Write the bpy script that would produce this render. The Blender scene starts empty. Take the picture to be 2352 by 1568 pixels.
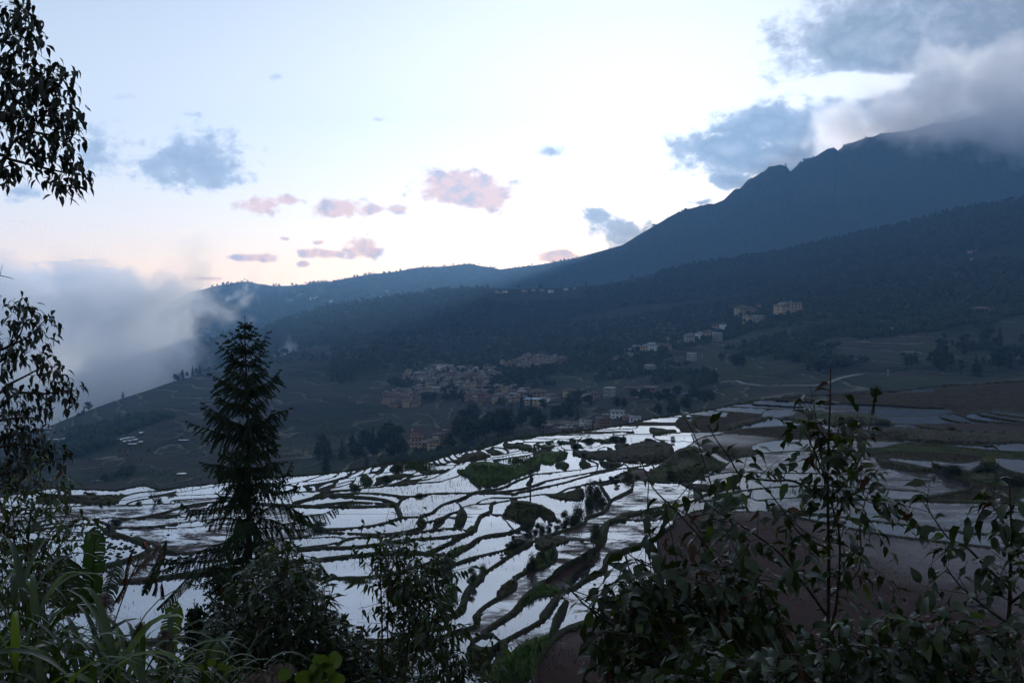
import bpy, math, random
import numpy as np
from mathutils import Vector, Matrix, Euler

random.seed(7)
rng = np.random.default_rng(7)
R = math.radians
scene = bpy.context.scene
col = scene.collection

# ------------------------------------------------------------------ camera
# photo pixels below are counted on a 2352 px wide copy of the photograph
FPX, CX, CY, PITCH = 2258.0, 1176.0, 784.0, R(-3.65)
cam_data = bpy.data.cameras.new("camera")
cam_data.sensor_width = 36.0
cam_data.lens = 36.0 * FPX / 2352.0
cam_data.clip_start = 0.2
cam_data.clip_end = 40000.0
cam = bpy.data.objects.new("camera", cam_data)
cam.location = (0, 0, 0)
cam.rotation_euler = (R(90) + PITCH, 0, 0)
col.objects.link(cam)
scene.camera = cam
cp, sp = math.cos(PITCH), math.sin(PITCH)


def ray(x, y):
    """direction of a photo pixel, scaled so that world y (depth) is 1"""
    x = np.asarray(x, float); y = np.asarray(y, float)
    a = (x - CX) / FPX; b = (y - CY) / FPX
    dy = cp + b * sp
    dz = sp - b * cp
    return a / dy, np.ones_like(dy), dz / dy


def P(x, y, d):
    a, b, c = ray(x, y)
    return Vector((float(a * d), float(d), float(c * d)))


def azel(x, y):
    a, b, c = ray(x, y)
    return math.atan2(float(a), 1.0), math.asin(float(c) / math.sqrt(float(a * a + 1 + c * c)))


# ------------------------------------------------------------------ world, sun, exposure
SUN_AZ, SUN_EL = azel(1650, 478)
scene.view_settings.view_transform = 'Standard'
scene.view_settings.look = 'None'
scene.view_settings.exposure = 0.0
scene.view_settings.gamma = 1.0
scene.view_settings.use_curve_mapping = False
scene.render.engine = 'CYCLES'
cy = scene.cycles
cy.use_denoising = True
try:
    cy.denoiser = 'OPENIMAGEDENOISE'
except Exception:
    pass
cy.max_bounces = 16
cy.diffuse_bounces = 3
cy.glossy_bounces = 3
cy.transmission_bounces = 4
cy.transparent_max_bounces = 8
cy.volume_bounces = 14
cy.volume_max_steps = 256
cy.caustics_reflective = False
cy.caustics_refractive = False
cy.use_adaptive_sampling = True
cy.adaptive_threshold = 0.02


class NT:
    """small helper for writing node trees"""
    def __init__(s, tree):
        s.t = tree; s.n = tree.nodes; s.l = tree.links

    def node(s, typ, **kw):
        nd = s.n.new(typ)
        for k, v in kw.items():
            setattr(nd, k, v)
        return nd

    def put(s, sock, v):
        if v is None:
            return
        if isinstance(v, bpy.types.NodeSocket):
            s.l.new(v, sock)
        elif isinstance(v, (tuple, list)):
            if sock.type == 'RGBA' and len(v) == 3:
                v = (*v, 1.0)
            sock.default_value = v
        else:
            sock.default_value = v

    def math(s, op, a, b=None, c=None, clamp=False):
        nd = s.node('ShaderNodeMath', operation=op, use_clamp=clamp)
        s.put(nd.inputs[0], a); s.put(nd.inputs[1], b); s.put(nd.inputs[2], c)
        return nd.outputs[0]

    def vmath(s, op, a, b=None):
        nd = s.node('ShaderNodeVectorMath', operation=op)
        s.put(nd.inputs[0], a); s.put(nd.inputs[1], b)
        return nd.outputs['Value'] if op in ('LENGTH', 'DOT_PRODUCT') else nd.outputs[0]

    def mix(s, f, a, b):
        nd = s.node('ShaderNodeMix', data_type='RGBA')
        s.put(nd.inputs[0], f); s.put(nd.inputs[6], a); s.put(nd.inputs[7], b)
        return nd.outputs[2]

    def sstep(s, v, lo, hi):
        nd = s.node('ShaderNodeMapRange', interpolation_type='SMOOTHSTEP', clamp=True)
        s.put(nd.inputs[0], v); s.put(nd.inputs[1], lo); s.put(nd.inputs[2], hi)
        return nd.outputs[0]

    def lin(s, v, a, b, c, d):
        nd = s.node('ShaderNodeMapRange', clamp=True)
        for i, q in enumerate((v, a, b, c, d)):
            s.put(nd.inputs[i], q)
        return nd.outputs[0]

    def noise(s, vec, scale, detail=4, rough=0.55, dist=0.0):
        nd = s.node('ShaderNodeTexNoise')
        if vec is not None:
            s.put(nd.inputs['Vector'], vec)
        s.put(nd.inputs['Scale'], scale); s.put(nd.inputs['Detail'], detail)
        s.put(nd.inputs['Roughness'], rough); s.put(nd.inputs['Distortion'], dist)
        return nd.outputs[0]

    def ramp(s, fac, stops):
        nd = s.node('ShaderNodeValToRGB')
        cr = nd.color_ramp
        while len(cr.elements) < len(stops):
            cr.elements.new(0.5)
        for e, (p, c) in zip(cr.elements, stops):
            e.position = p; e.color = (*c, 1.0)
        s.put(nd.inputs[0], fac)
        return nd.outputs[0]


world = bpy.data.worlds.new("World")
scene.world = world
world.use_nodes = True
w = NT(world.node_tree)
w.n.clear()
tc = w.node('ShaderNodeTexCoord')
dirv = tc.outputs['Generated']
sep = w.node('ShaderNodeSeparateXYZ'); w.put(sep.inputs[0], dirv)
az = w.math('ARCTAN2', sep.outputs[0], sep.outputs[1])
el = w.math('ARCSINE', sep.outputs[2])
uv = w.node('ShaderNodeCombineXYZ'); w.put(uv.inputs[0], az); w.put(uv.inputs[1], el)
uv = uv.outputs[0]
sky = w.node('ShaderNodeTexSky', sky_type='NISHITA')
sky.sun_disc = False
sky.sun_elevation = max(SUN_EL, R(1.0))
sky.sun_rotation = SUN_AZ
sky.altitude = 1800
sky.air_density = 1.0
sky.dust_density = 0.6
sky.ozone_density = 1.5
# clear dusk sky: peach near the horizon, pale blue above, deep blue away from the sun
sd = (math.sin(SUN_AZ) * math.cos(SUN_EL), math.cos(SUN_AZ) * math.cos(SUN_EL), math.sin(SUN_EL))
ga0, ge0 = azel(1420, 420)
cosang = w.vmath('DOT_PRODUCT', dirv, (math.sin(ga0) * math.cos(ge0), math.cos(ga0) * math.cos(ge0), math.sin(ge0)))
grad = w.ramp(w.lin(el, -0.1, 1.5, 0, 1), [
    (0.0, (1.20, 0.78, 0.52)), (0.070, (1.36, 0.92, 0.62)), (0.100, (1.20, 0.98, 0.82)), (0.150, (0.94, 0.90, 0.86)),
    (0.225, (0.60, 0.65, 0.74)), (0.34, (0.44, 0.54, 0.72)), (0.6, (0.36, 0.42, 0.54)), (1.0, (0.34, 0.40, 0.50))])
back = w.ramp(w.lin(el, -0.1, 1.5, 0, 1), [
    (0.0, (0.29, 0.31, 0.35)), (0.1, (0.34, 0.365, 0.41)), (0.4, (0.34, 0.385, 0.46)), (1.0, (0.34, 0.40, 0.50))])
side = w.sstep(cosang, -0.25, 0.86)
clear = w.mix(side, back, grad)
glow = w.math('POWER', w.math('MAXIMUM', cosang, 0.0), 16.0)
glowc = w.node('ShaderNodeMix', data_type='RGBA', blend_type='ADD')
w.put(glowc.inputs[0], w.math('MULTIPLY', glow, 0.68)); w.put(glowc.inputs[6], clear); w.put(glowc.inputs[7], (1.0, 0.92, 0.86))
clear = glowc.outputs[2]
nis = w.node('ShaderNodeMix', data_type='RGBA', blend_type='ADD')
w.put(nis.inputs[0], 0.05); w.put(nis.inputs[6], clear); w.put(nis.inputs[7], sky.outputs[0])
clear = nis.outputs[2]


def blobs(lst):
    """largest of several soft ellipses given by photo pixel centre and radii"""
    f = None
    for (x, y, rx, ry, *k) in lst:
        a, e = azel(x, y)
        nd = w.vmath('DIVIDE', w.vmath('SUBTRACT', uv, (a, e, 0)), (rx / FPX, ry / FPX, 1))
        v = w.math('SUBTRACT', k[0] if k else 1.0, w.vmath('LENGTH', nd))
        f = v if f is None else w.math('SMOOTH_MAX', f, v, 0.25)
    return f


wuv = w.vmath('MULTIPLY', uv, (1.0, 1.35, 1.0))
n1 = w.math('SUBTRACT', w.noise(wuv, 22, 7, 0.58, 0.25), 0.5)
n2 = w.math('SUBTRACT', w.noise(wuv, 60, 5, 0.6, 0.3), 0.5)
n3 = w.noise(wuv, 9, 5, 0.55)
nz = w.math('ADD', w.math('MULTIPLY', n1, 2.1), w.math('MULTIPLY', n2, 1.5))
grey = blobs([(442, 375, 122, 60, 1.1), (222, 362, 100, 70, .62), (50, 440, 85, 28, .6), (1263, 347, 36, 17, .95), (1367, 497, 30, 20, 1.05),
              (868, 582, 28, 22, .8), (1450, 535, 120, 48, .8), (640, 175, 50, 26, .2), (692, 268, 34, 20, .16), (870, 275, 90, 20, .14),
              (430, 262, 60, 20, .16), (290, 222, 70, 24, .1), (490, 138, 60, 24, .1), (605, 385, 32, 50, .2), (1490, 343, 18, 10, .5),
              (1610, 465, 60, 16, .6)])
pink = blobs([(598, 472, 60, 24, .8), (655, 460, 58, 18, .7), (785, 480, 66, 28, .9), (855, 480, 40, 18, .7), (915, 480, 40, 13, .7), (1060, 432, 110, 44, 1.0), (1120, 452, 60, 40, .95),
              (590, 592, 60, 12, .75), (738, 582, 75, 13, .75), (838, 572, 58, 30, .8), (695, 606, 20, 8, .75), (733, 556, 18, 8, .65),
              (1285, 590, 80, 20, .8), (655, 548, 18, 6, .6), (470, 640, 60, 6, .6)])
big = blobs([(2030, 92, 190, 98, 1.1), (2290, 110, 300, 170, 1.1), (2210, 260, 280, 90, 1.0), (1950, 292, 240, 52, 1.0), (1745, 292, 120, 46, .95),
             (1680, 345, 140, 42, .9), (1800, 365, 200, 48, .95), (1680, 410, 70, 28, .75), (2420, 330, 320, 170, 1.1), (2700, 120, 400, 300, 1.2),
             (3000, 330, 500, 330, 1.2)])
ga, ge = azel(1990, 192)
gap = w.math('SUBTRACT', 1.0, w.vmath('LENGTH', w.vmath('DIVIDE', w.vmath('SUBTRACT', uv, (ga, ge, 0)), (150 / FPX, 34 / FPX, 1))))
big = w.math('SUBTRACT', big, w.math('MULTIPLY', w.math('MAXIMUM', gap, 0.0), 1.3))
gf = w.math('ADD', w.math('ADD', grey, 0.22), nz)
pf = w.math('ADD', w.math('ADD', pink, 0.22), nz)
bf = w.math('ADD', w.math('ADD', big, 0.32), w.math('MULTIPLY', nz, 0.7))
c_grey = w.ramp(w.math('ADD', w.lin(gf, 0.1, 1.5, 0, 1), w.math('MULTIPLY', n2, 0.5)), [(0, (0.80, 0.86, 0.96)), (0.5, (0.46, 0.50, 0.58)), (1, (0.32, 0.36, 0.45))])
c_pink = w.mix(w.sstep(w.math('ADD', n1, w.math('ADD', 0.5, w.math('MULTIPLY', n2, 0.7))), 0.46, 0.74), (1.30, 0.72, 0.52), (0.50, 0.46, 0.54))
c_big = w.ramp(w.math('ADD', w.lin(bf, 0.0, 1.6, 0, 1), w.math('MULTIPLY', w.math('SUBTRACT', n3, 0.5), 1.4)),
               [(0, (0.85, 0.90, 1.0)), (0.3, (0.50, 0.53, 0.60)), (0.62, (0.26, 0.29, 0.35)), (1, (0.50, 0.52, 0.57))])
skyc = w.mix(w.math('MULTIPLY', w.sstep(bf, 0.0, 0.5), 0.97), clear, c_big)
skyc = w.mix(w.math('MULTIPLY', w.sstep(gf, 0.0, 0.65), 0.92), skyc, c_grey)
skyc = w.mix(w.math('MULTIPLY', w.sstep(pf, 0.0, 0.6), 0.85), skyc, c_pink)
bg = w.node('ShaderNodeBackground')
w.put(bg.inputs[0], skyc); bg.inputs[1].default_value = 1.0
wo = w.node('ShaderNodeOutputWorld')
w.l.new(bg.outputs[0], wo.inputs[0])
world.cycles.sampling_method = 'MANUAL'
world.cycles.sample_map_resolution = 1024

sun = bpy.data.lights.new("sun", 'SUN')
sun.energy = 3.3
sun.angle = R(0.6)
sun.color = (1.0, 0.92, 0.86)
so = bpy.data.objects.new("sun", sun)
so.rotation_euler = Vector((-sd[0], -sd[1], -sd[2])).to_track_quat('-Z', 'Y').to_euler()
so.location = (0, 0, 300)
col.objects.link(so)
so.visible_volume_scatter = True


# ------------------------------------------------------------------ mesh helpers
def link(o, parent=None):
    col.objects.link(o)
    if parent is not None:
        o.parent = parent
    return o


def mesh_np(name, verts, faces, mats=(), mat_idx=None, smooth=False):
    """fast mesh from arrays; faces is (n,3) or (n,4)"""
    me = bpy.data.meshes.new(name)
    verts = np.asarray(verts, np.float32); faces = np.asarray(faces, np.int32)
    n, k = faces.shape
    me.vertices.add(len(verts)); me.vertices.foreach_set('co', verts.ravel())
    me.loops.add(n * k); me.loops.foreach_set('vertex_index', faces.ravel())
    me.polygons.add(n); me.polygons.foreach_set('loop_start', np.arange(n, dtype=np.int32) * k)
    for m in mats:
        me.materials.append(m)
    if mat_idx is not None:
        me.polygons.foreach_set('material_index', np.asarray(mat_idx, np.int32))
    if smooth:
        me.polygons.foreach_set('use_smooth', np.ones(n, bool))
    me.update(calc_edges=True)
    return me


class MB:
    """collects faces, then builds one mesh object"""
    def __init__(s):
        s.v = []; s.f = []; s.m = []

    def add(s, vs, fs, mi=0):
        o = len(s.v)
        s.v.extend([tuple(q) for q in vs])
        s.f.extend([tuple(i + o for i in q) for q in fs])
        s.m.extend([mi] * len(fs))

    def box(s, c, size, rz=0.0, mi=0):
        x, y, z = (q / 2 for q in size)
        ca, sa = math.cos(rz), math.sin(rz)
        vs = []
        for dx, dy, dz in ((-x, -y, -z), (x, -y, -z), (x, y, -z), (-x, y, -z), (-x, -y, z), (x, -y, z), (x, y, z), (-x, y, z)):
            vs.append((c[0] + dx * ca - dy * sa, c[1] + dx * sa + dy * ca, c[2] + dz))
        s.add(vs, [(0, 3, 2, 1), (4, 5, 6, 7), (0, 1, 5, 4), (1, 2, 6, 5), (2, 3, 7, 6), (3, 0, 4, 7)], mi)

    def tube(s, pts, rad, sides=5, mi=0, cap=True):
        pts = [Vector(p) for p in pts]
        n = len(pts)
        rings = []
        ref = Vector((0.31, 0.87, 0.2)).normalized()
        for i, p in enumerate(pts):
            t = (pts[min(i + 1, n - 1)] - pts[max(i - 1, 0)])
            if t.length < 1e-9:
                t = Vector((0, 0, 1))
            t.normalize()
            a = t.cross(ref)
            if a.length < 0.05:
                a = t.cross(Vector((1, 0, 0)))
            a.normalize(); b = t.cross(a)
            r = rad[i] if isinstance(rad, (list, tuple)) else rad
            rings.append([p + a * (r * math.cos(2 * math.pi * k / sides)) + b * (r * math.sin(2 * math.pi * k / sides)) for k in range(sides)])
        vs = [q for rg in rings for q in rg]
        fs = []
        for i in range(n - 1):
            for k in range(sides):
                k2 = (k + 1) % sides
                fs.append((i * sides + k, i * sides + k2, (i + 1) * sides + k2, (i + 1) * sides + k))
        if cap:
            fs.append(tuple(range((n - 1) * sides, n * sides)))
        s.add(vs, fs, mi)

    def mesh(s, name, mats, smooth=False):
        me = bpy.data.meshes.new(name)
        me.from_pydata(s.v, [], s.f)
        for m in (mats if isinstance(mats, (list, tuple)) else [mats]):
            me.materials.append(m)
        if any(s.m):
            me.polygons.foreach_set('material_index', np.array(s.m, np.int32))
        if smooth:
            me.polygons.foreach_set('use_smooth', np.ones(len(s.f), bool))
        me.update()
        return me

    def build(s, name, mats, parent=None, smooth=False, origin=None):
        if origin is not None:
            ox, oy, oz = origin
            s.v = [(a - ox, b - oy, c - oz) for a, b, c in s.v]
        return link(bpy.data.objects.new(name, s.mesh(name, mats, smooth)), parent)


def tag(o, label=None, cat=None, group=None, kind=None):
    if label: o['label'] = label
    if cat: o['category'] = cat
    if group: o['group'] = group
    if kind: o['kind'] = kind
    return o


def thing(name, label, cat, loc=(0, 0, 0), group=None, rz=0.0):
    o = bpy.data.objects.new(name, None)
    o.empty_display_size = 0.2
    o.location = loc
    o.rotation_euler = (0, 0, rz)
    col.objects.link(o)
    return tag(o, label, cat, group)


def dup(root, loc, rz=0.0, scale=None, label=None, group=None, name=None):
    r = root.copy(); col.objects.link(r)
    r.location = loc; r.rotation_euler = (0, 0, rz)
    if scale is not None:
        r.scale = scale if isinstance(scale, (tuple, list)) else (scale, scale, scale)
    if label: r['label'] = label
    if group: r['group'] = group
    for ch in root.children:
        c = ch.copy(); col.objects.link(c); c.parent = r
        for g in ch.children:
            d = g.copy(); col.objects.link(d); d.parent = c
    return r


def hash2(ix, iy, seed):
    h = (ix.astype(np.int64) * 374761393 + iy.astype(np.int64) * 668265263 + seed * 1442695041) & 0x7fffffff
    h = ((h ^ (h >> 13)) * 1274126177) & 0x7fffffff
    return ((h ^ (h >> 16)) & 0xffff) / 65535.0


def vnoise(x, y, seed=0):
    x = np.asarray(x, float); y = np.asarray(y, float)
    ix = np.floor(x); iy = np.floor(y)
    fx = x - ix; fy = y - iy
    fx = fx * fx * (3 - 2 * fx); fy = fy * fy * (3 - 2 * fy)
    a = hash2(ix, iy, seed); b = hash2(ix + 1, iy, seed); c = hash2(ix, iy + 1, seed); d = hash2(ix + 1, iy + 1, seed)
    return (a * (1 - fx) + b * fx) * (1 - fy) + (c * (1 - fx) + d * fx) * fy - 0.5


def fbm(x, y, seed=0, oct=4):
    s = 0; a = 1.0
    for k in range(oct):
        s = s + a * vnoise(x * 2 ** k, y * 2 ** k, seed + k); a *= 0.5
    return s


# ------------------------------------------------------------------ materials
def new_mat(name):
    m = bpy.data.materials.new(name)
    m.use_nodes = True
    t = NT(m.node_tree)
    t.n.clear()
    out = t.node('ShaderNodeOutputMaterial')
    return m, t, out


def pbsdf(t, color, rough=0.8, spec=0.3, normal=None, **kw):
    b = t.node('ShaderNodeBsdfPrincipled')
    t.put(b.inputs['Base Color'], color); t.put(b.inputs['Roughness'], rough)
    t.put(b.inputs['Specular IOR Level'], spec)
    if normal is not None:
        t.put(b.inputs['Normal'], normal)
    return b


def bump(t, h, strength=0.5, dist=0.1):
    b = t.node('ShaderNodeBump')
    t.put(b.inputs['Height'], h); b.inputs['Strength'].default_value = strength; b.inputs['Distance'].default_value = dist
    return b.outputs[0]


def mat_simple(name, c1, c2, scale=3.0, rough=0.85, spec=0.2, bumps=0.0, coord='Object'):
    m, t, out = new_mat(name)
    tcn = t.node('ShaderNodeTexCoord')
    n = t.noise(tcn.outputs[coord], scale, 5, 0.6)
    c = t.mix(t.sstep(n, 0.35, 0.65), c1, c2)
    nm = bump(t, n, bumps, 0.05) if bumps else None
    b = pbsdf(t, c, rough, spec, nm)
    t.l.new(b.outputs[0], out.inputs[0])
    return m


def mat_leaf(name, c1, c2, trans=0.35, rough=0.42, spec=0.5, scale=6.0):
    m, t, out = new_mat(name)
    tcn = t.node('ShaderNodeTexCoord')
    info = t.node('ShaderNodeObjectInfo')
    n = t.noise(tcn.outputs['Object'], scale, 3, 0.6)
    f = t.math('ADD', t.math('MULTIPLY', n, 0.6), t.math('MULTIPLY', info.outputs['Random'], 0.5))
    c = t.mix(t.sstep(f, 0.3, 0.8), c1, c2)
    b = pbsdf(t, c, rough, spec)
    tr = t.node('ShaderNodeBsdfTranslucent')
    t.put(tr.inputs[0], t.mix(0.5, c, (c2[0] * 2.2, c2[1] * 2.2, c2[2] * 0.8)))
    mx = t.node('ShaderNodeMixShader')
    mx.inputs[0].default_value = trans
    t.l.new(b.outputs[0], mx.inputs[1]); t.l.new(tr.outputs[0], mx.inputs[2])
    t.l.new(mx.outputs[0], out.inputs[0])
    return m


def mat_water(name, patch=None, mud=(0.055, 0.032, 0.028), patch_scale=0.25, ripple=False):
    """paddy water: near-mirror, a little ripple; patch = (lo, hi) noise range where mud breaks the surface"""
    m, t, out = new_mat(name)
    g = t.node('ShaderNodeNewGeometry')
    pos = g.outputs['Position']
    rip = t.noise(pos, 0.9, 3, 0.6)
    nm = bump(t, rip, 0.02, 0.05)
    fres = t.node('ShaderNodeLayerWeight'); fres.inputs[0].default_value = 0.5
    refl = t.lin(fres.outputs['Facing'], 0.2, 0.95, 0.06, 0.30) if ripple else t.lin(fres.outputs['Facing'], 0.57, 0.88, 0.34, 0.78)
    refl = t.math('MULTIPLY', refl, t.lin(t.noise(pos, 0.035, 4, 0.6), 0.32, 0.66, 0.70, 1.0))
    gl = t.node('ShaderNodeBsdfGlossy')
    t.put(gl.inputs['Color'], (0.93, 0.96, 1.0)); gl.inputs['Roughness'].default_value = 0.1 if ripple else 0.035
    t.put(gl.inputs['Normal'], nm)
    df = t.node('ShaderNodeBsdfDiffuse')
    t.put(df.inputs[0], (0.05, 0.045, 0.045))
    mx = t.node('ShaderNodeMixShader')
    t.put(mx.inputs[0], refl); t.l.new(df.outputs[0], mx.inputs[1]); t.l.new(gl.outputs[0], mx.inputs[2])
    last = mx.outputs[0]
    if patch:
        st = t.vmath('MULTIPLY', pos, (0.55, 1.0, 1.0))
        n = t.math('ADD', t.noise(st, patch_scale, 6, 0.68, 0.4), t.math('MULTIPLY', t.math('SUBTRACT', t.noise(st, patch_scale * 9, 4, 0.7), 0.5), 0.28))
        nn = t.math('ADD', t.math('MULTIPLY', t.noise(pos, 3.0, 4, 0.7), 0.5), t.math('MULTIPLY', t.sstep(t.noise(pos, 0.22, 5, 0.65), 0.35, 0.65), 0.6))
        mb = pbsdf(t, t.mix(nn, (mud[0] * .6, mud[1] * .6, mud[2] * .6), (mud[0] * 1.3, mud[1] * 1.3, mud[2] * 1.3)), t.lin(t.noise(pos, 0.022, 3), 0.46, 0.6, 0.62, 0.3), t.lin(t.noise(pos, 0.022, 3), 0.48, 0.64, 0.03, 0.13), bump(t, nn, 0.5, 0.1))
        m2 = t.node('ShaderNodeMixShader')
        t.put(m2.inputs[0], t.sstep(n, patch[0], patch[1]))
        t.l.new(last, m2.inputs[1]); t.l.new(mb.outputs[0], m2.inputs[2])
        last = m2.outputs[0]
    t.l.new(last, out.inputs[0])
    return m


M = {}
M['water'] = mat_water('paddy_water')
M['wet'] = mat_water('shallow_paddy', (0.48, 0.66), patch_scale=0.5)
M['mud'] = mat_water('muddy_paddy', (0.22, 0.36), (0.036, 0.017, 0.013), 0.4)
M['ripple'] = mat_water('wind_rippled_paddy', ripple=True)
M['ripple_half'] = mat_water('wind_rippled_muddy_paddy', (0.42, 0.60), (0.042, 0.028, 0.023), 0.33, ripple=True)
M['half'] = mat_water('half_dried_paddy', (0.42, 0.60), (0.042, 0.028, 0.023), 0.33)
M['field'] = mat_simple('green_field', (0.028, 0.034, 0.012), (0.052, 0.058, 0.02), 0.4, 0.95, 0.03, 0.8)
M['soil'] = mat_simple('bare_field', (0.026, 0.019, 0.013), (0.055, 0.042, 0.026), 0.35, 0.95, 0.03, 0.8)
# ------------------------------------------------------------------ rice terraces
# survey of the banks: each entry is one bank centre line read off an enlarged crop of the photograph
REG = {'A': (1200, 2000, 3.357), 'B': (1800, 2000, 3.357), 'C': (1600, 2260, 3.357), 'E': (2200, 2260, 3.357), 'F': (1100, 1740, 3.92),
       'G': (1600, 1700, 3.92), 'H': (2100, 1660, 3.92), 'I': (2300, 1860, 3.357), 'J': (0, 1900, 3.357), 'K': (600, 1900, 3.357),
       'L': (2600, 1500, 2.94), 'M': (3300, 1500, 2.942), 'N': (2700, 1900, 1.685), 'W': (0, 0, 0.57422)}
SRC = 2352.0 / 4096.0


def conv(reg, s):
    x0, y0, k = REG[reg]
    pts = np.array([[float(q) for q in p.split(',')] for p in s.split()])
    return (pts / k + (x0, y0)) * SRC, SRC / k


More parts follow.
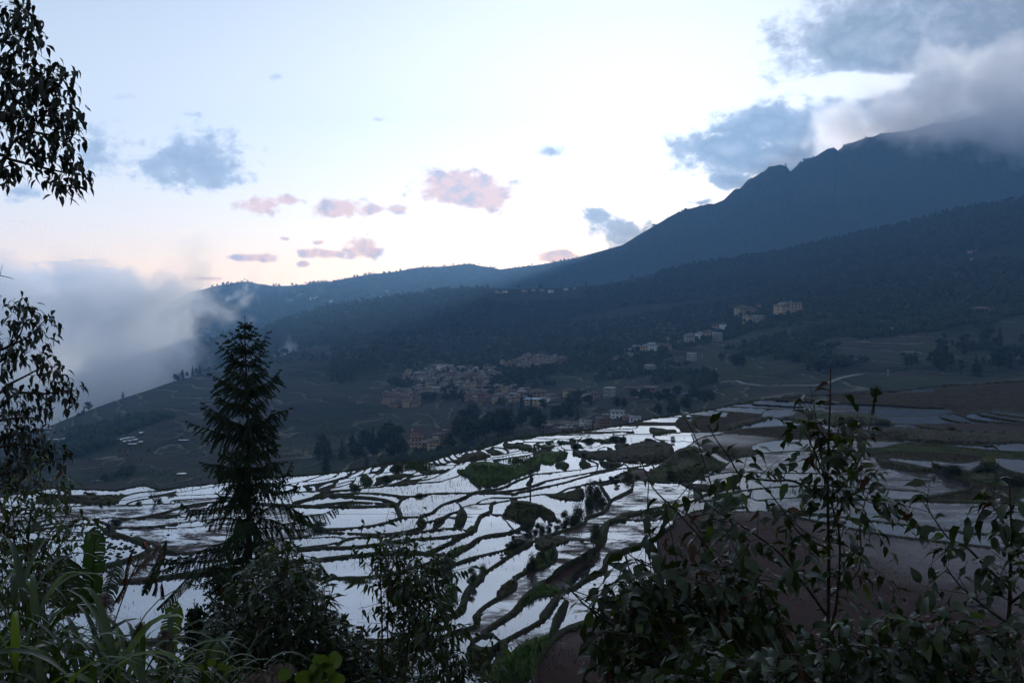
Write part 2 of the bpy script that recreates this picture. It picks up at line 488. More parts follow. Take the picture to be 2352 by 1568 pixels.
BANKS = """
F 45 0,1105 300,1105 700,1115 1100,1128 1500,1120 1800,1105 1900,1105
F 36 640,1100 900,1070 1150,1045 1300,1050 1530,1065
F 34 1565,1065 1700,1075 1840,1085 1900,1100
F 48 300,1060 500,1010 620,975 850,955 1100,955 1400,970 1600,990 1750,1020 1860,1060 1920,1090
F 34 740,930 1000,925 1250,915 1400,910 1600,915 1750,930 1950,955 2100,970 2250,955 2352,945
F 46 2100,968 2000,985 1960,1030 1930,1090
G 36 0,1130 150,1125 280,1110 400,1085 650,1070 1000,1070 1120,1068 1350,1060 1650,1062 1800,1078
G 42 1130,1075 1030,1115 950,1150 850,1185 760,1215 660,1250 590,1295 540,1345 490,1385 400,1405 340,1430 320,1470 330,1510 380,1535 460,1520 540,1500
G 34 1130,1065 1250,1030 1400,1010 1500,1010 1600,985 1700,945 1770,900 1850,865 1950,835 2040,800
G 26 1300,1045 1500,1045 1650,1035 1800,1015 1950,990 2050,970 2150,945 2250,900 2300,875 2352,870
G 36 1800,1078 1860,1050 1990,1035 2100,1005 2200,980 2352,955
G 24 1440,1145 1350,1160 1260,1190 1200,1235
G 28 1500,1140 1700,1145 1900,1135 2050,1115 2200,1095
G 28 970,1300 1060,1265 1200,1240 1400,1235 1550,1210 1700,1185 1760,1170 1900,1140
G 36 970,1300 990,1330 1030,1380 1040,1430 1020,1490 960,1550 900,1575
G 30 1310,1400 1450,1410 1580,1415
A 62 1285,80 1330,150 1350,220
A 38 340,395 600,390 800,370 1000,345 1150,310 1280,260 1400,235 1580,232
A 60 -120,190 0,260 100,310 200,350 340,400
A 30 1590,370 1500,400 1400,425 1250,445 1100,460 900,455 750,448 640,442
A 30 596,440 450,435 250,440 180,465 80,490 -60,510 -300,530
A 28 1690,310 1680,360 1620,385 1500,405
A 25 1690,310 1740,290 1810,275
A 30 1800,320 1860,280 1930,220 1960,215 2020,175 2090,165 2140,145
A 30 1940,240 1920,300 1860,345 1800,385 1760,400
A 26 1950,228 2080,234
A 32 500,600 560,550 650,515 800,500 1000,485 1200,465 1350,458 1500,445 1650,420 1800,405 1950,385 2080,380 2200,405 2250,418
A 22 425,495 300,500 100,510 -60,515 -300,520
A 20 475,495 600,507
A 45 -400,700 0,668 250,640 450,635 700,635 850,615 1000,600 1200,570 1350,545 1500,530
A 26 0,640 250,615 400,590 500,570
A 38 1500,527 1700,515 1900,500 2100,475 2260,450 2330,420
A 42 2300,420 2280,440 2150,490 2090,530 2000,570 1900,615 1800,665 1710,695
A 56 -300,860 0,830 340,790 500,770 700,750 900,730 1100,705 1300,700 1500,700 1650,710 1800,735 1950,745 2050,730 2150,690 2250,630 2350,560
B 46 0,730 150,680 250,610 350,530 450,490 600,465 800,445 900,410 960,370
A 50 1890,835 1750,845 1600,880 1480,925 1350,970 1200,990 1000,1030 800,1045 600,1045 450,1045 200,1070 -300,1110
A 46 2350,780 2200,820 2100,860 1950,895 1800,940 1700,980 1660,1020 1670,1080 1620,1120 1540,1135 1300,1200
B 44 0,880 130,840 250,790 400,755 600,710 740,675
B 56 560,50 545,110 560,150 480,185 400,215 385,270 350,320 360,370 290,420 200,455 100,490 40,530
B 28 560,195 690,212
B 44 2440,-140 2300,-60 2145,0 2130,80 2080,150 1990,190 1850,215 1820,250 1830,290 1760,330 1650,370 1550,400 1400,445 1300,485 1200,510 1100,580 900,680 800,740 680,830 560,910 470,970 430,1020
B 95 430,1020 350,1090 260,1190 190,1290 190,1380 160,1470 60,1545
C 62 780,640 640,690 480,740 300,810 180,890 80,950 -100,1080
B 34 1290,490 1450,525 1600,545 1850,550 1960,540
B 80 2350,262 2200,270 2120,300 2090,370 2080,450 2070,540 2000,620 1880,680 1820,740 1650,820 1500,900 1390,1000
B 58 1600,545 1450,585 1370,630 1430,690 1430,750 1370,830 1250,895 1100,935 950,990 860,1040 890,1110 880,1170 780,1250 650,1310 500,1400 400,1480 330,1568
C 62 1000,695 1050,640 1060,720 1040,790 980,840 900,860 800,875 650,930 480,1000 350,1070 200,1120 -100,1220
B 62 1390,1000 1300,1060 1200,1140 1100,1210 1000,1290 930,1390 870,1470 760,1568
B 70 1850,840 1740,920 1640,1030 1590,1090
B 76 2140,740 2080,820 2100,900 2020,970 1900,1020 1780,1090 1680,1170 1570,1200
B 40 1000,1400 1100,1320 1200,1265 1300,1265 1430,1275
B 100 1470,1260 1400,1360 1310,1470 1240,1568
C 64 2080,500 1980,680 1880,760 1700,860 1560,930 1440,1000 1340,1050 1285,1120
C 80 1620,560 1500,650 1380,730 1200,840 1120,910
C 62 1240,930 1080,950 990,1000 960,1060 1050,1110 1170,1130 1260,1110 1300,1060 1400,1010
C 120 1390,1060 1400,1150 1340,1280 1240,1400
C 96 2350,830 2200,880 2130,930 2050,990 1980,1080 1900,1180 1830,1280 1800,1400 1800,1620
E 90 1640,300 1580,345 1450,430 1250,510 1000,600 700,700 500,770 300,820 150,900 50,980
C 90 2230,500 2150,620 2080,740 2075,800 2050,880
I 42 300,235 340,270 395,360 450,430 470,490
I 28 330,265 450,240 700,220 900,205 1100,215 1280,235 1450,250 1700,265 1900,275 2200,290
I 36 500,750 600,700 750,680 870,650 950,600 1100,570 1300,560 1450,530 1550,490 1680,450 1750,390 1900,345 2050,310 2200,295
I 32 420,765 550,740 800,740 1050,735 1250,730 1400,720 1500,680 1600,620 1800,600 2050,590 2300,560
I 28 1680,490 1900,465 2150,440 2350,410
I 60 820,1090 950,1040 1080,980 1180,920 1280,840 1330,800
I 72 840,1085 650,1150 470,1200
I 22 1730,650 1900,630 2350,625
N 22 650,240 700,260 850,290 1100,345 1300,385 1500,420 1800,450 2100,490 2500,520
N 18 700,235 1000,270 1250,300 1500,330 1800,370 2050,400 2500,415
N 20 850,130 1100,160 1400,165 1700,175 2000,180 2500,195
N 14 300,130 550,90 850,70 1050,75 1300,90 1640,110
N 10 560,170 900,145 1100,150 1250,155
M 16 -200,755 0,760 300,770 600,775 900,790 1100,800 1400,810 1700,820 2000,830
M 16 -200,850 0,850 300,850 600,865 720,850 800,820 900,810 1100,815 1400,830 1700,860 2000,890 2500,910
M 20 500,920 650,900 900,890 1100,905 1300,910 1500,920 1800,950 2100,985 2500,1000
M 18 560,960 800,975 1000,990 1300,1010 1600,1050 1850,1000 2000,985
M 50 620,990 850,1030 1100,1080 1250,1110 1450,1170 1650,1230 1760,1300 1700,1350 1500,1390 1200,1440
M 10 -60,333 50,330 400,340 700,345 1000,370 1400,385
M 9 0,400 400,405 800,400 1480,410
M 10 550,480 900,490 1200,485 1460,465
M 14 -100,590 600,570 900,580 1250,580 1600,575 2500,570
M 30 1530,455 1700,520 1900,545 2342,580 2500,590
M 28 1720,445 1950,490 2342,550 2500,560
M 28 1820,425 2100,470 2342,500 2500,510
M 26 1980,410 2342,460 2500,470
M 22 1380,500 1500,540 1690,560
M 30 1100,600 1500,650 1900,660 2342,700 2500,710
M 20 0,640 500,680 1000,720 1500,750
M 40 1950,1000 2050,1080 2200,1150 2500,1200
L 14 40,720 200,695 300,680 700,680 900,670 1000,640 1300,620 1600,600 2000,590
L 18 520,790 560,760 650,720 900,690
L 15 520,790 600,830 670,880
L 12 1200,830 1300,790 1500,770 1700,760 2352,750
L 8 870,690 1100,700 1500,740
L 18 1270,930 1500,905 1900,890 2352,900
L 18 640,1200 800,1160 950,1135 1100,1140 1500,1160 1800,1150 2352,1170
L 25 820,1110 900,1050 1000,990 1100,960 1270,930
L 8 1300,490 1340,460 1310,420 1600,400 1900,385 2100,380
H 22 0,920 100,935 300,915 600,890 800,870 950,850 1030,810 1140,795
H 22 1140,795 1150,770 1100,730 950,690
H 26 -60,1150 0,1140 120,1110 250,1060 350,1025 500,1005 700,965 900,930 1100,890 1300,855 1480,810 1550,760
H 28 0,1195 200,1150 400,1110 550,1075 700,1040 800,1000 950,965 1050,935 1150,915 1270,900 1350,870 1500,845 1650,830 1850,795 2000,775
H 26 0,1290 100,1270 250,1245 450,1245 540,1220 620,1170 720,1130 900,1110
H 24 1040,1060 1180,1050 1280,1030 1400,960 1500,900 1600,870 1870,830 1870,880 1960,895
H 26 1180,1090 1280,1075 1500,1050 1700,1030 1850,1020 2000,1020 2150,1035 2300,1050
H 16 1480,840 1680,840
H 10 0,370 300,370 500,375 700,380 850,385 1100,435 1400,440 1500,430 1560,400 1600,360 1550,325
H 10 500,380 450,420 330,450 300,470
H 8 0,425 250,430 420,400 520,380
H 8 690,380 800,345 1000,335
H 8 850,380 900,350
H 7 620,470 730,470
H 14 850,440 900,490 880,510 1010,515
H 10 1010,515 1140,515 1180,460 1400,450
H 10 1140,550 1150,520 1280,490
H 14 250,500 270,530 200,570 130,585 0,600
H 14 0,645 130,610 230,570 380,540 470,520
H 14 480,490 520,540 610,575
H 16 560,490 640,560 760,550
H 10 1380,310 1600,310 1700,300 1950,300 2200,290 2352,280
H 10 1550,320 1650,285 1720,265 1690,250
H 14 2020,340 2080,390 2352,410
F 14 60,800 200,770 400,740 550,690 700,640 870,585
F 16 420,735 600,730 800,700 930,665 990,620 1060,560
F 16 440,790 620,770 850,725 1000,680 1120,630 1190,580 1230,525
F 14 1190,600 1260,590 1340,540 1480,490
F 16 1000,685 1150,650 1250,600 1380,540 1450,510
F 14 1020,690 1200,680 1310,650 1370,580 1430,530
F 18 1310,650 1340,630 1450,600 1600,600 1800,590 1900,570 2100,540 2352,510
F 20 1500,570 1510,520 1560,490
F 20 1510,570 1590,585 1650,530 1700,480
F 30 1660,590 1720,500 1780,440
F 20 400,800 250,860 80,885 -100,900
F 22 60,800 150,800 260,780 370,810 300,850
F 22 560,800 700,770 860,735 940,740 980,720
F 16 660,830 760,770
F 40 640,790 660,850
F 22 660,870 720,830 850,800 940,750 1000,690
F 18 700,870 900,815 1000,760 1180,720
F 20 870,840 1000,810 1170,770 1250,720
F 26 0,940 300,900 650,880 850,880 1100,860 1300,850 1450,830 1620,820 1750,795 1850,770 1940,740 2050,700 2180,640
F 34 650,940 760,900 1000,870 1300,852
F 22 1310,800 1380,770 1440,720 1510,670
F 20 1620,820 1900,770 2100,755 2352,745
F 12 2000,740 2200,725 2352,690
F 12 1940,740 2020,720 2250,690 2352,660
G 26 -300,960 0,940 300,910 550,900 650,890 750,855 880,820 960,780
G 16 0,905 150,900 350,860 540,830 600,780 720,745 800,700 870,650 900,630
G 12 0,885 50,860 120,820 210,800
G 14 50,880 250,860 380,820 460,780 720,740
G 24 210,800 350,780 480,760 720,720 750,690
G 15 0,740 200,700 350,670 620,640 800,630 950,625
G 16 60,590 30,660 0,690
G 8 60,590 200,575 400,580 600,630
G 26 530,540 540,590 600,615
G 26 600,520 610,580 670,610
G 26 690,490 690,540 760,570
G 26 760,465 780,520 830,545
G 24 850,440 860,490 930,515
G 20 935,420 950,460 980,475
G 16 1040,400 1060,430
G 16 1120,385 1130,415
G 14 1200,370 1210,400
G 22 450,605 620,628 760,592 840,562 930,530 1000,470
G 6 850,467 930,470
G 14 1280,385 1400,390 1430,370 1450,340
G 18 1430,375 1550,400 1600,440
G 24 1450,350 1600,360 1660,380
G 30 1620,300 1660,370 1700,400 1690,440
G 16 1340,520 1380,490 1450,475 1640,460 1750,430 1850,410 1900,390
G 14 1250,525 1400,510 1600,500 1800,450 1980,440 2120,420
G 16 1100,555 1300,545 1550,540 1800,500 2000,480 2150,440 2352,390
G 16 1540,590 1570,550 1800,515 2040,485
G 18 1540,590 1650,622 1800,637 1950,612 2050,575
G 14 960,780 1070,800 1080,860 1150,910 1270,950 1280,1000 1250,1020
G 24 2350,760 2200,765 2060,780 2010,800
G 22 2180,600 2210,650 2120,700 2040,720 1900,790 1780,845
G 20 1400,1000 1380,960 1500,915 1700,870 1780,845
G 14 1680,240 1660,290 1800,300 1900,270 2352,260
G 18 1850,275 1950,300 2050,320 2080,340
G 18 2110,330 2120,290 2230,275
J 10 550,222 750,257 1000,267 1300,267 1560,257
J 8 1130,215 1230,245
J 8 1270,225 1300,250
J 18 -300,510 0,500 150,490 350,465 600,465 700,450 1000,420 1300,410 1700,405 2352,385
J 8 0,405 400,395 1080,380
J 6 100,440 700,435
J 12 1380,345 1600,340 1750,330 1900,290 2100,275 2352,220
J 14 1590,330 1720,260 1850,225 2150,205 2352,195
J 16 1700,385 1800,340 2000,310 2352,260
J 30 370,700 500,640 640,590 720,560
J 20 -300,590 0,560 250,520 600,500
J 25 200,760 450,700 650,650 900,640 1100,600 1300,590 1400,575 1600,570 1680,590 1850,575 2000,545 2200,500 2352,460
J 30 400,740 800,690 1100,665 1250,650 1330,670 1380,720
J 40 1250,600 1380,630 1460,670
J 26 1480,680 1600,610 1700,590 2000,570 2352,560
J 30 1520,700 1700,715 2000,700 2352,660
J 20 400,770 800,745 1050,780 1350,760
J 30 500,860 800,875 1000,885 1200,870 1400,850 1600,815
J 66 1400,740 1600,800 1800,870 1950,930 2020,990 1960,1050 1800,1110 1600,1170 1400,1215 1200,1270 900,1330
J 50 1850,840 2000,900 2120,960 2350,1040
K 44 0,905 100,960 200,1040 400,1050 600,1045 800,1010 1000,985 1250,980 1500,960
K 30 -200,1215 70,1190 300,1175 505,1168
K 28 540,1165 800,1150 1100,1130 1400,1120
K 76 -400,1430 0,1400 200,1370 500,1330 800,1310 1150,1285 1500,1260
K 46 600,1290 800,1245 1000,1195 1200,1150
K 12 0,290 200,270 350,240 600,200 900,150 1250,90 1500,70
K 14 250,300 350,280 600,265 1250,255
K 16 300,340 600,320 900,310 1250,265
K 26 400,430 700,370 1000,350 1250,320
K 18 0,550 400,530 720,515 1000,500
K 12 0,580 400,560 600,550
K 20 180,520 350,450 550,430 750,400
K 24 0,700 250,670 450,630 750,600 1000,590
K 14 0,718 400,712 700,690
K 45 1250,380 1500,390 1800,405 2352,425
W 12 -400,1290 -200,1275 -20,1262 100,1250
W 14 -400,1385 -200,1370 0,1380 200,1370
W 16 -400,1480 -100,1470 150,1490 400,1470 520,1450
W 20 -400,1620 0,1560 300,1590 560,1560 700,1500 820,1470 960,1480
W 9 2352,1130 2500,1120
M 14 930,290 1300,272 1700,300 2500,335
M 14 1000,250 1400,232 1900,250 2500,285
M 12 1100,205 1600,192 2100,210 2500,235
M 12 1300,160 1700,150 2200,170 2500,185
M 12 1450,122 1900,120 2300,135 2500,140
M 14 1300,330 1800,342 2500,372
M 10 200,300 700,310 950,295
M 10 300,255 700,265 1000,250
M 10 100,215 600,225 900,200 1100,205
L 12 -200,510 0,482 300,500 620,492
L 12 -100,470 100,442 500,470 900,500
L 12 250,420 500,402 900,430 1300,462
L 12 500,380 700,352 1100,380 1500,402
L 12 750,345 900,322 1300,340 1800,372
L 10 1250,285 1700,300 2100,322 2352,330
L 10 1500,255 1900,268 2352,280
H 14 120,330 700,300 1100,305 1600,270
H 12 400,300 900,270 1500,255 1680,262
H 12 700,255 1200,235 1700,215 1750,210
H 12 1500,160 1900,170 2352,165
H 10 1700,110 2100,120 2352,120
""".strip().split('\n')

# knolls and overgrown banks between the paddies: region, rise in metres, cover, outline
MOUNDS = """
A 1.0 grass 1640,190 1580,240 1560,300 1590,360 1640,370 1690,320 1700,290 1650,250
A 1.0 grass 1800,290 1850,230 1920,215 1940,240 1900,300 1830,345
A 1.4 grass 2180,100 2120,160 2080,220 2070,290 2040,350 2100,350 2180,310 2230,240 2240,190 2200,130
A 1.2 grass 1930,740 2000,760 2130,840 2060,870 1890,890 1880,830
A 0.3 green 1950,720 2080,630 2270,565 2260,600 2150,670 2000,740
B 1.2 grass 350,310 260,350 220,410 240,430 380,390
B 2.6 grass 850,0 1100,15 1250,70 1370,130 1440,200 1450,250 1380,285 1300,262 1230,200 1170,190 1150,230 1160,280 1080,330 930,310 820,240 700,210 720,140 790,60
B 1.0 dark 1240,500 1500,545 1360,620 1310,690 1180,670 1150,610 1100,600
B 1.2 green 1180,700 1300,690 1380,640 1410,740 1330,840 1200,890 1080,930 950,970 1010,900 1080,870 1150,800
B 1.2 grass 860,1060 870,1150 780,1230 610,1300 640,1210 720,1130 800,1060
B 0.8 grass 700,680 800,600 1000,540 1150,520 1230,500 1150,560 1050,600 900,680 760,740
B 0.8 grass 2060,290 2120,330 2110,480 1990,620 1890,560 1900,480 2000,420
B 0.8 grass 1800,720 1900,680 1930,780 1850,830 1700,840
B 0.8 green 1240,1090 1450,1150 1490,1220 1420,1270 1200,1260 1100,1300 950,1420 960,1380 1010,1280 1100,1200
B 0.8 grass 1560,1060 1680,1090 1650,1200 1530,1250 1460,1240
C 2.0 dark 920,1060 1050,1130 1250,1130 1280,1200 1200,1320 1050,1400 900,1350 880,1180
C 1.5 green 1850,960 2100,880 2030,960 1930,1080 1830,1220 1790,1400 1780,1600 900,1600 1250,1400 1420,1220 1520,1120 1680,1010
I 0.8 dark 1430,250 1900,270 2100,300 1900,330 1720,350 1500,320
I 0.8 grass 510,710 620,650 780,610 930,590 880,650 740,690 600,720
I 0.5 green 1820,440 2000,380 2150,345 2200,360 2050,440 1900,460
I 0.8 grass 1650,740 1720,660 1830,650 1880,780 1900,1000 1720,1040 1640,880
L 5.0 grass 0,1100 150,1060 250,900 500,800 680,890 800,1000 950,1050 820,1110 640,1200 300,1240 0,1240
L 1.0 grass 0,620 120,620 330,650 320,670 100,690 0,700
L 3.0 grass 1310,500 1420,470 1560,530 1800,560 2352,590 2352,430 1880,420 1850,380 1700,470 1500,500 1000,620 900,650 880,600 1000,540
L 2.0 grass 750,890 1000,850 1250,860 1270,920 1100,950 900,960
H 1.4 grass 450,780 560,720 650,740 710,780 650,820 690,870 600,885 520,830
H 2.0 grass 900,670 980,720 1050,790 950,845 880,820 840,750
H 1.6 dark 1150,720 1550,745 1480,800 1300,840 1200,790
H 3.0 green 0,720 150,640 300,560 720,560 700,640 560,710 440,770 350,760 240,745 240,780 160,860 0,900 -60,860
H 1.2 grass 250,1235 440,1300 700,1345 930,1330 950,1180 900,1130 700,1180 560,1240
H 1.5 soil 740,560 1500,560 1650,430 2000,400 2352,420 2352,740 1900,740 1600,740 1200,700 950,680 720,640
H 3.0 grass 2200,790 2352,760 2352,1040 2100,1020 1850,1010 1900,930 2050,880
H 1.0 grass 840,400 980,350 1150,370 1300,375 1370,330 1560,330 1600,360 1500,430 1100,430 850,430
H 0.9 grass 730,450 780,430 870,450 900,490 860,530 740,530 720,490
H 0.8 grass 1260,540 1290,490 1400,530
H 0.8 grass 150,450 350,480 600,480 480,495 360,545 260,535 240,495 150,490
H 0.6 grass 600,390 720,410 800,440 600,470 520,400
H 0.6 grass 0,460 70,465 110,500 60,560 0,540
H 0.8 soil 1840,400 1930,340 2050,380 2080,410
H 0.8 grass 1400,460 1500,455 1600,430 1650,460 1500,540 1410,535
F 1.0 grass 1790,520 1900,420 2000,430 2020,480 1930,560 1800,570
F 0.8 grass 1180,760 1260,740 1330,820 1250,850 1160,820
F 0.8 grass 1340,650 1430,610 1500,660 1400,740 1350,700
F 1.0 grass 1480,800 1600,740 1570,680 1640,640 1800,620 2100,600 2300,590 2100,640 1850,700 1700,740 1560,790
F 0.6 grass 430,790 560,800 600,850 500,880 460,830
F 0.6 grass 240,780 370,790 370,820 280,830
F 0.5 grass 910,640 960,620 1000,630 930,665
G 1.2 soil 770,590 850,560 1000,470 1200,400 1280,400 1440,470 1350,515 1100,560 900,605
G 3.0 green 1020,680 1080,600 1200,560 1500,570 1560,600 1800,645 2050,590 2180,600 2200,650 2100,710 1950,760 1780,840 1500,920 1350,960 1270,960 1150,880 1080,800 930,780 880,740 900,690
G 1.0 dark 1940,940 2060,800 2100,830 2010,960
G 0.6 grass 250,750 400,710 520,700 720,690 750,720 600,750 380,770
G 0.7 grass 1330,400 1440,470 1640,460 1560,410 1450,390
G 0.7 grass 1660,310 1850,300 2060,330 2000,390 1900,380 1830,350 1740,350 1690,380
J 0.8 grass 850,270 1550,282 1700,380 1100,405 1000,330
J 0.8 grass 600,560 640,490 690,510 710,560 620,590
J 1.0 grass 1400,770 1470,680 1560,720 1600,800 1480,830
M 2.0 grass 60,480 150,420 480,440 550,480 820,540 600,600 200,600 0,600
M 2.0 grass 650,1000 900,1050 1100,1090 1230,1120 1220,1170 1000,1130 700,1090 600,1040
M 3.0 grass 1250,1030 1450,1070 1700,1130 1900,1090 2100,1150 2352,1200 2352,1330 2000,1300 1780,1260 1500,1170 1260,1100
M 1.0 soil 1000,610 1500,655 1900,670 2500,710 2500,800 2050,800 1900,815 1400,800 1100,790 700,740 200,650
M 2.0 grass 1900,980 2000,1000 1960,1060 1850,1080 1780,1050
""".strip().split('\n')

SEEDS = [('B', 1650, 700, 'mud'), ('B', 1100, 1080, 'mud'), ('C', 1350, 620, 'mud'), ('B', 1600, 960, 'mud'), ('C', 800, 1000, 'mud'), ('C', 700, 1150, 'half'),
         ('E', 1300, 700, 'mud'), ('E', 300, 1200, 'mud'), ('C', 2200, 1200, 'mud'), ('I', 900, 850, 'half'), ('I', 1450, 850, 'half'), ('I', 900, 400, 'half'),
         ('I', 300, 900, 'half'), ('B', 1650, 480, 'half'), ('B', 2200, 900, 'half'), ('E', 900, 300, 'wet'), ('C', 1550, 1050, 'wet'),
         ('H', 1650, 870, 'mud'), ('H', 1750, 1100, 'half'), ('N', 1500, 600, 'mud'), ('N', 1200, 400, 'mud'), ('N', 420, 330, 'mud'), ('N', 300, 400, 'mud'),
         ('N', 2200, 700, 'half'), ('N', 700, 200, 'half'), ('M', 1300, 1300, 'half'), ('J', 1500, 450, 'half'), ('J', 900, 500, 'mud'), ('J', 1900, 620, 'half'), ('J', 1700, 760, 'half'),
         ('J', 400, 590, 'half'), ('K', 550, 490, 'half'), ('K', 300, 600, 'half'), ('G', 1200, 1320, 'wet'), ('L', 1400, 680, 'field'), ('L', 2000, 660, 'field'),
         ('L', 1200, 730, 'mud'), ('M', 1500, 860, 'field'), ('M', 200, 700, 'field'), ('M', 900, 750, 'soil'), ('M', 1500, 620, 'mud'), ('M', 400, 880, 'field'),
         ('M', 1000, 1180, 'soil'), ('M', 1500, 1010, 'soil'), ('M', 1700, 1000, 'soil'), ('M', 2000, 400, 'mud'), ('M', 300, 1000, 'half'), ('M', 1900, 1350, 'soil'), ('I', 1500, 850, 'mud'),
         ('I', 2000, 800, 'mud'), ('L', 300, 560, 'soil'), ('L', 1000, 450, 'soil'), ('L', 2000, 300, 'soil'), ('M', 1900, 520, 'wet'), ('M', 1200, 250, 'soil'), ('M', 2100, 200, 'soil'),
         ('H', 100, 310, 'soil'), ('H', 1000, 260, 'soil'), ('J', 800, 320, 'soil'), ('J', 1300, 300, 'field')]

# far edge of the terraced spur, left to right
EDGE = np.array([(-400, 1175), (-150, 1150), (0, 1139), (120, 1119), (270, 1124), (330, 1112), (367, 1123), (447, 1113), (558, 1101), (632, 1093), (719, 1088), (785, 1081), (848, 1069),
                 (898, 1061), (985, 1058), (1021, 1046), (1058, 1035), (1106, 1028), (1138, 1018), (1168, 1008), (1263, 994), (1352, 985), (1411, 977), (1455, 968), (1499, 958),
                 (1600, 944), (1669, 930), (1747, 916), (1900, 905), (2050, 897), (2168, 884), (2352, 874), (2500, 868), (2800, 860)])

gx = np.arange(-260, 2640, 2.0)
gy = np.concatenate([np.arange(862, 1000, 1.6), np.arange(1000, 1180, 1.3), np.arange(1180, 1650, 2.2)])
GX, GY = np.meshgrid(gx, gy)
NR, NC = GX.shape


def smooth_line(p, n=3):
    for _ in range(n):
        q = np.empty((len(p) * 2, 2)); q[0::2] = p; q[1:-1:2] = (p[:-1] + p[1:]) / 2; q[-1] = p[-1]
        q = q[:-1]
        r = q.copy(); r[1:-1] = q[:-2] * .25 + q[1:-1] * .5 + q[2:] * .25
        p = r
    return p


S = np.full((NR, NC), 60.0)          # signed distance to the nearest bank edge, px


def seg_dist(a, b, x, y):
    d = b - a; L = d @ d + 1e-9
    t = np.clip(((x - a[0]) * d[0] + (y - a[1]) * d[1]) / L, 0, 1)
    return np.hypot(x - a[0] - t * d[0], y - a[1] - t * d[1])


def window(p, m):
    i0, i1 = np.searchsorted(gx, (p[:, 0].min() - m, p[:, 0].max() + m))
    j0, j1 = np.searchsorted(gy, (p[:, 1].min() - m, p[:, 1].max() + m))
    return slice(j0, j1), slice(i0, i1)


MARG = 34
END = []
LINES = []
for bi, ln in enumerate(BANKS):
    reg, wd, *rest = ln.split()
    pts, k = conv(reg, ' '.join(rest))
    hw0 = max(float(wd) * k / 2 * 1.0, 0.9)
    pts = smooth_line(pts)
    arc = 0.0
    for a, b in zip(pts[:-1], pts[1:]):
        ws = window(np.array([a, b]), MARG)
        if GX[ws].size == 0:
            continue
        hw = hw0 * (0.94 + 0.28 * float(vnoise(a[0] / 9.0, a[1] / 6.0, bi)) + 0.14 * float(vnoise(a[0] / 3.5, a[1] / 2.5, bi + 90)))
        d = seg_dist(a, b, GX[ws], GY[ws]) - hw
        S[ws] = np.minimum(S[ws], d)
    LINES.append((pts, hw0))

# banks run on until they meet another bank
S0 = S.copy()


def s_at(x, y):
    c = int(np.searchsorted(gx, x)); r = int(np.searchsorted(gy, y))
    return S0[r, c] if 0 <= c < NC and 0 <= r < NR else -1.0


for pts, hw0 in LINES:
    for tip, inner in ((pts[0], pts[min(4, len(pts) - 1)]), (pts[-1], pts[max(-5, -len(pts))])):
        dr = tip - inner
        dr = dr / (np.hypot(*dr) + 1e-9)
        best = None
        for turn in (0, 12, -12, 25, -25, 45, -45, 70, -70):
            ca, sa = math.cos(R(turn)), math.sin(R(turn))
            v = np.array([dr[0] * ca - dr[1] * sa, (dr[0] * sa + dr[1] * ca) * (0.75 if abs(turn) < 30 else 1.0)])
            for L in np.arange(hw0 + 4, 175, 1.5):
                p = tip + v * L
                if s_at(*p) < 0:
                    cost = L * (1 + abs(turn) / 30.0)
                    if best is None or cost < best[0]:
                        best = (cost, p)
                    break
        if best is None or best[0] < hw0 + 6:
            continue
        n = 5
        ps = [tip + (best[1] - tip) * k / n + (np.array([0, 1.5 * math.sin(k * 2.0)]) if 0 < k < n else 0) for k in range(n + 1)]
        hw = min(hw0, 3.5) * 0.75
        for a, b in zip(ps[:-1], ps[1:]):
            ws = window(np.array([a, b]), MARG)
            if GX[ws].size:
                S[ws] = np.minimum(S[ws], seg_dist(a, b, GX[ws], GY[ws]) - hw)

KIND = np.zeros((NR, NC), np.uint8)     # 0 bank, 1 grass, 2 bright green, 3 dark earth, 4 soil
RISE = np.zeros((NR, NC)); MS = np.full((NR, NC), 60.0)
KN = {'grass': 1, 'green': 2, 'dark': 3, 'soil': 4}
mound_polys = []


def inside(poly, x, y):
    r = np.zeros(x.shape, bool)
    n = len(poly); j = n - 1
    for i in range(n):
        xi, yi = poly[i]; xj, yj = poly[j]
        c = ((yi > y) != (yj > y)) & (x < (xj - xi) * (y - yi) / (yj - yi + 1e-12) + xi)
        r ^= c
        j = i
    return r


for ln in MOUNDS:
    reg, rise, cover, *rest = ln.split()
    p, k = conv(reg, ' '.join(rest))
    p = smooth_line(np.vstack([p, p[:1]]), 2)[:-1]
    mound_polys.append((p, cover))
    ws = window(p, 14)
    x, y = GX[ws], GY[ws]
    jx = x + 6 * fbm(x / 9, y / 6, 3); jy = y + 3.6 * fbm(x / 9, y / 6, 9)
    d = np.full(x.shape, 60.0)
    for a, b in zip(p, np.roll(p, -1, 0)):
        d = np.minimum(d, seg_dist(a, b, jx, jy))
    ins = inside(p, jx, jy)
    sd_ = np.where(ins, -d, d)
    S[ws] = np.minimum(S[ws], sd_)
    m = sd_ < MS[ws]
    MS[ws] = np.minimum(MS[ws], sd_)
    KIND[ws] = np.where(ins, KN[cover], KIND[ws])
    RISE[ws] = np.where(ins, np.maximum(RISE[ws], float(rise) * np.clip(d / 9.0, 0, 1)), RISE[ws])

edge_y = np.interp(gx, EDGE[:, 0], EDGE[:, 1])
edge_y = edge_y + 1.2 * fbm(gx / 12, gx * 0, 5)
S = np.minimum(S, (GY - edge_y[None, :]) - 2.5)      # the rim itself is a bank

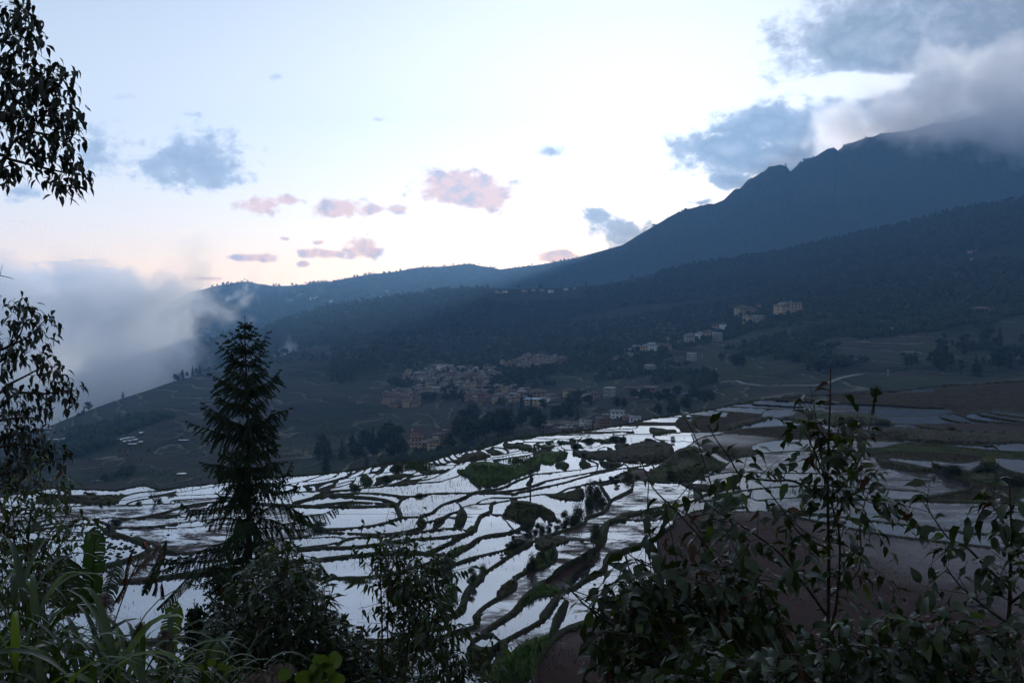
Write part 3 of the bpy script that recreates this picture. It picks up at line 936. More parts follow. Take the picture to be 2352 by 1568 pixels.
# connected paddies
pond = S > 0.45
lab = np.zeros((NR, NC), np.int32)
nl = 0
flat = pond.ravel(); lf = lab.ravel()
for st in np.flatnonzero(flat):
    if lf[st]:
        continue
    nl += 1
    stack = [int(st)]; lf[st] = nl
    while stack:
        q = stack.pop()
        c = q % NC
        for nb in ((q - 1) if c else -1, (q + 1) if c < NC - 1 else -1, q - NC, q + NC):
            if 0 <= nb < NR * NC and flat[nb] and not lf[nb]:
                lf[nb] = nl; stack.append(nb)
cnt = np.bincount(lf, minlength=nl + 1)
small = cnt < 10
lf[small[lf]] = 0
RA, RB, RC = ray(GX, GY)
Tb = -27.58 / (RC + 0.052 - 0.02 * RA)              # depth where the ray meets the mean slope of the spur
ZB = RC * Tb
lev = np.zeros(nl + 1)
order = np.argsort(lf, kind='stable'); ls = lf[order]
bounds = np.searchsorted(ls, np.arange(nl + 2))
zbf = ZB.ravel()
for k in range(1, nl + 1):
    if not small[k]:
        lev[k] = np.median(zbf[order[bounds[k]:bounds[k + 1]]])
# a bank can only be as high as the width it shows
dy_row = np.abs(np.gradient(gy))
pairs = {}
for c in range(0, NC, 3):
    cl = lab[:, c]
    prev = 0; gap = 0.0
    for r in range(NR - 1, -1, -1):
        k = cl[r]
        if k == 0:
            gap += dy_row[r]
        else:
            if prev and k != prev and gap < 40:
                pairs.setdefault((prev, k), []).append(0.8 * Tb[r, c] / FPX * gap)
            prev = k; gap = 0.0
cons = [(a, b, float(np.median(v))) for (a, b), v in pairs.items() if len(v) >= 2]
for _ in range(60):
    ch = False
    for a, b, g in cons:
        if lev[b] > lev[a] + g + 1e-3:
            e = lev[b] - lev[a] - g
            lev[b] -= e * 0.6; lev[a] += e * 0.4; ch = True
    if not ch:
        break

# spread the water levels through the banks
H = np.where(lab > 0, lev[lab], 0.0)
known = lab > 0
kn = known.astype(float)
for it in range(70):
    sh = H * kn
    num = np.zeros_like(H); den = np.zeros_like(H)
    for ax, s_ in ((0, 1), (0, -1), (1, 1), (1, -1)):
        q = np.roll(sh, s_, ax); k2 = np.roll(kn, s_, ax)
        if ax == 0: (q if s_ == 1 else q)[0 if s_ == 1 else -1, :] = 0; k2[0 if s_ == 1 else -1, :] = 0
        else: q[:, 0 if s_ == 1 else -1] = 0; k2[:, 0 if s_ == 1 else -1] = 0
        num += q; den += k2
    upd = (~known) & (den > 0)
    H = np.where(upd, num / np.maximum(den, 1e-9), H)
    kn = np.where(upd, 1.0, kn)
H = np.where(kn > 0, H, ZB)
HM = np.where(lab > 0, lev[lab], -1e3)
for it in range(5):
    q = HM.copy()
    q[1:] = np.maximum(q[1:], HM[:-1]); q[:-1] = np.maximum(q[:-1], HM[1:])
    q[:, 1:] = np.maximum(q[:, 1:], HM[:, :-1]); q[:, :-1] = np.maximum(q[:, :-1], HM[:, 1:])
    HM = np.where(lab > 0, HM, q)
HM = np.where(HM < -900, H, np.minimum(HM, H + 2.5))
# bank profile: grows away from its near edge no faster than a steep face, falls off behind
vd = np.zeros((NR, NC)); run = np.zeros(NC)
for r in range(NR - 1, -1, -1):
    inb = lab[r] == 0
    run = np.where(inb, run + dy_row[r], 0.0)
    vd[r] = run
soft = np.clip(-S / 2.0, 0, 1); soft = soft * soft * (3 - 2 * soft)
rough = 0.12 * fbm(GX / 5, GY / 3.5, 21, 3)
bh = np.minimum(0.55 * soft + RISE * (1 + 0.7 * fbm(GX / 16, GY / 8, 33, 4)), 0.62 * Tb / FPX * vd) + rough * soft * (1 + 1.5 * (RISE > .3))
bed = 0.35 * np.clip(S / 4.0, 0, 1)
crest = np.clip(-S / 1.6, 0, 1); crest = crest * crest * (3 - 2 * crest)
H = H + np.where(S > 0, -bed, np.maximum(bh, 0.0) + np.maximum(HM - H, 0) * crest)
for r in range(NR - 2, -1, -1):          # no overhangs
    lim = H[r + 1] + 0.92 * Tb[r] / FPX * dy_row[r]
    H[r] = np.where(lab[r] == 0, np.minimum(H[r], np.where(lab[r + 1] > 0, lim + 0.4, lim)), H[r])
D = np.where(RC < -0.02, H / np.minimum(RC, -0.02), 900.0)
D = np.clip(D, 55, 760)
VX = RA * D; VY = D; VZ = RC * D
# rim: keep rows below the edge, then three rows falling away behind it
keep = GY >= edge_y[None, :] - 0.8
top = np.argmax(keep, axis=0)
idx = -np.ones((NR + 4, NC), np.int64)
ar = np.arange(NR)[:, None]
use = ar >= top[None, :]
idx[4:][use] = np.arange(use.sum())
verts = np.stack([VX[use], VY[use], VZ[use]], 1)
cols_ = np.stack([KIND[use], S[use], MS[use]], 1)
extra = []
base = len(verts)
skx = np.arange(NC)
tv = np.stack([VX[top, skx], VY[top, skx], VZ[top, skx]], 1)
sk_rows = []
for j, (dd, dz) in enumerate(((6, -2.0), (40, -13), (140, -42), (330, -90))):
    f = (tv[:, 1] + dd) / tv[:, 1]
    e = np.stack([tv[:, 0] * f, tv[:, 1] * f, tv[:, 2] + dz + 2.0 * fbm(tv[:, 0] / 15, tv[:, 1] * 0 + j, 4)], 1)
    sk_rows.append(np.arange(base, base + NC)); extra.append(e); base += NC
verts = np.vstack([verts] + extra)
cols_ = np.vstack([cols_, np.tile([1, -8, 60], (4 * NC, 1))])
full = idx[4:]
q = np.stack([full[:-1, :-1], full[1:, :-1], full[1:, 1:], full[:-1, 1:]], -1).reshape(-1, 4)
q = q[(q >= 0).all(1)]
# stitch the stepped rim
tri_extra = []
tl = full[top, skx]
prev = tl
for sr in sk_rows:
    tri_extra.append(np.stack([sr[:-1], prev[:-1], prev[1:], sr[1:]], -1)); prev = sr
rim = []
for c in range(NC - 1):
    if top[c] != top[c + 1]:
        hi, lo = (c, c + 1) if top[c] > top[c + 1] else (c + 1, c)
        for r in range(top[lo], top[hi]):
            a, b_, p_ = full[r, lo], full[r + 1, lo], tl[hi]
            rim.append((a, b_, p_, p_) if False else (a, b_, p_))
faces4 = np.vstack([q] + tri_extra)


def terrain_mat():
    m, t, out = new_mat('bank_earth')
    at = t.node('ShaderNodeAttribute', attribute_name='cover')
    sepc = t.node('ShaderNodeSeparateColor'); t.l.new(at.outputs['Color'], sepc.inputs[0])
    g = t.node('ShaderNodeNewGeometry')
    pos = g.outputs['Position']
    n1_ = t.noise(pos, 0.25, 5, 0.6); n2_ = t.noise(pos, 2.2, 4, 0.65); n3_ = t.noise(pos, 0.08, 3)
    earth = t.mix(n2_, (0.022, 0.018, 0.012), (0.05, 0.042, 0.028))
    moss = t.mix(n2_, (0.020, 0.022, 0.008), (0.05, 0.054, 0.018))
    c = t.mix(t.sstep(n1_, 0.36, 0.62), earth, moss)
    gr = t.mix(n2_, (0.024, 0.03, 0.009), (0.05, 0.058, 0.018))
    gr = t.mix(t.sstep(n3_, 0.4, 0.6), gr, t.mix(n2_, (0.035, 0.028, 0.016), (0.06, 0.05, 0.026)))
    c = t.mix(sepc.outputs[0], c, gr)
    c = t.mix(t.math('MULTIPLY', sepc.outputs[1], t.sstep(n1_, 0.3, 0.6)), c, t.mix(n2_, (0.035, 0.06, 0.012), (0.07, 0.11, 0.022)))
    c = t.mix(t.math('MULTIPLY', sepc.outputs[2], t.sstep(n1_, 0.62, 0.42)), c, t.mix(n2_, (0.03, 0.021, 0.014), (0.062, 0.044, 0.028)))
    h = t.math('ADD', n2_, t.math('MULTIPLY', t.noise(pos, 7.0, 3, 0.7), 0.5))
    b = pbsdf(t, c, 0.9, 0.12, bump(t, h, 0.9, 0.25))
    t.l.new(b.outputs[0], out.inputs[0])
    return m


M['bank'] = terrain_mat()
me = bpy.data.meshes.new('terraces')
nv = len(verts)
me.vertices.add(nv); me.vertices.foreach_set('co', verts.astype(np.float32).ravel())
rim = np.array(rim, np.int32).reshape(-1, 3)
nf = len(faces4) + len(rim)
me.loops.add(len(faces4) * 4 + len(rim) * 3)
me.loops.foreach_set('vertex_index', np.concatenate([faces4.ravel(), rim.ravel()]).astype(np.int32))
me.polygons.add(nf)
me.polygons.foreach_set('loop_start', np.concatenate([np.arange(len(faces4)) * 4, len(faces4) * 4 + np.arange(len(rim)) * 3]).astype(np.int32))
me.polygons.foreach_set('use_smooth', np.ones(nf, bool))
ca = me.color_attributes.new('cover', 'FLOAT_COLOR', 'POINT')
kd = cols_[:, 0]
ccol = np.stack([(kd == 1) * 1.0, (kd == 2) * 1.0, (kd == 4) * 1.0, np.ones(nv)], 1).astype(np.float32)
ca.data.foreach_set('color', ccol.ravel())
me.materials.append(M['bank'])
me.update(calc_edges=True); me.validate()
terr = link(bpy.data.objects.new('terraced_ground', me))
tag(terr, 'winding earth banks and knolls between the flooded paddies', kind='structure')

# water sheets, one per paddy
ptype = {}
for reg, x, y, ty in SEEDS:
    x0, y0, k = REG[reg]
    px, py = (x / k + x0) * SRC, (y / k + y0) * SRC
    c = int(np.clip(np.searchsorted(gx, px), 0, NC - 1)); r = int(np.clip(np.searchsorted(gy, py), 0, NR - 1))
    win = lab[max(r - 3, 0):r + 4, max(c - 3, 0):c + 4].ravel(); win = win[win > 0]
    if len(win):
        ptype[int(np.bincount(win).argmax())] = ty
WNAME = {'water': 'paddy_water', 'wet': 'shallow_paddy_water', 'half': 'half_dried_paddy', 'mud': 'muddy_paddy', 'field': 'green_field', 'soil': 'bare_field', 'ripple': 'rippled_paddy_water', 'ripple_half': 'rippled_muddy_paddy'}
dil = lab.copy()
for it in range(1):
    for ax, s_ in ((0, 1), (0, -1), (1, 1), (1, -1)):
        rr = np.roll(dil, s_, ax)
        if ax == 0: rr[0 if s_ == 1 else -1, :] = 0
        else: rr[:, 0 if s_ == 1 else -1] = 0
        dil = np.where(dil == 0, rr, dil)
rows_of = {}
for r in range(NR - 1):
    line = dil[r]
    cuts = np.flatnonzero(np.diff(line)) + 1
    st = np.concatenate([[0], cuts]); en = np.concatenate([cuts, [NC]])
    for a, b in zip(st, en):
        k = line[a]
        if k and not small[k]:
            rows_of.setdefault(int(k), []).append((r, a, b))
for k, runs in rows_of.items():
    L = lev[k]
    ty = ptype.get(k, 'water')
    cxm = float(np.mean([(gx[a] + gx[b - 1]) / 2 for _, a, b in runs])); cym = float(np.mean([gy[r] for r, _, _ in runs]))
    if cxm > 1590 and ty in ('water', 'half'):
        ty = 'ripple' if ty == 'water' else 'ripple_half'
    vs = []; fs = []
    for (r, a, b) in runs:
        ya = gy[r] - 0.55 * dy_row[r]; yb = gy[r] + 0.55 * dy_row[r]
        xa = gx[a] - 1.0; xb = gx[b - 1] + 1.0
        o = len(vs)
        for (x, y) in ((xa, yb), (xb, yb), (xb, ya), (xa, ya)):
            ra, rb_, rc = ray(x, y)
            t_ = L / min(float(rc), -0.02)
            vs.append((float(ra) * t_, t_, L))
        fs.append((o, o + 1, o + 2, o + 3))
    wm = mesh_np('paddy', np.array(vs), np.array(fs), (M[ty],))
    tag(link(bpy.data.objects.new(WNAME[ty], wm)), kind='structure')

# ------------------------------------------------------------------ near slope under the viewpoint
def near_z(x, y):
    r = math.hypot(x, max(y, 0))
    return -2.2 - 0.40 * r + 0.35 * float(fbm(x / 4.0, y / 4.0, 31, 3)) - 0.3


ng = []
nxs = np.concatenate([np.linspace(-150, -40, 23), np.linspace(-38, 38, 77), np.linspace(40, 150, 23)])
nys = np.concatenate([np.linspace(-60, -4, 15), np.linspace(-3, 40, 87), np.linspace(42, 92, 26)])
NX, NY = np.meshgrid(nxs, nys)
NZ = -2.2 - 0.40 * np.hypot(NX, np.maximum(NY, 0)) + 0.35 * fbm(NX / 4, NY / 4, 31, 3) - 0.3 + np.maximum(-NY, 0) * 0.3
nvv = np.stack([NX.ravel(), NY.ravel(), NZ.ravel()], 1)
ii = np.arange(NX.size).reshape(NX.shape)
nff = np.stack([ii[:-1, :-1], ii[:-1, 1:], ii[1:, 1:], ii[1:, :-1]], -1).reshape(-1, 4)
M['slope'] = mat_simple('slope_earth', (0.022, 0.024, 0.010), (0.045, 0.036, 0.02), 1.2, 0.95, 0.1, 0.6)
slope = link(bpy.data.objects.new('near_slope', mesh_np('near_slope', nvv, nff, (M['slope'],), smooth=True)))
tag(slope, kind='structure')

# ------------------------------------------------------------------ hills across the valley
RIDGE_FAR = [(-700, 800), (200, 760), (330, 730), (400, 690), (450, 669), (500, 655), (535, 650), (560, 647), (590, 652), (620, 657), (660, 657), (700, 655), (735, 649), (765, 648), (800, 638), (850, 628),
             (900, 624), (960, 613), (985, 612), (1020, 611), (1080, 606), (1110, 611), (1150, 618), (1200, 612), (1250, 605), (1330, 590), (1430, 563), (1465, 541), (1500, 520), (1535, 500), (1570, 481),
             (1610, 471), (1640, 470), (1665, 456), (1685, 436), (1700, 432), (1720, 416), (1740, 402), (1765, 384), (1790, 376), (1805, 379), (1816, 391), (1830, 378), (1850, 363), (1880, 354),
             (1900, 342), (1915, 338), (1926, 347), (1940, 331), (1970, 322), (2030, 308), (2100, 296), (2200, 272), (2300, 262), (2400, 262), (2600, 250), (2900, 300), (3200, 400)]
RIDGE_MID = [(-400, 930), (300, 900), (380, 862), (443, 816), (480, 792), (520, 769), (570, 765), (623, 752), (659, 735), (690, 728), (722, 715), (760, 706), (802, 700), (860, 690), (916, 682), (970, 676), (1022, 666), (1114, 662),
             (1200, 664), (1300, 660), (1370, 655), (1450, 640), (1520, 624), (1600, 605), (1700, 592), (1800, 575), (1900, 552), (2000, 530), (2100, 508), (2200, 480), (2352, 455), (2500, 435), (2900, 420)]
RIDGE_NEAR = [(-500, 1180), (-150, 1060), (0, 1018), (60, 996), (120, 975), (180, 950), (250, 925), (320, 902), (400, 876), (450, 862), (500, 852), (560, 838), (620, 825), (680, 806), (750, 790), (850, 776), (1000, 765), (1300, 742),
              (1600, 715), (1900, 660), (2100, 640), (2400, 600), (2900, 560)]


def curve(pts):
    a = np.array(pts, float)
    return lambda x: np.interp(x, a[:, 0], a[:, 1])


rf0, rm, rn = curve(RIDGE_FAR), curve(RIDGE_MID), curve(RIDGE_NEAR)
rf = lambda x: rf0(x) - np.where(np.asarray(x) > 1560, np.abs(fbm(np.asarray(x) / 34.0, np.asarray(x) * 0, 71, 3)) * 9 - 3, 0)
edge_f = curve(EDGE)
# each slope: foot and crest as (pixel height, distance) curves
near_foot_y = lambda x: edge_f(x) + 26
near_foot_d = curve([(-500, 470), (300, 470), (1000, 500), (1500, 520), (1800, 520), (2100, 560), (2400, 600), (2900, 600)])
near_top_d = curve([(-500, 950), (120, 1100), (400, 1300), (750, 1550), (1000, 1750), (1300, 1750), (1600, 1650), (1900, 1500), (2400, 1400), (2900, 1400)])
mid_foot_y = lambda x: rn(x) + np.interp(x, [400, 800], [60, 4])
mid_foot_d = lambda x: near_top_d(x) * np.interp(x, [400, 800], [1.12, 1.02])
mid_top_d = curve([(-400, 1900), (443, 1900), (800, 2300), (1400, 2500), (2000, 2400), (2400, 2300), (2900, 2200)])
far_foot_y = lambda x: np.maximum(rm(x) + 40, 745 - 0 * x)
far_foot_d = lambda x: mid_top_d(x) * 1.2
far_top_d = curve([(-700, 3600), (450, 3900), (800, 4200), (1300, 4500), (1700, 4400), (2000, 4300), (2400, 4300), (3200, 4300)])

SLOPES = {'near': (near_foot_y, near_foot_d, rn, near_top_d, 3.0, 70.0), 'mid': (mid_foot_y, mid_foot_d, rm, mid_top_d, 7.0, 190.0),
          'far': (far_foot_y, far_foot_d, rf, far_top_d, 34.0, 420.0)}


def slope_pt(nm, x, t):
    """world point on a hillside: x along the picture, t from foot (0) to crest (1)"""
    fy, fd, ty, td, amp, wl = SLOPES[nm]
    x = np.asarray(x, float); t = np.asarray(t, float)
    y = fy(x) * (1 - t) + ty(x) * t
    e = 0.80 if nm == 'near' else 0.9
    d = fd(x) * (td(x) / fd(x)) ** (t ** e)
    a, b, c = ray(x, y)
    X, Y, Z = a * d, d, c * d
    fade = np.clip((1 - t) * 5, 0.10 if nm == 'far' else 0.22, 1) * np.clip(t * 6, 0, 1)
    gul = np.abs(fbm(X / wl, Y / wl * 0.6, 41 if nm == 'near' else 57, 3))
    n = fbm(X / wl, Y / wl, 17, 4) * amp * 1.3 - gul * amp * 2.4 + fbm(X / 22.0, Y / 22.0, 8, 2) * (0.8 if nm == 'near' else 2.0)
    return X, Y, Z + n * fade


def slope_at(nm, x, y):
    fy, fd, ty, td, amp, wl = SLOPES[nm]
    t = np.clip((fy(x) - y) / (fy(x) - ty(x)), 0, 1)
    X, Y, Z = slope_pt(nm, x, t)
    return Vector((float(X), float(Y), float(Z)))


def hill_mat(name, terr_scale, forest, far=False):
    m, t, out = new_mat(name)
    g = t.node('ShaderNodeNewGeometry'); pos = g.outputs['Position']
    sepx = t.node('ShaderNodeSeparateXYZ'); t.l.new(pos, sepx.inputs[0])
    big_ = t.noise(pos, 0.004, 5, 0.6); med = t.noise(pos, 0.02, 4, 0.6); fine = t.noise(pos, 0.12, 5, 0.7)
    brown = t.mix(med, (0.026, 0.021, 0.016), (0.046, 0.038, 0.028))
    green = t.mix(med, (0.020, 0.027, 0.012), (0.038, 0.044, 0.020))
    wood = t.mix(fine, (0.012, 0.017, 0.008), (0.034, 0.042, 0.018))
    c = t.mix(t.sstep(t.noise(pos, 0.012, 4), 0.42, 0.6), brown, green)
    # terrace risers as thin contour bands
    z = t.math('ADD', sepx.outputs[2], t.math('MULTIPLY', t.math('SUBTRACT', med, 0.5), 5.0))
    st = t.math('FRACT', t.math('DIVIDE', z, terr_scale))
    lip = t.math('MULTIPLY', t.sstep(st, 0.80, 0.92), t.math('SUBTRACT', 1.0, t.sstep(st, 0.95, 1.0)))
    lip = t.math('MULTIPLY', lip, t.sstep(t.noise(pos, 0.016, 4), 0.36, 0.56))
    c = t.mix(t.math('MULTIPLY', lip, 0.9), c, t.mix(fine, (0.085, 0.08, 0.06), (0.18, 0.165, 0.12)))
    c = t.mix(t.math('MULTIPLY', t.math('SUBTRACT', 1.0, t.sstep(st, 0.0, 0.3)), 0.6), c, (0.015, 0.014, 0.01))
    fm = t.sstep(t.math('ADD', big_, t.math('MULTIPLY', t.math('SUBTRACT', fine, 0.5), 0.25)), forest - 0.05, forest + 0.05)
    c = t.mix(fm, c, wood)
    h = t.math('ADD', t.math('MULTIPLY', fine, t.math('ADD', 0.4, t.math('MULTIPLY', fm, 1.6))), t.math('MULTIPLY', lip, 0.6))
    b = pbsdf(t, c, 0.95, 0.05, bump(t, h, 0.9, 4.0))
    t.l.new(b.outputs[0], out.inputs[0])
    return m


M['hill_near'] = hill_mat('terraced_hillside', 4.4, 0.60)
M['hill_mid'] = hill_mat('wooded_hillside', 7.0, 0.42)
M['hill_far'] = hill_mat('distant_mountain', 14.0, 0.36)


def build_slope(nm, name, mat, x0, x1, dx, nt, label):
    xs = np.arange(x0, x1 + dx, dx)
    ts = np.linspace(0, 1, nt)
    XX, TT = np.meshgrid(xs, ts)
    X, Y, Z = slope_pt(nm, XX, TT)
    # the far side behind the crest and a foot running down out of sight
    rows = [(X[0] * 0.985, Y[0] * 0.985, Z[0] - 60 * (3 if nm == 'far' else 1))]
    rows += [(X[i], Y[i], Z[i]) for i in range(nt)]
    for k, (f, dz) in enumerate(((1.012, -0.012), (1.05, -0.055), (1.2, -0.22))):
        rows.append((X[-1] * f, Y[-1] * f, Z[-1] + Y[-1] * dz))
    V = np.stack([np.stack(r, -1) for r in rows], 0)
    n = V.shape[0]; k = V.shape[1]
    ids = np.arange(n * k).reshape(n, k)
    F = np.stack([ids[:-1, :-1], ids[:-1, 1:], ids[1:, 1:], ids[1:, :-1]], -1).reshape(-1, 4)
    o = link(bpy.data.objects.new(name, mesh_np(name, V.reshape(-1, 3), F, (mat,), smooth=True)))
    return tag(o, label, kind='structure')


build_slope('near', 'terraced_hillside', M['hill_near'], -480, 2900, 4.0, 170, 'terraced hillside with villages across the valley')
build_slope('mid', 'wooded_hillside', M['hill_mid'], -380, 2900, 5.0, 110, 'wooded middle ridge rising to the right')
build_slope('far', 'mountain', M['hill_far'], -680, 3150, 5.0, 120, 'long blue mountain ridge with rocky peaks on the skyline')
# valley floor and the far ground under the cloud
vf = mesh_np('valley_floor', [(-6000, -1200, -470), (6000, -1200, -470), (6000, 5800, -470), (-6000, 5800, -470)], [(0, 1, 2, 3)], (M['hill_mid'],))
tag(link(bpy.data.objects.new('valley_floor', vf)), kind='structure')

# ------------------------------------------------------------------ air
def vol_mat(name, dens, color, aniso=0.0):
    m, t, out = new_mat(name)
    v = t.node('ShaderNodeVolumePrincipled')
    v.inputs['Color'].default_value = (*color, 1)
    v.inputs['Density'].default_value = dens
    v.inputs['Anisotropy'].default_value = aniso
    t.l.new(v.outputs[0], out.inputs['Volume'])
    return m, t, v


M['haze'], _, _ = vol_mat('haze', 0.000125, (0.30, 0.60, 1.0), 0.4)
hb = MB(); hb.box((0, 2150, 200), (12400, 7400, 1500))
hz = hb.build('haze', M['haze'])
tag(hz, 'thin blue haze filling the valley air', kind='stuff')


# the sea of cloud that fills the valley on the left, and the cap of cloud on the peaks
def lumpy(name, rows, mat, label, kind='stuff'):
    """closed lumpy body lofted through rings; each ring is a list of world points in the same order"""
    n = len(rows[0]); V = [p for r in rows for p in r]
    mb = MB()
    fs = []
    for i in range(len(rows) - 1):
        for k in range(n):
            k2 = (k + 1) % n
            fs.append((i * n + k, i * n + k2, (i + 1) * n + k2, (i + 1) * n + k))
    fs.append(tuple(range(n - 1, -1, -1))); fs.append(tuple(range((len(rows) - 1) * n, len(rows) * n)))
    mb.add(V, fs)
    o = mb.build(name, mat)
    return tag(o, label, kind=kind)


def cloud_mat(name, dens, scale, thr, z0, z1, x0, x1, wisp=1.0, col_=(0.97, 0.985, 1.0), d0=None, d1=None, skew=0.0, edge=0.75, tilt=0.0, top=None, g_=0.25):
    """cloud vapour: dense below z0, thinning out by z1, and thinning from x0 to x1 (angle to the right of straight ahead, tan)"""
    m, t, out = new_mat(name)
    g = t.node('ShaderNodeNewGeometry'); pos = g.outputs['Position']
    sx = t.node('ShaderNodeSeparateXYZ'); t.l.new(pos, sx.inputs[0])
    n = t.math('SUBTRACT', t.noise(pos, scale, 5, 0.6, 0.3), 0.5)
    fz = t.lin(t.math('ADD', sx.outputs[2], t.math('MULTIPLY', sx.outputs[0], tilt)), z0, z1, 1.0, -0.25)
    side_ = t.lin(t.math('ADD', sx.outputs[0], t.math('MULTIPLY', sx.outputs[1], skew)), x0, x1, 1.0, -0.35)
    f = t.math('MINIMUM', fz, side_)
    if top:
        f = t.math('MINIMUM', f, t.lin(sx.outputs[2], top[0], top[1], 1.0, -0.4))
    if d0 is not None:
        f = t.math('MINIMUM', f, t.lin(sx.outputs[1], d0, d1, -0.35, 1.0))
    f = t.math('ADD', f, t.math('MULTIPLY', n, wisp))
    de = t.math('MULTIPLY', t.sstep(f, thr, thr + edge), dens)
    v = t.node('ShaderNodeVolumePrincipled')
    v.inputs['Color'].default_value = (*col_, 1)
    v.inputs['Anisotropy'].default_value = g_
    t.l.new(de, v.inputs['Density'])
    t.l.new(v.outputs[0], out.inputs['Volume'])
    m.cycles.volume_sampling = 'MULTIPLE_IMPORTANCE'
    return m


scene.cycles.volume_step_rate = 0.25
M['fog'] = cloud_mat('cloud_sea', 0.018, 0.0042, 0.24, -150, 45, -130, 430, 3.4, (1, 1, 1), skew=0.475, edge=0.3)
fb = MB()
# plan outline of the cloud sea (right side follows the spur it laps against)
outl = [(-1900, 1000), (-640, 1080), (-420, 1330), (-330, 1560), (-250, 1900), (-200, 2500), (-350, 3300), (-700, 4200), (-1300, 5300), (-4800, 5600), (-4800, 2600)]
rings = []
for zz, f in ((-440, 1.0), (-200, 1.02), (-60, 1.02), (20, 1.0), (60, 0.97)):
    rings.append([(x * f if x < -900 else x, y, zz + 8 * math.sin(x * .01 + y * .007)) for x, y in outl])
lumpy('cloud_sea', rings, M['fog'], 'sea of pale blue cloud filling the valley on the left')

M['cap'] = cloud_mat('peak_cloud', 0.0040, 0.0050, 0.36, 1075, 800, 1500, 1100, 3.2, (1, 1, 1), edge=0.45, tilt=0.25, top=(640, 850), g_=0.55)
capo = [(1150, 3300), (1500, 2950), (2300, 2900), (3100, 3000), (3600, 3600), (3500, 4700), (2400, 4900), (1500, 4800), (1200, 4300)]
rings = [[(x, y, zz) for x, y in capo] for zz in (180, 500, 900)]
lumpy('peak_cloud', rings, M['cap'], 'grey cloud wrapping the top of the mountain at the right')

# ------------------------------------------------------------------ things on the terraces and across the valley
def terr_at(x, y):
    c = int(np.clip(np.searchsorted(gx, x), 0, NC - 1)); r = int(np.clip(np.searchsorted(gy, y), 0, NR - 1))
    return Vector((float(VX[r, c]), float(VY[r, c]), float(VZ[r, c])))


def px(reg, x, y):
    x0, y0, k = REG[reg]
    return (x / k + x0) * SRC, (y / k + y0) * SRC


M['bark'] = mat_simple('bark', (0.018, 0.014, 0.011), (0.05, 0.04, 0.032), 9.0, 0.9, 0.1, 0.4)
M['leaf_dark'] = mat_leaf('dark_foliage', (0.012, 0.018, 0.007), (0.03, 0.042, 0.014), 0.25, 0.6, 0.15, 2.0)
M['leaf_olive'] = mat_leaf('olive_foliage', (0.018, 0.024, 0.009), (0.042, 0.05, 0.018), 0.25, 0.6, 0.15, 2.0)
M['needle'] = mat_leaf('needles', (0.010, 0.017, 0.007), (0.02, 0.034, 0.013), 0.12, 0.65, 0.12, 2.0)
M['wood_mass'] = mat_simple('far_wood', (0.012, 0.017, 0.008), (0.032, 0.04, 0.017), 0.05, 0.95, 0.05)


def card(mb, p, n, up, w, h, mi=0):
    """small leafy patch: a bent pair of triangles"""
    s = n.cross(up)
    if s.length < 1e-4:
        s = Vector((1, 0, 0))
    s.normalize(); u = s.cross(n).normalized()
    a = p - s * w * .5; b = p + s * w * .5; c = p + u * h + n * (h * .25); d = p - u * h * .6
    mb.add([a, d, b, c], [(0, 1, 2), (0, 2, 3)], mi)


def rvec(r):
    while True:
        v = Vector((r.uniform(-1, 1), r.uniform(-1, 1), r.uniform(-1, 1)))
        if 0.05 < v.length < 1:
            return v.normalized()


def proto_tree(name, label, cat, seed, height, width, kind, ncards=260, mats=('bark', 'leaf_dark'), bare=0.18, cs=1.0):
    """tree of unit height: tapered trunk with limbs, and a ragged crown of leaf clumps"""
    r = random.Random(seed)
    root = thing(name, label, cat)
    tr = MB()
    bend = [Vector((r.uniform(-.02, .02) * k, r.uniform(-.02, .02) * k, height * k / 5)) for k in range(6)]
    tr.tube(bend, [height * .022 * (1 - .16 * k) for k in range(6)], 6)
    cr = MB()
    if kind == 'conifer':
        n = 9
        for i in range(n):
            f = i / (n - 1)
            z = height * (bare + (0.97 - bare) * f)
            rad = width * .5 * (1 - f) ** 0.8 + 0.02 * height
            for k in range(max(4, int(ncards / n * (1.25 - f) / 1.0))):
                a = r.uniform(0, 6.283); q = rad * math.sqrt(r.uniform(0.1, 1.0)) * r.uniform(.7, 1.12)
                p = Vector((math.cos(a) * q, math.sin(a) * q, z + r.uniform(-.05, .05) * height - q * 0.25))
                nn = (Vector((math.cos(a), math.sin(a), 0.8)) + rvec(r) * .5).normalized()
                card(cr, p, nn, Vector((math.cos(a), math.sin(a), -.4)), height * r.uniform(.05, .09), height * r.uniform(.06, .11))
        cr.add([(0.012 * height, 0, height * .9), (-.012 * height, 0, height * .9), (0, .01 * height, height * 1.04)], [(0, 1, 2)])
    else:
        lobes = []
        nl_ = {'broad': 7, 'dense': 13}.get(kind, 5)
        for i in range(nl_):
            a = i * 2.4 + r.uniform(-.5, .5); q = width * .30 * r.uniform(.4, 1.0) if i else 0
            z = height * r.uniform(bare + (.15 if bare > .1 else .02), .82) if i else height * .8
            lobes.append((Vector((math.cos(a) * q, math.sin(a) * q, z)), width * r.uniform(.2, .32) * (1.3 if kind == 'dense' else 1)))
            tr.tube([Vector((0, 0, height * (bare + .1))), lobes[-1][0]], [height * .012, height * .004], 4)
        for k in range(ncards):
            c, lr = lobes[r.randrange(nl_)]
            v = rvec(r)
            p = c + Vector((v.x, v.y, v.z * .8)) * lr * r.uniform(.45, 1.1)
            s = height * r.uniform(.045, .10) * cs
            card(cr, p, (v + rvec(r) * .7).normalized(), rvec(r), s, s * r.uniform(.7, 1.2))
    tr.build('trunk', M[mats[0]], root, True)
    cr.build('crown', M[mats[1]], root)
    return root


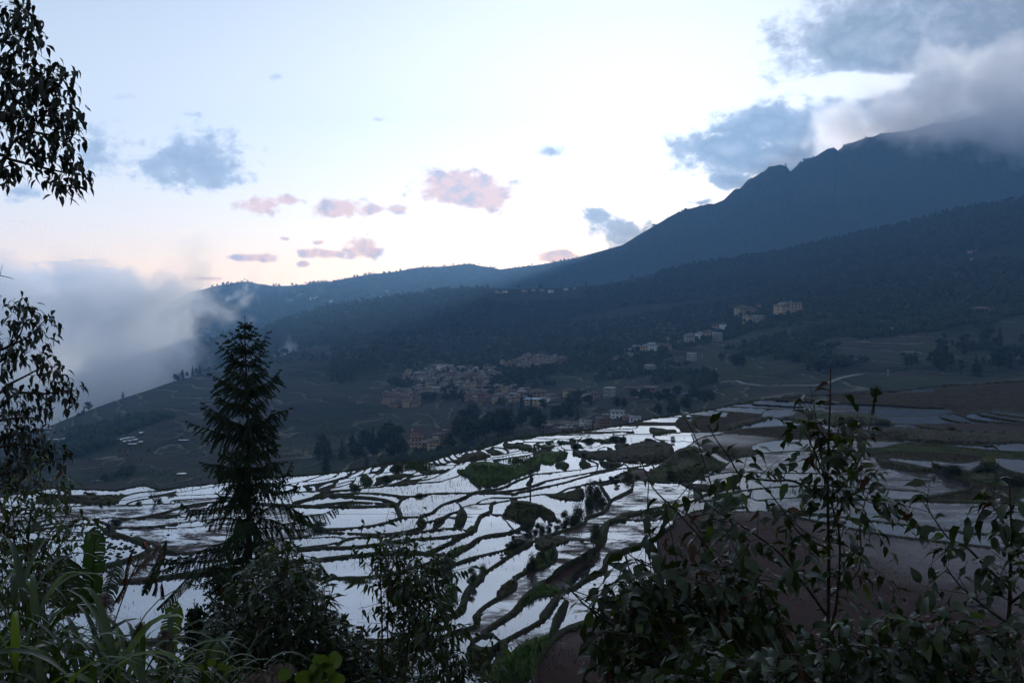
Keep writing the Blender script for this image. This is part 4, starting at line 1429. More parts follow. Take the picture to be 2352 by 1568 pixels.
def put_tree(pr, used, loc, h, wf, label, group, r):
    """first use moves the model itself, later ones are copies"""
    rz = r.uniform(0, 6.28); sc = (h * wf, h * wf, h)
    if pr not in used:
        used.add(pr)
        pr.location = loc; pr.rotation_euler = (0, 0, rz); pr.scale = sc
        pr['label'] = label; pr['group'] = group
        return pr
    return dup(pr, loc, rz, sc, label, group)


used = set()
PB = [proto_tree('broadleaf_tree', 'x', 'tree', s, 1.0, 0.85, 'broad', 800, cs=.85) for s in (1, 2, 3)]
PC = [proto_tree('conifer_tree', 'x', 'tree', s, 1.0, 0.42, 'conifer', 240, ('bark', 'needle')) for s in (4, 5)]
PT = [proto_tree('slender_tree', 'x', 'tree', s, 1.0, 0.4, 'slim', 150, ('bark', 'leaf_dark'), .35) for s in (6, 7)]
PS = [proto_tree('bank_shrub', 'x', 'shrub', s, 1.0, 0.9, 'broad', 2200, ('bark', 'leaf_olive'), .05, .6) for s in (8, 9)]
PD = [proto_tree('bank_bush', 'x', 'bush', s, 1.0, 0.95, 'dense', 3200, ('bark', 'leaf_olive'), .0, .6) for s in (18, 19)]

tr_r = random.Random(11)
# groves between the terraces and the villages: outline (photo px), count, tree height, kinds, label
GROVES = [
    ([(702, 1080), (720, 1040), (800, 1010), (880, 1000), (940, 1060), (880, 1068), (790, 1085)], 30, (9, 15), PB + PC, 'dark tree in the wood behind the left terrace rim', 'trees behind the left terrace rim'),
    ([(840, 1060), (845, 1000), (870, 985), (905, 1000), (925, 1050)], 9, (12, 17), PC + PB, 'tall dark tree left of the brown lower houses', 'trees left of the lower houses'),
    ([(1020, 1040), (1045, 975), (1090, 955), (1140, 975), (1170, 1000), (1120, 1015), (1060, 1035)], 20, (12, 19), PB, 'big dark round-crowned tree right of the brown lower houses', 'big trees right of the lower houses'),
    ([(1130, 1005), (1140, 950), (1220, 925), (1370, 915), (1375, 950), (1260, 985), (1190, 1003)], 30, (9, 14), PB + PC, 'dark tree in the belt before the main village', 'trees between terraces and village'),
    ([(1370, 925), (1450, 905), (1620, 900), (1660, 925), (1560, 950), (1470, 945)], 24, (8, 12), PB, 'rounded tree in the belt right of the white houses', 'trees right of the white houses'),
    ([(965, 940), (985, 900), (1060, 895), (1065, 930), (1000, 950)], 12, (9, 13), PB, 'dark tree in front of the main village houses', 'trees in front of the village'),
    ([(1115, 880), (1130, 840), (1270, 835), (1290, 850), (1220, 885), (1140, 895)], 24, (9, 14), PB, 'dark tree in the hollow inside the village', 'trees in the village hollow'),
    ([(1290, 835), (1310, 800), (1420, 780), (1440, 815), (1330, 850)], 14, (9, 13), PB, 'tree on the slope right of the upper village houses', 'trees right of the upper village'),
    ([(2050, 870), (2060, 830), (2150, 800), (2352, 770), (2400, 850), (2200, 865), (2130, 850)], 40, (11, 18), PC + PT + PB, 'tall dark tree above the right-hand terraces', 'trees above the right-hand terraces'),
    ([(1640, 830), (1700, 790), (1760, 800), (1720, 850)], 10, (9, 13), PB + PT, 'tree left of the two hill roads', 'trees by the hill road'),
    ([(1820, 860), (1830, 825), (1950, 820), (1960, 850)], 8, (9, 13), PB + PT, 'tree above the far right paddies', 'trees above the far right paddies')]
for poly, n, (h0, h1), kinds, lb, gp in GROVES:
    p = np.array(poly, float)
    k = 0
    while k < n:
        x = tr_r.uniform(p[:, 0].min(), p[:, 0].max()); y = tr_r.uniform(p[:, 1].min(), p[:, 1].max())
        if not inside(p, np.array([x]), np.array([y]))[0]:
            continue
        k += 1
        h = tr_r.uniform(h0, h1)
        loc = slope_at('near', x, y)
        kd0 = tr_r.choice(kinds)
        fx_ = (x - p[:, 0].min()) / (p[:, 0].max() - p[:, 0].min()); fy_ = (y - p[:, 1].min()) / (p[:, 1].max() - p[:, 1].min())
        kw = 'pointed' if kd0 in PC else ('slender' if kd0 in PT else 'round-crowned')
        hw_ = 'tall' if h > h0 + .6 * (h1 - h0) else ('low' if h < h0 + .3 * (h1 - h0) else 'middling')
        lb2 = lb.replace('tall dark tree', 'tree').replace('big dark round-crowned tree', 'tree').replace('dark tree', 'tree').replace('rounded tree', 'tree')
        lb2 = f"{hw_} {kw} {lb2}, " + ('left' if fx_ < .34 else 'middle' if fx_ < .67 else 'right') + (' back' if fy_ < .5 else ' front')
        put_tree(kd0, used, loc + Vector((0, 0, -1.0)), h, tr_r.uniform(.85, 1.2), lb2, gp, tr_r)

# trees one can count along the crests
for nm, spots, (h0, h1), kinds, lb, gp in (
        ('near', [(405, 3), (412, 0), (420, 2), (430, 0), (441, 1), (452, 0), (462, 0), (470, 1), (480, 0), (492, 0), (285, 1), (203, 0), (190, 0), (612, 0), (622, 1), (630, 0), (640, 0), (652, 1), (662, 0), (675, 0), (686, 1), (700, 0), (712, 0), (722, 1), (735, 0), (748, 0), (600, 0)],
         (9, 15), PT + PC + PB, 'small tree standing against the cloud on the near crest', 'trees along the near crest'),
        ('mid', [(476, 0), (484, 0), (496, 0), (512, 0), (530, 0), (623, 1), (633, 0), (660, 1), (668, 0), (676, 0), (684, 1), (694, 0), (706, 0), (716, 0), (724, 1), (736, 0), (748, 0), (756, 0), (770, 0), (790, 0), (802, 0), (815, 0), (830, 0), (846, 0), (860, 0), (872, 0), (884, 0), (898, 0), (912, 0), (926, 0), (940, 0), (960, 0),
                 (985, 0), (1010, 0), (1030, 0), (1056, 0), (1075, 0), (1100, 0), (1190, 0), (1240, 0), (1290, 0), (1345, 0), (1400, 0), (1450, 0), (1520, 0), (1580, 0)],
         (9, 17), PB + PC + PT, 'tree in the row along the wooded middle ridge', 'trees along the middle ridge'),
        ('far', [(556, 0), (560, 0), (565, 0), (569, 0), (640, 0), (700, 0), (706, 0), (738, 0), (746, 0), (752, 0), (758, 0), (782, 0), (800, 0), (812, 0), (848, 0), (856, 0), (862, 0), (880, 0), (890, 0), (930, 0), (940, 0), (970, 0), (984, 0), (1000, 0), (1040, 0), (1084, 0), (1100, 0), (1118, 0), (1135, 0)],
         (9, 17), PT + PC, 'tiny tree on the skyline of the far ridge', 'trees on the far skyline')):
    for x, kk in spots:
        for rep in range(1 + (kk > 1)):
            X, Y, Z = slope_pt(nm, x + tr_r.uniform(-3, 3), 1.0 - tr_r.uniform(0, .01))
            put_tree(tr_r.choice(kinds), used, (float(X), float(Y), float(Z) - 1.0), tr_r.uniform(h0, h1), tr_r.uniform(.8, 1.3), lb + (', far left end' if x < 480 else ', left part' if x < 640 else ', left of centre' if x < 800 else ', near the centre' if x < 1000 else ', right part'), gp, tr_r)


# woods too far to count: one mass per hillside
def wood_mass(nm, name, n, hh, seed, cond, label):
    r = np.random.default_rng(seed)
    xs = r.uniform(-380, 2850, n * 4); ts = r.uniform(0.02, 1.0, n * 4)
    X, Y, Z = slope_pt(nm, xs, ts)
    ok = np.flatnonzero(cond(xs, ts, X, Y, Z))[:n]
    X, Y, Z = X[ok], Y[ok], Z[ok]
    m = len(ok)
    h = r.uniform(hh[0], hh[1], m); wd = h * r.uniform(.35, .62, m)
    ang = r.uniform(0, 6.28, m)
    V = np.zeros((m, 11, 3)); 
    for k in range(5):
        a = ang + k * 1.2566
        q = wd * r.uniform(.65, 1.2, m)
        V[:, k] = np.stack([X + np.cos(a) * q, Y + np.sin(a) * q, Z + h * r.uniform(.15, .45, m)], -1)
        q = wd * r.uniform(.35, .8, m)
        V[:, 5 + k] = np.stack([X + np.cos(a + .6) * q, Y + np.sin(a + .6) * q, Z + h * r.uniform(.6, .85, m)], -1)
    V[:, 10] = np.stack([X + r.uniform(-.1, .1, m) * h, Y, Z + h], -1)
    f = []
    for k in range(5):
        k2 = (k + 1) % 5
        f += [(k, k2, 5 + k), (k2, 5 + k2, 5 + k), (5 + k, 5 + k2, 10)]
    F = (np.array(f)[None] + (np.arange(m) * 11)[:, None, None]).reshape(-1, 3)
    o = link(bpy.data.objects.new(name, mesh_np(name, V.reshape(-1, 3), F, (M['wood_mass'],))))
    tag(o, label, kind='stuff')


wood_mass('near', 'hillside_wood', 13000, (4, 8), 5, lambda x, t, X, Y, Z: (fbm(X / 130, Y / 130, 61, 4) > 0.24) | ((t + .25 * fbm(X / 90, Y / 90, 91, 3) > .66) & (x > 760)) | ((x > 1500) & (fbm(X / 70, Y / 70, 77, 3) > .12) & (t > .3)), 'dark copses scattered over the terraced hillside')
wood_mass('mid', 'ridge_wood', 20000, (6, 12), 6, lambda x, t, X, Y, Z: fbm(X / 260, Y / 260, 62, 4) > -0.16, 'dense wood covering the middle ridge')
wood_mass('far', 'mountain_wood', 14000, (7, 13), 7, lambda x, t, X, Y, Z: (fbm(X / 500, Y / 500, 63, 3) > -0.25), 'far wood on the flank of the mountain')

# ---- houses
WALLS = {'tan': ((0.33, 0.22, 0.16), (0.42, 0.28, 0.21)), 'ochre': ((0.42, 0.31, 0.18), (0.5, 0.37, 0.22)), 'white': ((0.7, 0.7, 0.7), (0.8, 0.79, 0.78)),
         'brick': ((0.19, 0.11, 0.085), (0.25, 0.145, 0.11)), 'grey': ((0.28, 0.265, 0.26), (0.38, 0.37, 0.36))}
for k, (a, b) in WALLS.items():
    M['wall_' + k] = mat_simple(k + '_wall', a, b, 4.0, 0.9, 0.1)
M['roof_flat'] = mat_simple('concrete_roof', (0.11, 0.10, 0.095), (0.21, 0.20, 0.19), 3.0, 0.8, 0.2)
M['roof_thatch'] = mat_simple('brown_roof', (0.075, 0.058, 0.046), (0.12, 0.09, 0.07), 4.0, 0.95, 0.05)
M['roof_blue'] = mat_simple('blue_sheet_roof', (0.11, 0.17, 0.25), (0.15, 0.22, 0.3), 2.0, 0.5, 0.4)
M['roof_red'] = mat_simple('red_trim', (0.16, 0.06, 0.045), (0.2, 0.08, 0.06), 2.0, 0.8, 0.2)
M['glass'] = mat_simple('window_glass', (0.012, 0.014, 0.018), (0.03, 0.034, 0.04), 2.0, 0.25, 0.5)
M['pane_pale'] = mat_simple('pale_glass', (0.10, 0.13, 0.15), (0.16, 0.19, 0.2), 2.0, 0.25, 0.5)
M['metal'] = mat_simple('tank_metal', (0.45, 0.46, 0.48), (0.6, 0.6, 0.62), 2.0, 0.3, 0.6)


def sub(root, name, mat, c, size, parent=None):
    b = MB(); b.box(c, size)
    return b.build(name, mat, parent or root)


win_mesh = {}


def house_proto(wall, roof, storeys, seed, windows=True):
    """house one unit wide, deep and high; the front looks along -y"""
    r = random.Random(seed)
    root = thing('village_house', 'x', 'house')
    H_ = 0.93 if roof != 'hip' else 0.72
    stair = roof == 'tower'
    if stair:
        H_ = 0.76
    if roof == 'frame':
        for s in range(storeys):
            z0 = s / storeys
            sub(root, 'floor_slab', M['wall_grey'], (0, 0, z0 + 0.9 / storeys), (1.0, 1.0, 0.07))
            for sx_ in (-.46, -.15, .15, .46):
                for sy_ in (-.46, .46):
                    sub(root, 'pillar', M['wall_grey'], (sx_, sy_, z0 + .43 / storeys), (0.06, 0.06, 0.86 / storeys))
        sub(root, 'wall', M['wall_' + wall], (0.1, 0.12, .45), (0.5, 0.5, 0.85))
        return root
    b = MB(); b.box((0, 0, H_ / 2 - .15), (1, 1, H_ + .3))
    if stair:
        b.box((0.22, 0.1, H_ + .1), (0.46, 0.6, 0.24))
    b.build('wall', M['wall_' + wall], root)
    rb = MB()
    if roof == 'hip':
        rb.add([(-.6, -.6, H_), (.6, -.6, H_), (.6, .6, H_), (-.6, .6, H_), (-.07, 0, 1.03), (.07, 0, 1.03), (-.6, -.6, H_ - .03), (.6, -.6, H_ - .03), (.6, .6, H_ - .03), (-.6, .6, H_ - .03)],
               [(0, 1, 5, 4), (1, 2, 5), (2, 3, 4, 5), (3, 0, 4), (6, 7, 1, 0), (7, 8, 2, 1), (8, 9, 3, 2), (9, 6, 0, 3), (9, 8, 7, 6)])
        rb.build('roof', M['roof_thatch'], root)
    elif roof in ('blue', 'gable'):
        rb.add([(-.56, -.58, H_ - .02), (.56, -.58, H_ - .02), (.56, 0, 1.03), (-.56, 0, 1.03), (-.56, .58, H_ - .02), (.56, .58, H_ - .02)],
               [(0, 1, 2, 3), (3, 2, 5, 4), (0, 3, 4), (1, 5, 2), (0, 4, 5, 1)])
        rb.build('roof', M['roof_blue' if roof == 'blue' else 'roof_flat'], root)
    else:
        rb.box((0, 0, H_ + .02), (1.1, 1.1, 0.05))
        for sx_, sy_, w_, d_ in ((0, -.5, 1.08, .05), (0, .5, 1.08, .05), (-.515, 0, .05, .95), (.515, 0, .05, .95)):
            rb.box((sx_, sy_, H_ + .065), (w_, d_, .05))
        if stair:
            rb.box((0.22, 0.1, H_ + .24), (0.56, 0.7, 0.045))
        rb.build('roof', M['roof_red' if roof == 'red' else 'roof_flat'], root)
        if r.random() < .6:
            t = MB(); t.tube([(-.25, .2, H_ + .05), (-.25, .2, H_ + .17)], .07, 8)
            t.build('water_tank', M['metal'], root)
    if windows:
        for s in range(storeys):
            z = H_ * (s + .55) / storeys
            for i, x_ in enumerate((-.3, 0, .3)):
                if s == 0 and i == 1:
                    sub(root, 'door', M['roof_thatch'], (x_, -.5, .2 * H_ / storeys + .1), (.15, .03, .65 * H_ / storeys))
                    continue
                sub(root, 'window', M['glass'], (x_, -.503, z), (.15, .03, .4 * H_ / storeys))
            sub(root, 'window', M['glass'], (.503, .1, z), (.03, .18, .4 * H_ / storeys))
            sub(root, 'window', M['glass'], (-.503, -.1, z), (.03, .18, .4 * H_ / storeys))
    return root


HP = {}
hused = set()
h_r = random.Random(21)


def house(x, y, wpx, hpx, wall, roof, label, group=None, nm='near', depth=None, rz=None, storeys=None):
    p = slope_at(nm, x, y)
    k = p.y / FPX
    W, Hh = wpx * k, hpx * k
    st_ = storeys or max(1, min(4, round(Hh / 3.2)))
    key = (wall, roof, st_)
    first = key not in HP
    if first:
        HP[key] = house_proto(wall, roof, st_, len(HP))
    pr = HP[key]
    a = math.atan2(-p.x, p.y) * 0 + (h_r.uniform(-.5, .5) if rz is None else rz)
    sc = (W, depth or W * h_r.uniform(.8, 1.1), Hh)
    p = p + Vector((0, sc[1] * .4, -0.3))
    if first:
        pr.location = p; pr.rotation_euler = (0, 0, a); pr.scale = sc; pr['label'] = label
        if group: pr['group'] = group
        return pr
    o = dup(pr, p, a, sc, label, group)
    if not group and 'group' in o:
        del o['group']
    return o


def z4(x, y): return (x / 1.68 + 1400) * SRC, (y / 1.68 + 1200) * SRC
def z1(x, y): return (x / 1.387 + 2400) * SRC, (y / 1.387 + 1000) * SRC


K4, K1 = SRC / 1.68, SRC / 1.387
WN = {'tan': 'pinkish tan', 'ochre': 'ochre', 'white': 'white', 'brick': 'dark brick', 'grey': 'grey concrete'}
RN = {'flat': 'flat-roofed', 'hip': 'brown hip-roofed', 'tower': 'flat-roofed stair-towered', 'frame': 'unfinished open-framed', 'blue': 'blue-roofed', 'red': 'red-rimmed flat-roofed'}
VIL = [([(370, 485), (640, 475), (780, 465), (960, 485), (1040, 505), (1000, 525), (930, 570), (940, 640), (900, 700), (750, 680), (640, 620), (500, 640), (450, 705), (330, 715), (220, 690), (250, 630), (360, 610), (450, 580), (370, 530)],
        125, 'in the main valley village', 'houses of the main valley village'),
       ([(1010, 450), (1180, 405), (1300, 400), (1440, 410), (1430, 435), (1300, 475), (1100, 465)], 32, 'in the upper village row', 'houses of the upper village row'),
       ([(960, 700), (1000, 615), (1120, 600), (1220, 620), (1230, 660), (1100, 705)], 26, 'at the lower village end', 'houses at the lower village end')]
for poly, n, where, gp in VIL:
    p = np.array(poly, float)
    got = []; tries = 0
    while len(got) < n and tries < 9000:
        tries += 1
        x = h_r.uniform(p[:, 0].min(), p[:, 0].max()); y = h_r.uniform(p[:, 1].min(), p[:, 1].max())
        if not inside(p, np.array([x]), np.array([y]))[0]:
            continue
        if any(abs(x - a) < 31 and abs(y - b) < 13 for a, b in got):
            continue
        got.append((x, y))
    for x, y in sorted(got, key=lambda q: q[1]):
        wall = h_r.choices(['tan', 'ochre', 'brick', 'white', 'grey'], [6, 2.5, 2, .3, .8])[0]
        roof = h_r.choices(['flat', 'tower', 'hip', 'frame'], [3, 3, 2.6, .5])[0]
        if wall == 'white' and roof == 'hip': roof = 'flat'
        X, Y = z4(x, y)
        house(X, Y, h_r.uniform(34, 56) * K4, h_r.uniform(32, 54) * K4 * (1.1 if roof in ('hip', 'tower') else 1), wall, roof, f'{WN[wall]} {RN[roof]} house {where}, ' + ('left' if x < p[:, 0].min() * .66 + p[:, 0].max() * .34 else 'middle' if x < p[:, 0].min() * .34 + p[:, 0].max() * .66 else 'right') + (' upper rows' if y < p[:, 1].mean() - 15 else ' lower rows'), gp)
for x, y, w_, h_, wall, roof, lb in (
        (670, 478, 50, 48, 'grey', 'frame', 'grey unfinished house frame at the top edge of the main village'),
        (748, 478, 52, 44, 'ochre', 'frame', 'ochre unfinished house frame at the top of the village beside the grey frame'),
        (440, 544, 38, 32, 'white', 'flat', 'small white house at the left edge of the main village'),
        (1155, 420, 32, 22, 'white', 'flat', 'small white house in the upper village row'),
        (885, 695, 52, 78, 'brick', 'tower', 'tall dark brick house at the foot of the main village'),
        (262, 688, 75, 84, 'tan', 'hip', 'hip-roofed tan house with stair tower at the left end of the village'),
        (1240, 700, 100, 46, 'ochre', 'blue', 'long ochre building with blue roof below the village'),
        (1310, 685, 60, 32, 'white', 'flat', 'low white building right of the blue-roofed one'),
        (1265, 645, 98, 70, 'tan', 'hip', 'large hip-roofed tan house above the blue-roofed building'),
        (1348, 645, 55, 46, 'tan', 'flat', 'flat tan house right of the large hip-roofed house'),
        (1480, 622, 78, 58, 'ochre', 'hip', 'bright ochre house on the bank right of the village'),
        (1570, 664, 72, 62, 'ochre', 'tower', 'ochre house with stair tower in front of the trees right of the village'),
        (1638, 640, 66, 60, 'tan', 'hip', 'tan hip-roofed house at the right of the ochre pair'),
        (1748, 645, 66, 74, 'grey', 'frame', 'tall bare concrete frame standing alone right of the village'),
        (1890, 600, 74, 44, 'brick', 'hip', 'dark hip-roofed house by the tall cypress'),
        (1945, 645, 62, 52, 'ochre', 'tower', 'ochre house below the dark hip-roofed house by the cypress'),
        (2025, 625, 84, 56, 'brick', 'flat', 'long dark brick block left of the cypress'),
        (1252, 745, 80, 56, 'brick', 'hip', 'dark pavilion with hipped roof below the village'),
        (65, 682, 40, 24, 'tan', 'hip', 'lone small hut on the slope left of the village')):
    X, Y = z4(x, y)
    house(X, Y, w_ * K4, h_ * K4, wall, roof, lb)
for x, y, w_, h_, wall, roof, lb in (
        (95, 612, 36, 30, 'tan', 'hip', 'tan hip-roofed house at the lower end of the slope hamlet'),
        (148, 546, 40, 22, 'tan', 'hip', 'tan hip-roofed house at the back of the slope hamlet'),
        (155, 572, 34, 26, 'white', 'flat', 'white house at the lower end of the slope hamlet'),
        (170, 600, 36, 32, 'ochre', 'flat', 'ochre house below the white one in the slope hamlet'),
        (205, 556, 42, 30, 'grey', 'frame', 'grey house frame in the slope hamlet'),
        (246, 568, 42, 36, 'ochre', 'flat', 'ochre flat house in the middle of the slope hamlet'),
        (285, 558, 60, 50, 'white', 'tower', 'whitish house with stair tower in the slope hamlet'),
        (340, 548, 50, 42, 'ochre', 'hip', 'ochre hip-roofed house in the slope hamlet'),
        (380, 546, 34, 40, 'tan', 'hip', 'narrow tan hip-roofed house at the upper end of the slope hamlet'),
        (377, 508, 16, 32, 'ochre', 'flat', 'narrow ochre tower house above the slope hamlet'),
        (450, 522, 48, 30, 'tan', 'hip', 'tan hip-roofed house at the lower end of the upper hamlet'),
        (498, 512, 50, 58, 'grey', 'tower', 'grey tall house in the upper hamlet'),
        (552, 488, 36, 42, 'white', 'tower', 'white house in the middle of the upper hamlet'),
        (606, 474, 62, 40, 'ochre', 'hip', 'ochre hip-roofed house in the upper hamlet'),
        (654, 490, 52, 50, 'grey', 'frame', 'grey house frame in the upper hamlet'),
        (650, 445, 44, 32, 'tan', 'hip', 'tan hip-roofed house at the back of the upper hamlet'),
        (686, 442, 38, 40, 'white', 'hip', 'white hip-roofed house at the top of the upper hamlet'),
        (798, 356, 72, 58, 'ochre', 'hip', 'wide ochre hip-roofed house on the wooded slope'),
        (850, 348, 42, 42, 'tan', 'hip', 'tan hip-roofed house right of the wide ochre one on the wooded slope'),
        (886, 318, 32, 22, 'tan', 'hip', 'small tan hut behind the wide ochre house'),
        (830, 404, 48, 44, 'ochre', 'flat', 'ochre block below the wide ochre house'),
        (882, 412, 50, 54, 'grey', 'frame', 'grey house frame below the hotel-like ochre block'),
        (1025, 362, 84, 80, 'ochre', 'tower', 'big bright ochre block standing on the wooded slope'),
        (1085, 348, 64, 66, 'tan', 'flat', 'tan block joined behind the big bright ochre one'),
        (1130, 326, 34, 26, 'tan', 'hip', 'small hip-roofed hut right of the big ochre block'),
        (280, 662, 52, 44, 'grey', 'frame', 'lone grey concrete frame beside the hill road'),
        (512, 614, 50, 46, 'white', 'frame', 'lone pale concrete frame on the green slope'),
        (2140, 350, 94, 34, 'tan', 'hip', 'long low tan house alone in the woods at far right'),
        (1640, 452, 44, 26, 'grey', 'flat', 'small grey house alone in the woods')):
    X, Y = z1(x, y)
    house(X, Y, w_ * K1, h_ * K1, wall, roof, lb)
KG = SRC / 3.92
for reg, x, y, w_, h_, wall, roof, lb, st_ in (
        ('G', 255, 400, 190, 215, 'tan', 'red', 'broad tan house with red roof rim beside the terrace rim', 3),
        ('G', 225, 395, 120, 305, 'tan', 'red', 'tall tan stair tower with red rim behind the broad tan house', 4),
        ('G', 330, 395, 185, 128, 'brick', 'flat', 'low brown house with pale flat roof in front of the tall tan house', 2),
        ('G', 520, 425, 185, 205, 'ochre', 'tower', 'cream yellow house with three rows of windows below the terraces', 3),
        ('G', 560, 450, 130, 80, 'tan', 'flat', 'low tan shed at the foot of the cream yellow house', 1),
        ('G', 665, 330, 150, 240, 'brick', 'tower', 'dark brown house half hidden by the big trees', 3),
        ('G', 560, 300, 110, 160, 'brick', 'flat', 'dark brown block behind the cream yellow house', 2),
        ('F', 1925, 130, 100, 120, 'ochre', 'flat', 'small house with bright flat roof left of the tall tan house', 2),
        ('F', 2140, 200, 120, 90, 'tan', 'red', 'low tan annexe left of the tall tan house', 1),
        ('H', 330, 225, 190, 80, 'brick', 'flat', 'low brown house with pale slab roof, leftmost of the row above the terraces', 1),
        ('H', 400, 190, 90, 80, 'tan', 'flat', 'small tan upper house behind the leftmost low brown house', 1),
        ('H', 640, 230, 240, 70, 'brick', 'flat', 'long low brown house in the row above the terraces', 1),
        ('H', 700, 180, 110, 80, 'tan', 'flat', 'tan house with pale slab roof behind the long low brown house', 1),
        ('H', 905, 130, 95, 115, 'white', 'flat', 'narrow white tower house above the terraces', 2),
        ('H', 985, 150, 110, 100, 'grey', 'gable', 'grey gabled house right of the narrow white tower house', 1),
        ('H', 1235, 150, 200, 240, 'brick', 'tower', 'tall dark brick house above the terraces', 4),
        ('H', 1130, 135, 90, 80, 'tan', 'flat', 'low tan house left of the tall dark brick house', 1)):
    X, Y = px(reg, x, y)
    house(X, Y, w_ * KG, h_ * KG, wall, roof, lb, rz=h_r.uniform(-.25, .3), storeys=st_)
for x, y, w_, h_, wall, roof, lb, st_ in ((1800, 772, 92, 46, 'white', 'flat', 'wide white flat house above the row, with dark windows', 2), (1920, 784, 78, 36, 'white', 'flat', 'second white flat house, right of the wide one', 1),
                                          (1860, 778, 50, 34, 'tan', 'flat', 'small tan house between the two white houses', 1), (1590, 822, 60, 34, 'grey', 'gable', 'grey gabled shed right of the low houses', 1)):
    X, Y = z4(x, y)
    house(X, Y, w_ * K4, h_ * K4, wall, roof, lb, rz=h_r.uniform(-.2, .3), storeys=st_)
# scattered specks of far houses
for nm, pts, where in (('far', [(716, 690), (726, 686), (738, 692), (750, 688), (760, 690), (690, 684), (655, 676), (845, 682), (860, 680), (874, 683), (890, 676), (905, 680), (936, 678)], 'in the far hamlet below the skyline'),
                       ('mid', [(1140, 672), (1150, 674), (1160, 672), (1205, 670), (1225, 668), (1245, 668), (1265, 670), (1300, 666), (1320, 664), (795, 716), (785, 714)], 'on the crest of the middle ridge'),
                       ('mid', [(2230, 578), (2244, 574), (2236, 590)], 'on the pale landslip of the right ridge')):
    for x, y in pts:
        wall = h_r.choice(['tan', 'ochre', 'white'])
        house(x, y, h_r.uniform(6, 11), h_r.uniform(4.5, 7), wall, 'flat', f'tiny {WN[wall]} house {where}', f'tiny {WN[wall]} houses {where}', nm=nm, storeys=1)

# ---- hill roads and small far paddies
M['road'] = mat_simple('pale_road', (0.16, 0.155, 0.15), (0.22, 0.21, 0.2), 0.3, 0.9, 0.1)


def ribbon(name, nm, pts, width, mat, lift=0.6):
    pp = []
    pts = smooth_line(np.array(pts, float), 2)
    for x, y in pts:
        pp.append(slope_at(nm, x, y))
    vs = []; fs = []
    for i, p in enumerate(pp):
        t_ = pp[min(i + 1, len(pp) - 1)] - pp[max(i - 1, 0)]
        s = Vector((-t_.y, t_.x, 0)).normalized() * width / 2
        vs += [p + s + Vector((0, 0, lift)), p - s + Vector((0, 0, lift + .1)), p + s + Vector((0, 0, -1.5)), p - s + Vector((0, 0, -1.5))]
        if i:
            o = 4 * i
            fs += [(o - 4, o - 3, o + 1, o), (o - 3, o - 1, o + 3, o + 1), (o - 2, o - 4, o, o + 2)]
    mb = MB(); mb.add(vs, fs)
    return tag(mb.build(name, mat), kind='structure')


ribbon('road', 'near', [z1(*q) for q in ((300, 648), (400, 662), (520, 685), (620, 716))], 4.5, M['road'])
ribbon('road', 'near', [z1(*q) for q in ((690, 722), (830, 745), (1000, 750), (1180, 740), (1300, 722), (1450, 702))], 4.0, M['road'])
ribbon('road', 'near', [z1(*q) for q in ((340, 775), (450, 781), (560, 783), (660, 772))], 4.0, M['road'])
ribbon('road', 'near', [z1(*q) for q in ((80, 608), (200, 612), (320, 608))], 3.0, M['road'])
ribbon('road', 'near', [z1(*q) for q in ((870, 342), (930, 340), (985, 341))], 5.0, M['roof_flat'], 2.5)
fp_r = random.Random(5)
for x, y, w_, h_ in ((300, 1118, 70, 8), (300, 1136, 30, 5), (430, 1110, 90, 6), (620, 1118, 160, 8), (440, 1122, 40, 6), (360, 1182, 120, 5), (420, 1188, 90, 7), (450, 1178, 40, 5), (500, 1199, 40, 10), (570, 1215, 110, 9),
                     (655, 1210, 30, 5), (635, 1220, 40, 6), (360, 1213, 35, 5), (445, 1254, 40, 10), (487, 1254, 24, 8), (540, 1246, 80, 8), (405, 1280, 40, 9), (440, 1275, 24, 8), (470, 1268, 50, 6), (770, 1190, 90, 10), (800, 1180, 40, 12),
                     (836, 1178, 20, 8), (786, 1212, 24, 8), (815, 1205, 30, 8), (835, 1221, 60, 7), (850, 1200, 30, 9), (880, 1212, 30, 7), (888, 1152, 28, 9), (915, 1098, 50, 8), (760, 1085, 70, 4), (810, 1078, 40, 4), (990, 1080, 50, 4),
                     (1140, 1402, 60, 9), (1150, 1190, 70, 4), (700, 1122, 50, 6)):
    x = x / 1.5675 * SRC; y = (y / 1.5675 + 1000) * SRC
    w_ *= SRC / 1.5675; h_ *= SRC / 1.5675
    p = slope_at('near', x, y)
    W = w_ * p.y / FPX; Dp = h_ * p.y / FPX / max(abs(p.z / p.y), .05)
    n = 12
    vs = [(p.x + W / 2 * math.copysign(abs(math.cos(a)) ** .6, math.cos(a)) + Dp * .1 * math.sin(2 * a + x), p.y + Dp / 2 * math.sin(a) + W * .06 * math.cos(a), p.z + 1.2) for a in [2 * math.pi * k / n for k in range(n)]]
    c = len(vs)
    low = [(a, b, z - 6) for a, b, z in vs]
    mb = MB(); mb.add(vs, [tuple(range(n))]); 
    tag(mb.build('paddy_water', M['water']), kind='structure')
    mb = MB(); mb.add([(p.x + (a - p.x) * 1.03, p.y + (b - p.y) * 1.04, z + .05) for a, b, z in vs] + low, [(k, (k + 1) % n, n + (k + 1) % n, n + k) for k in range(n)])
    tag(mb.build('paddy_bank', M['bank']), kind='structure')

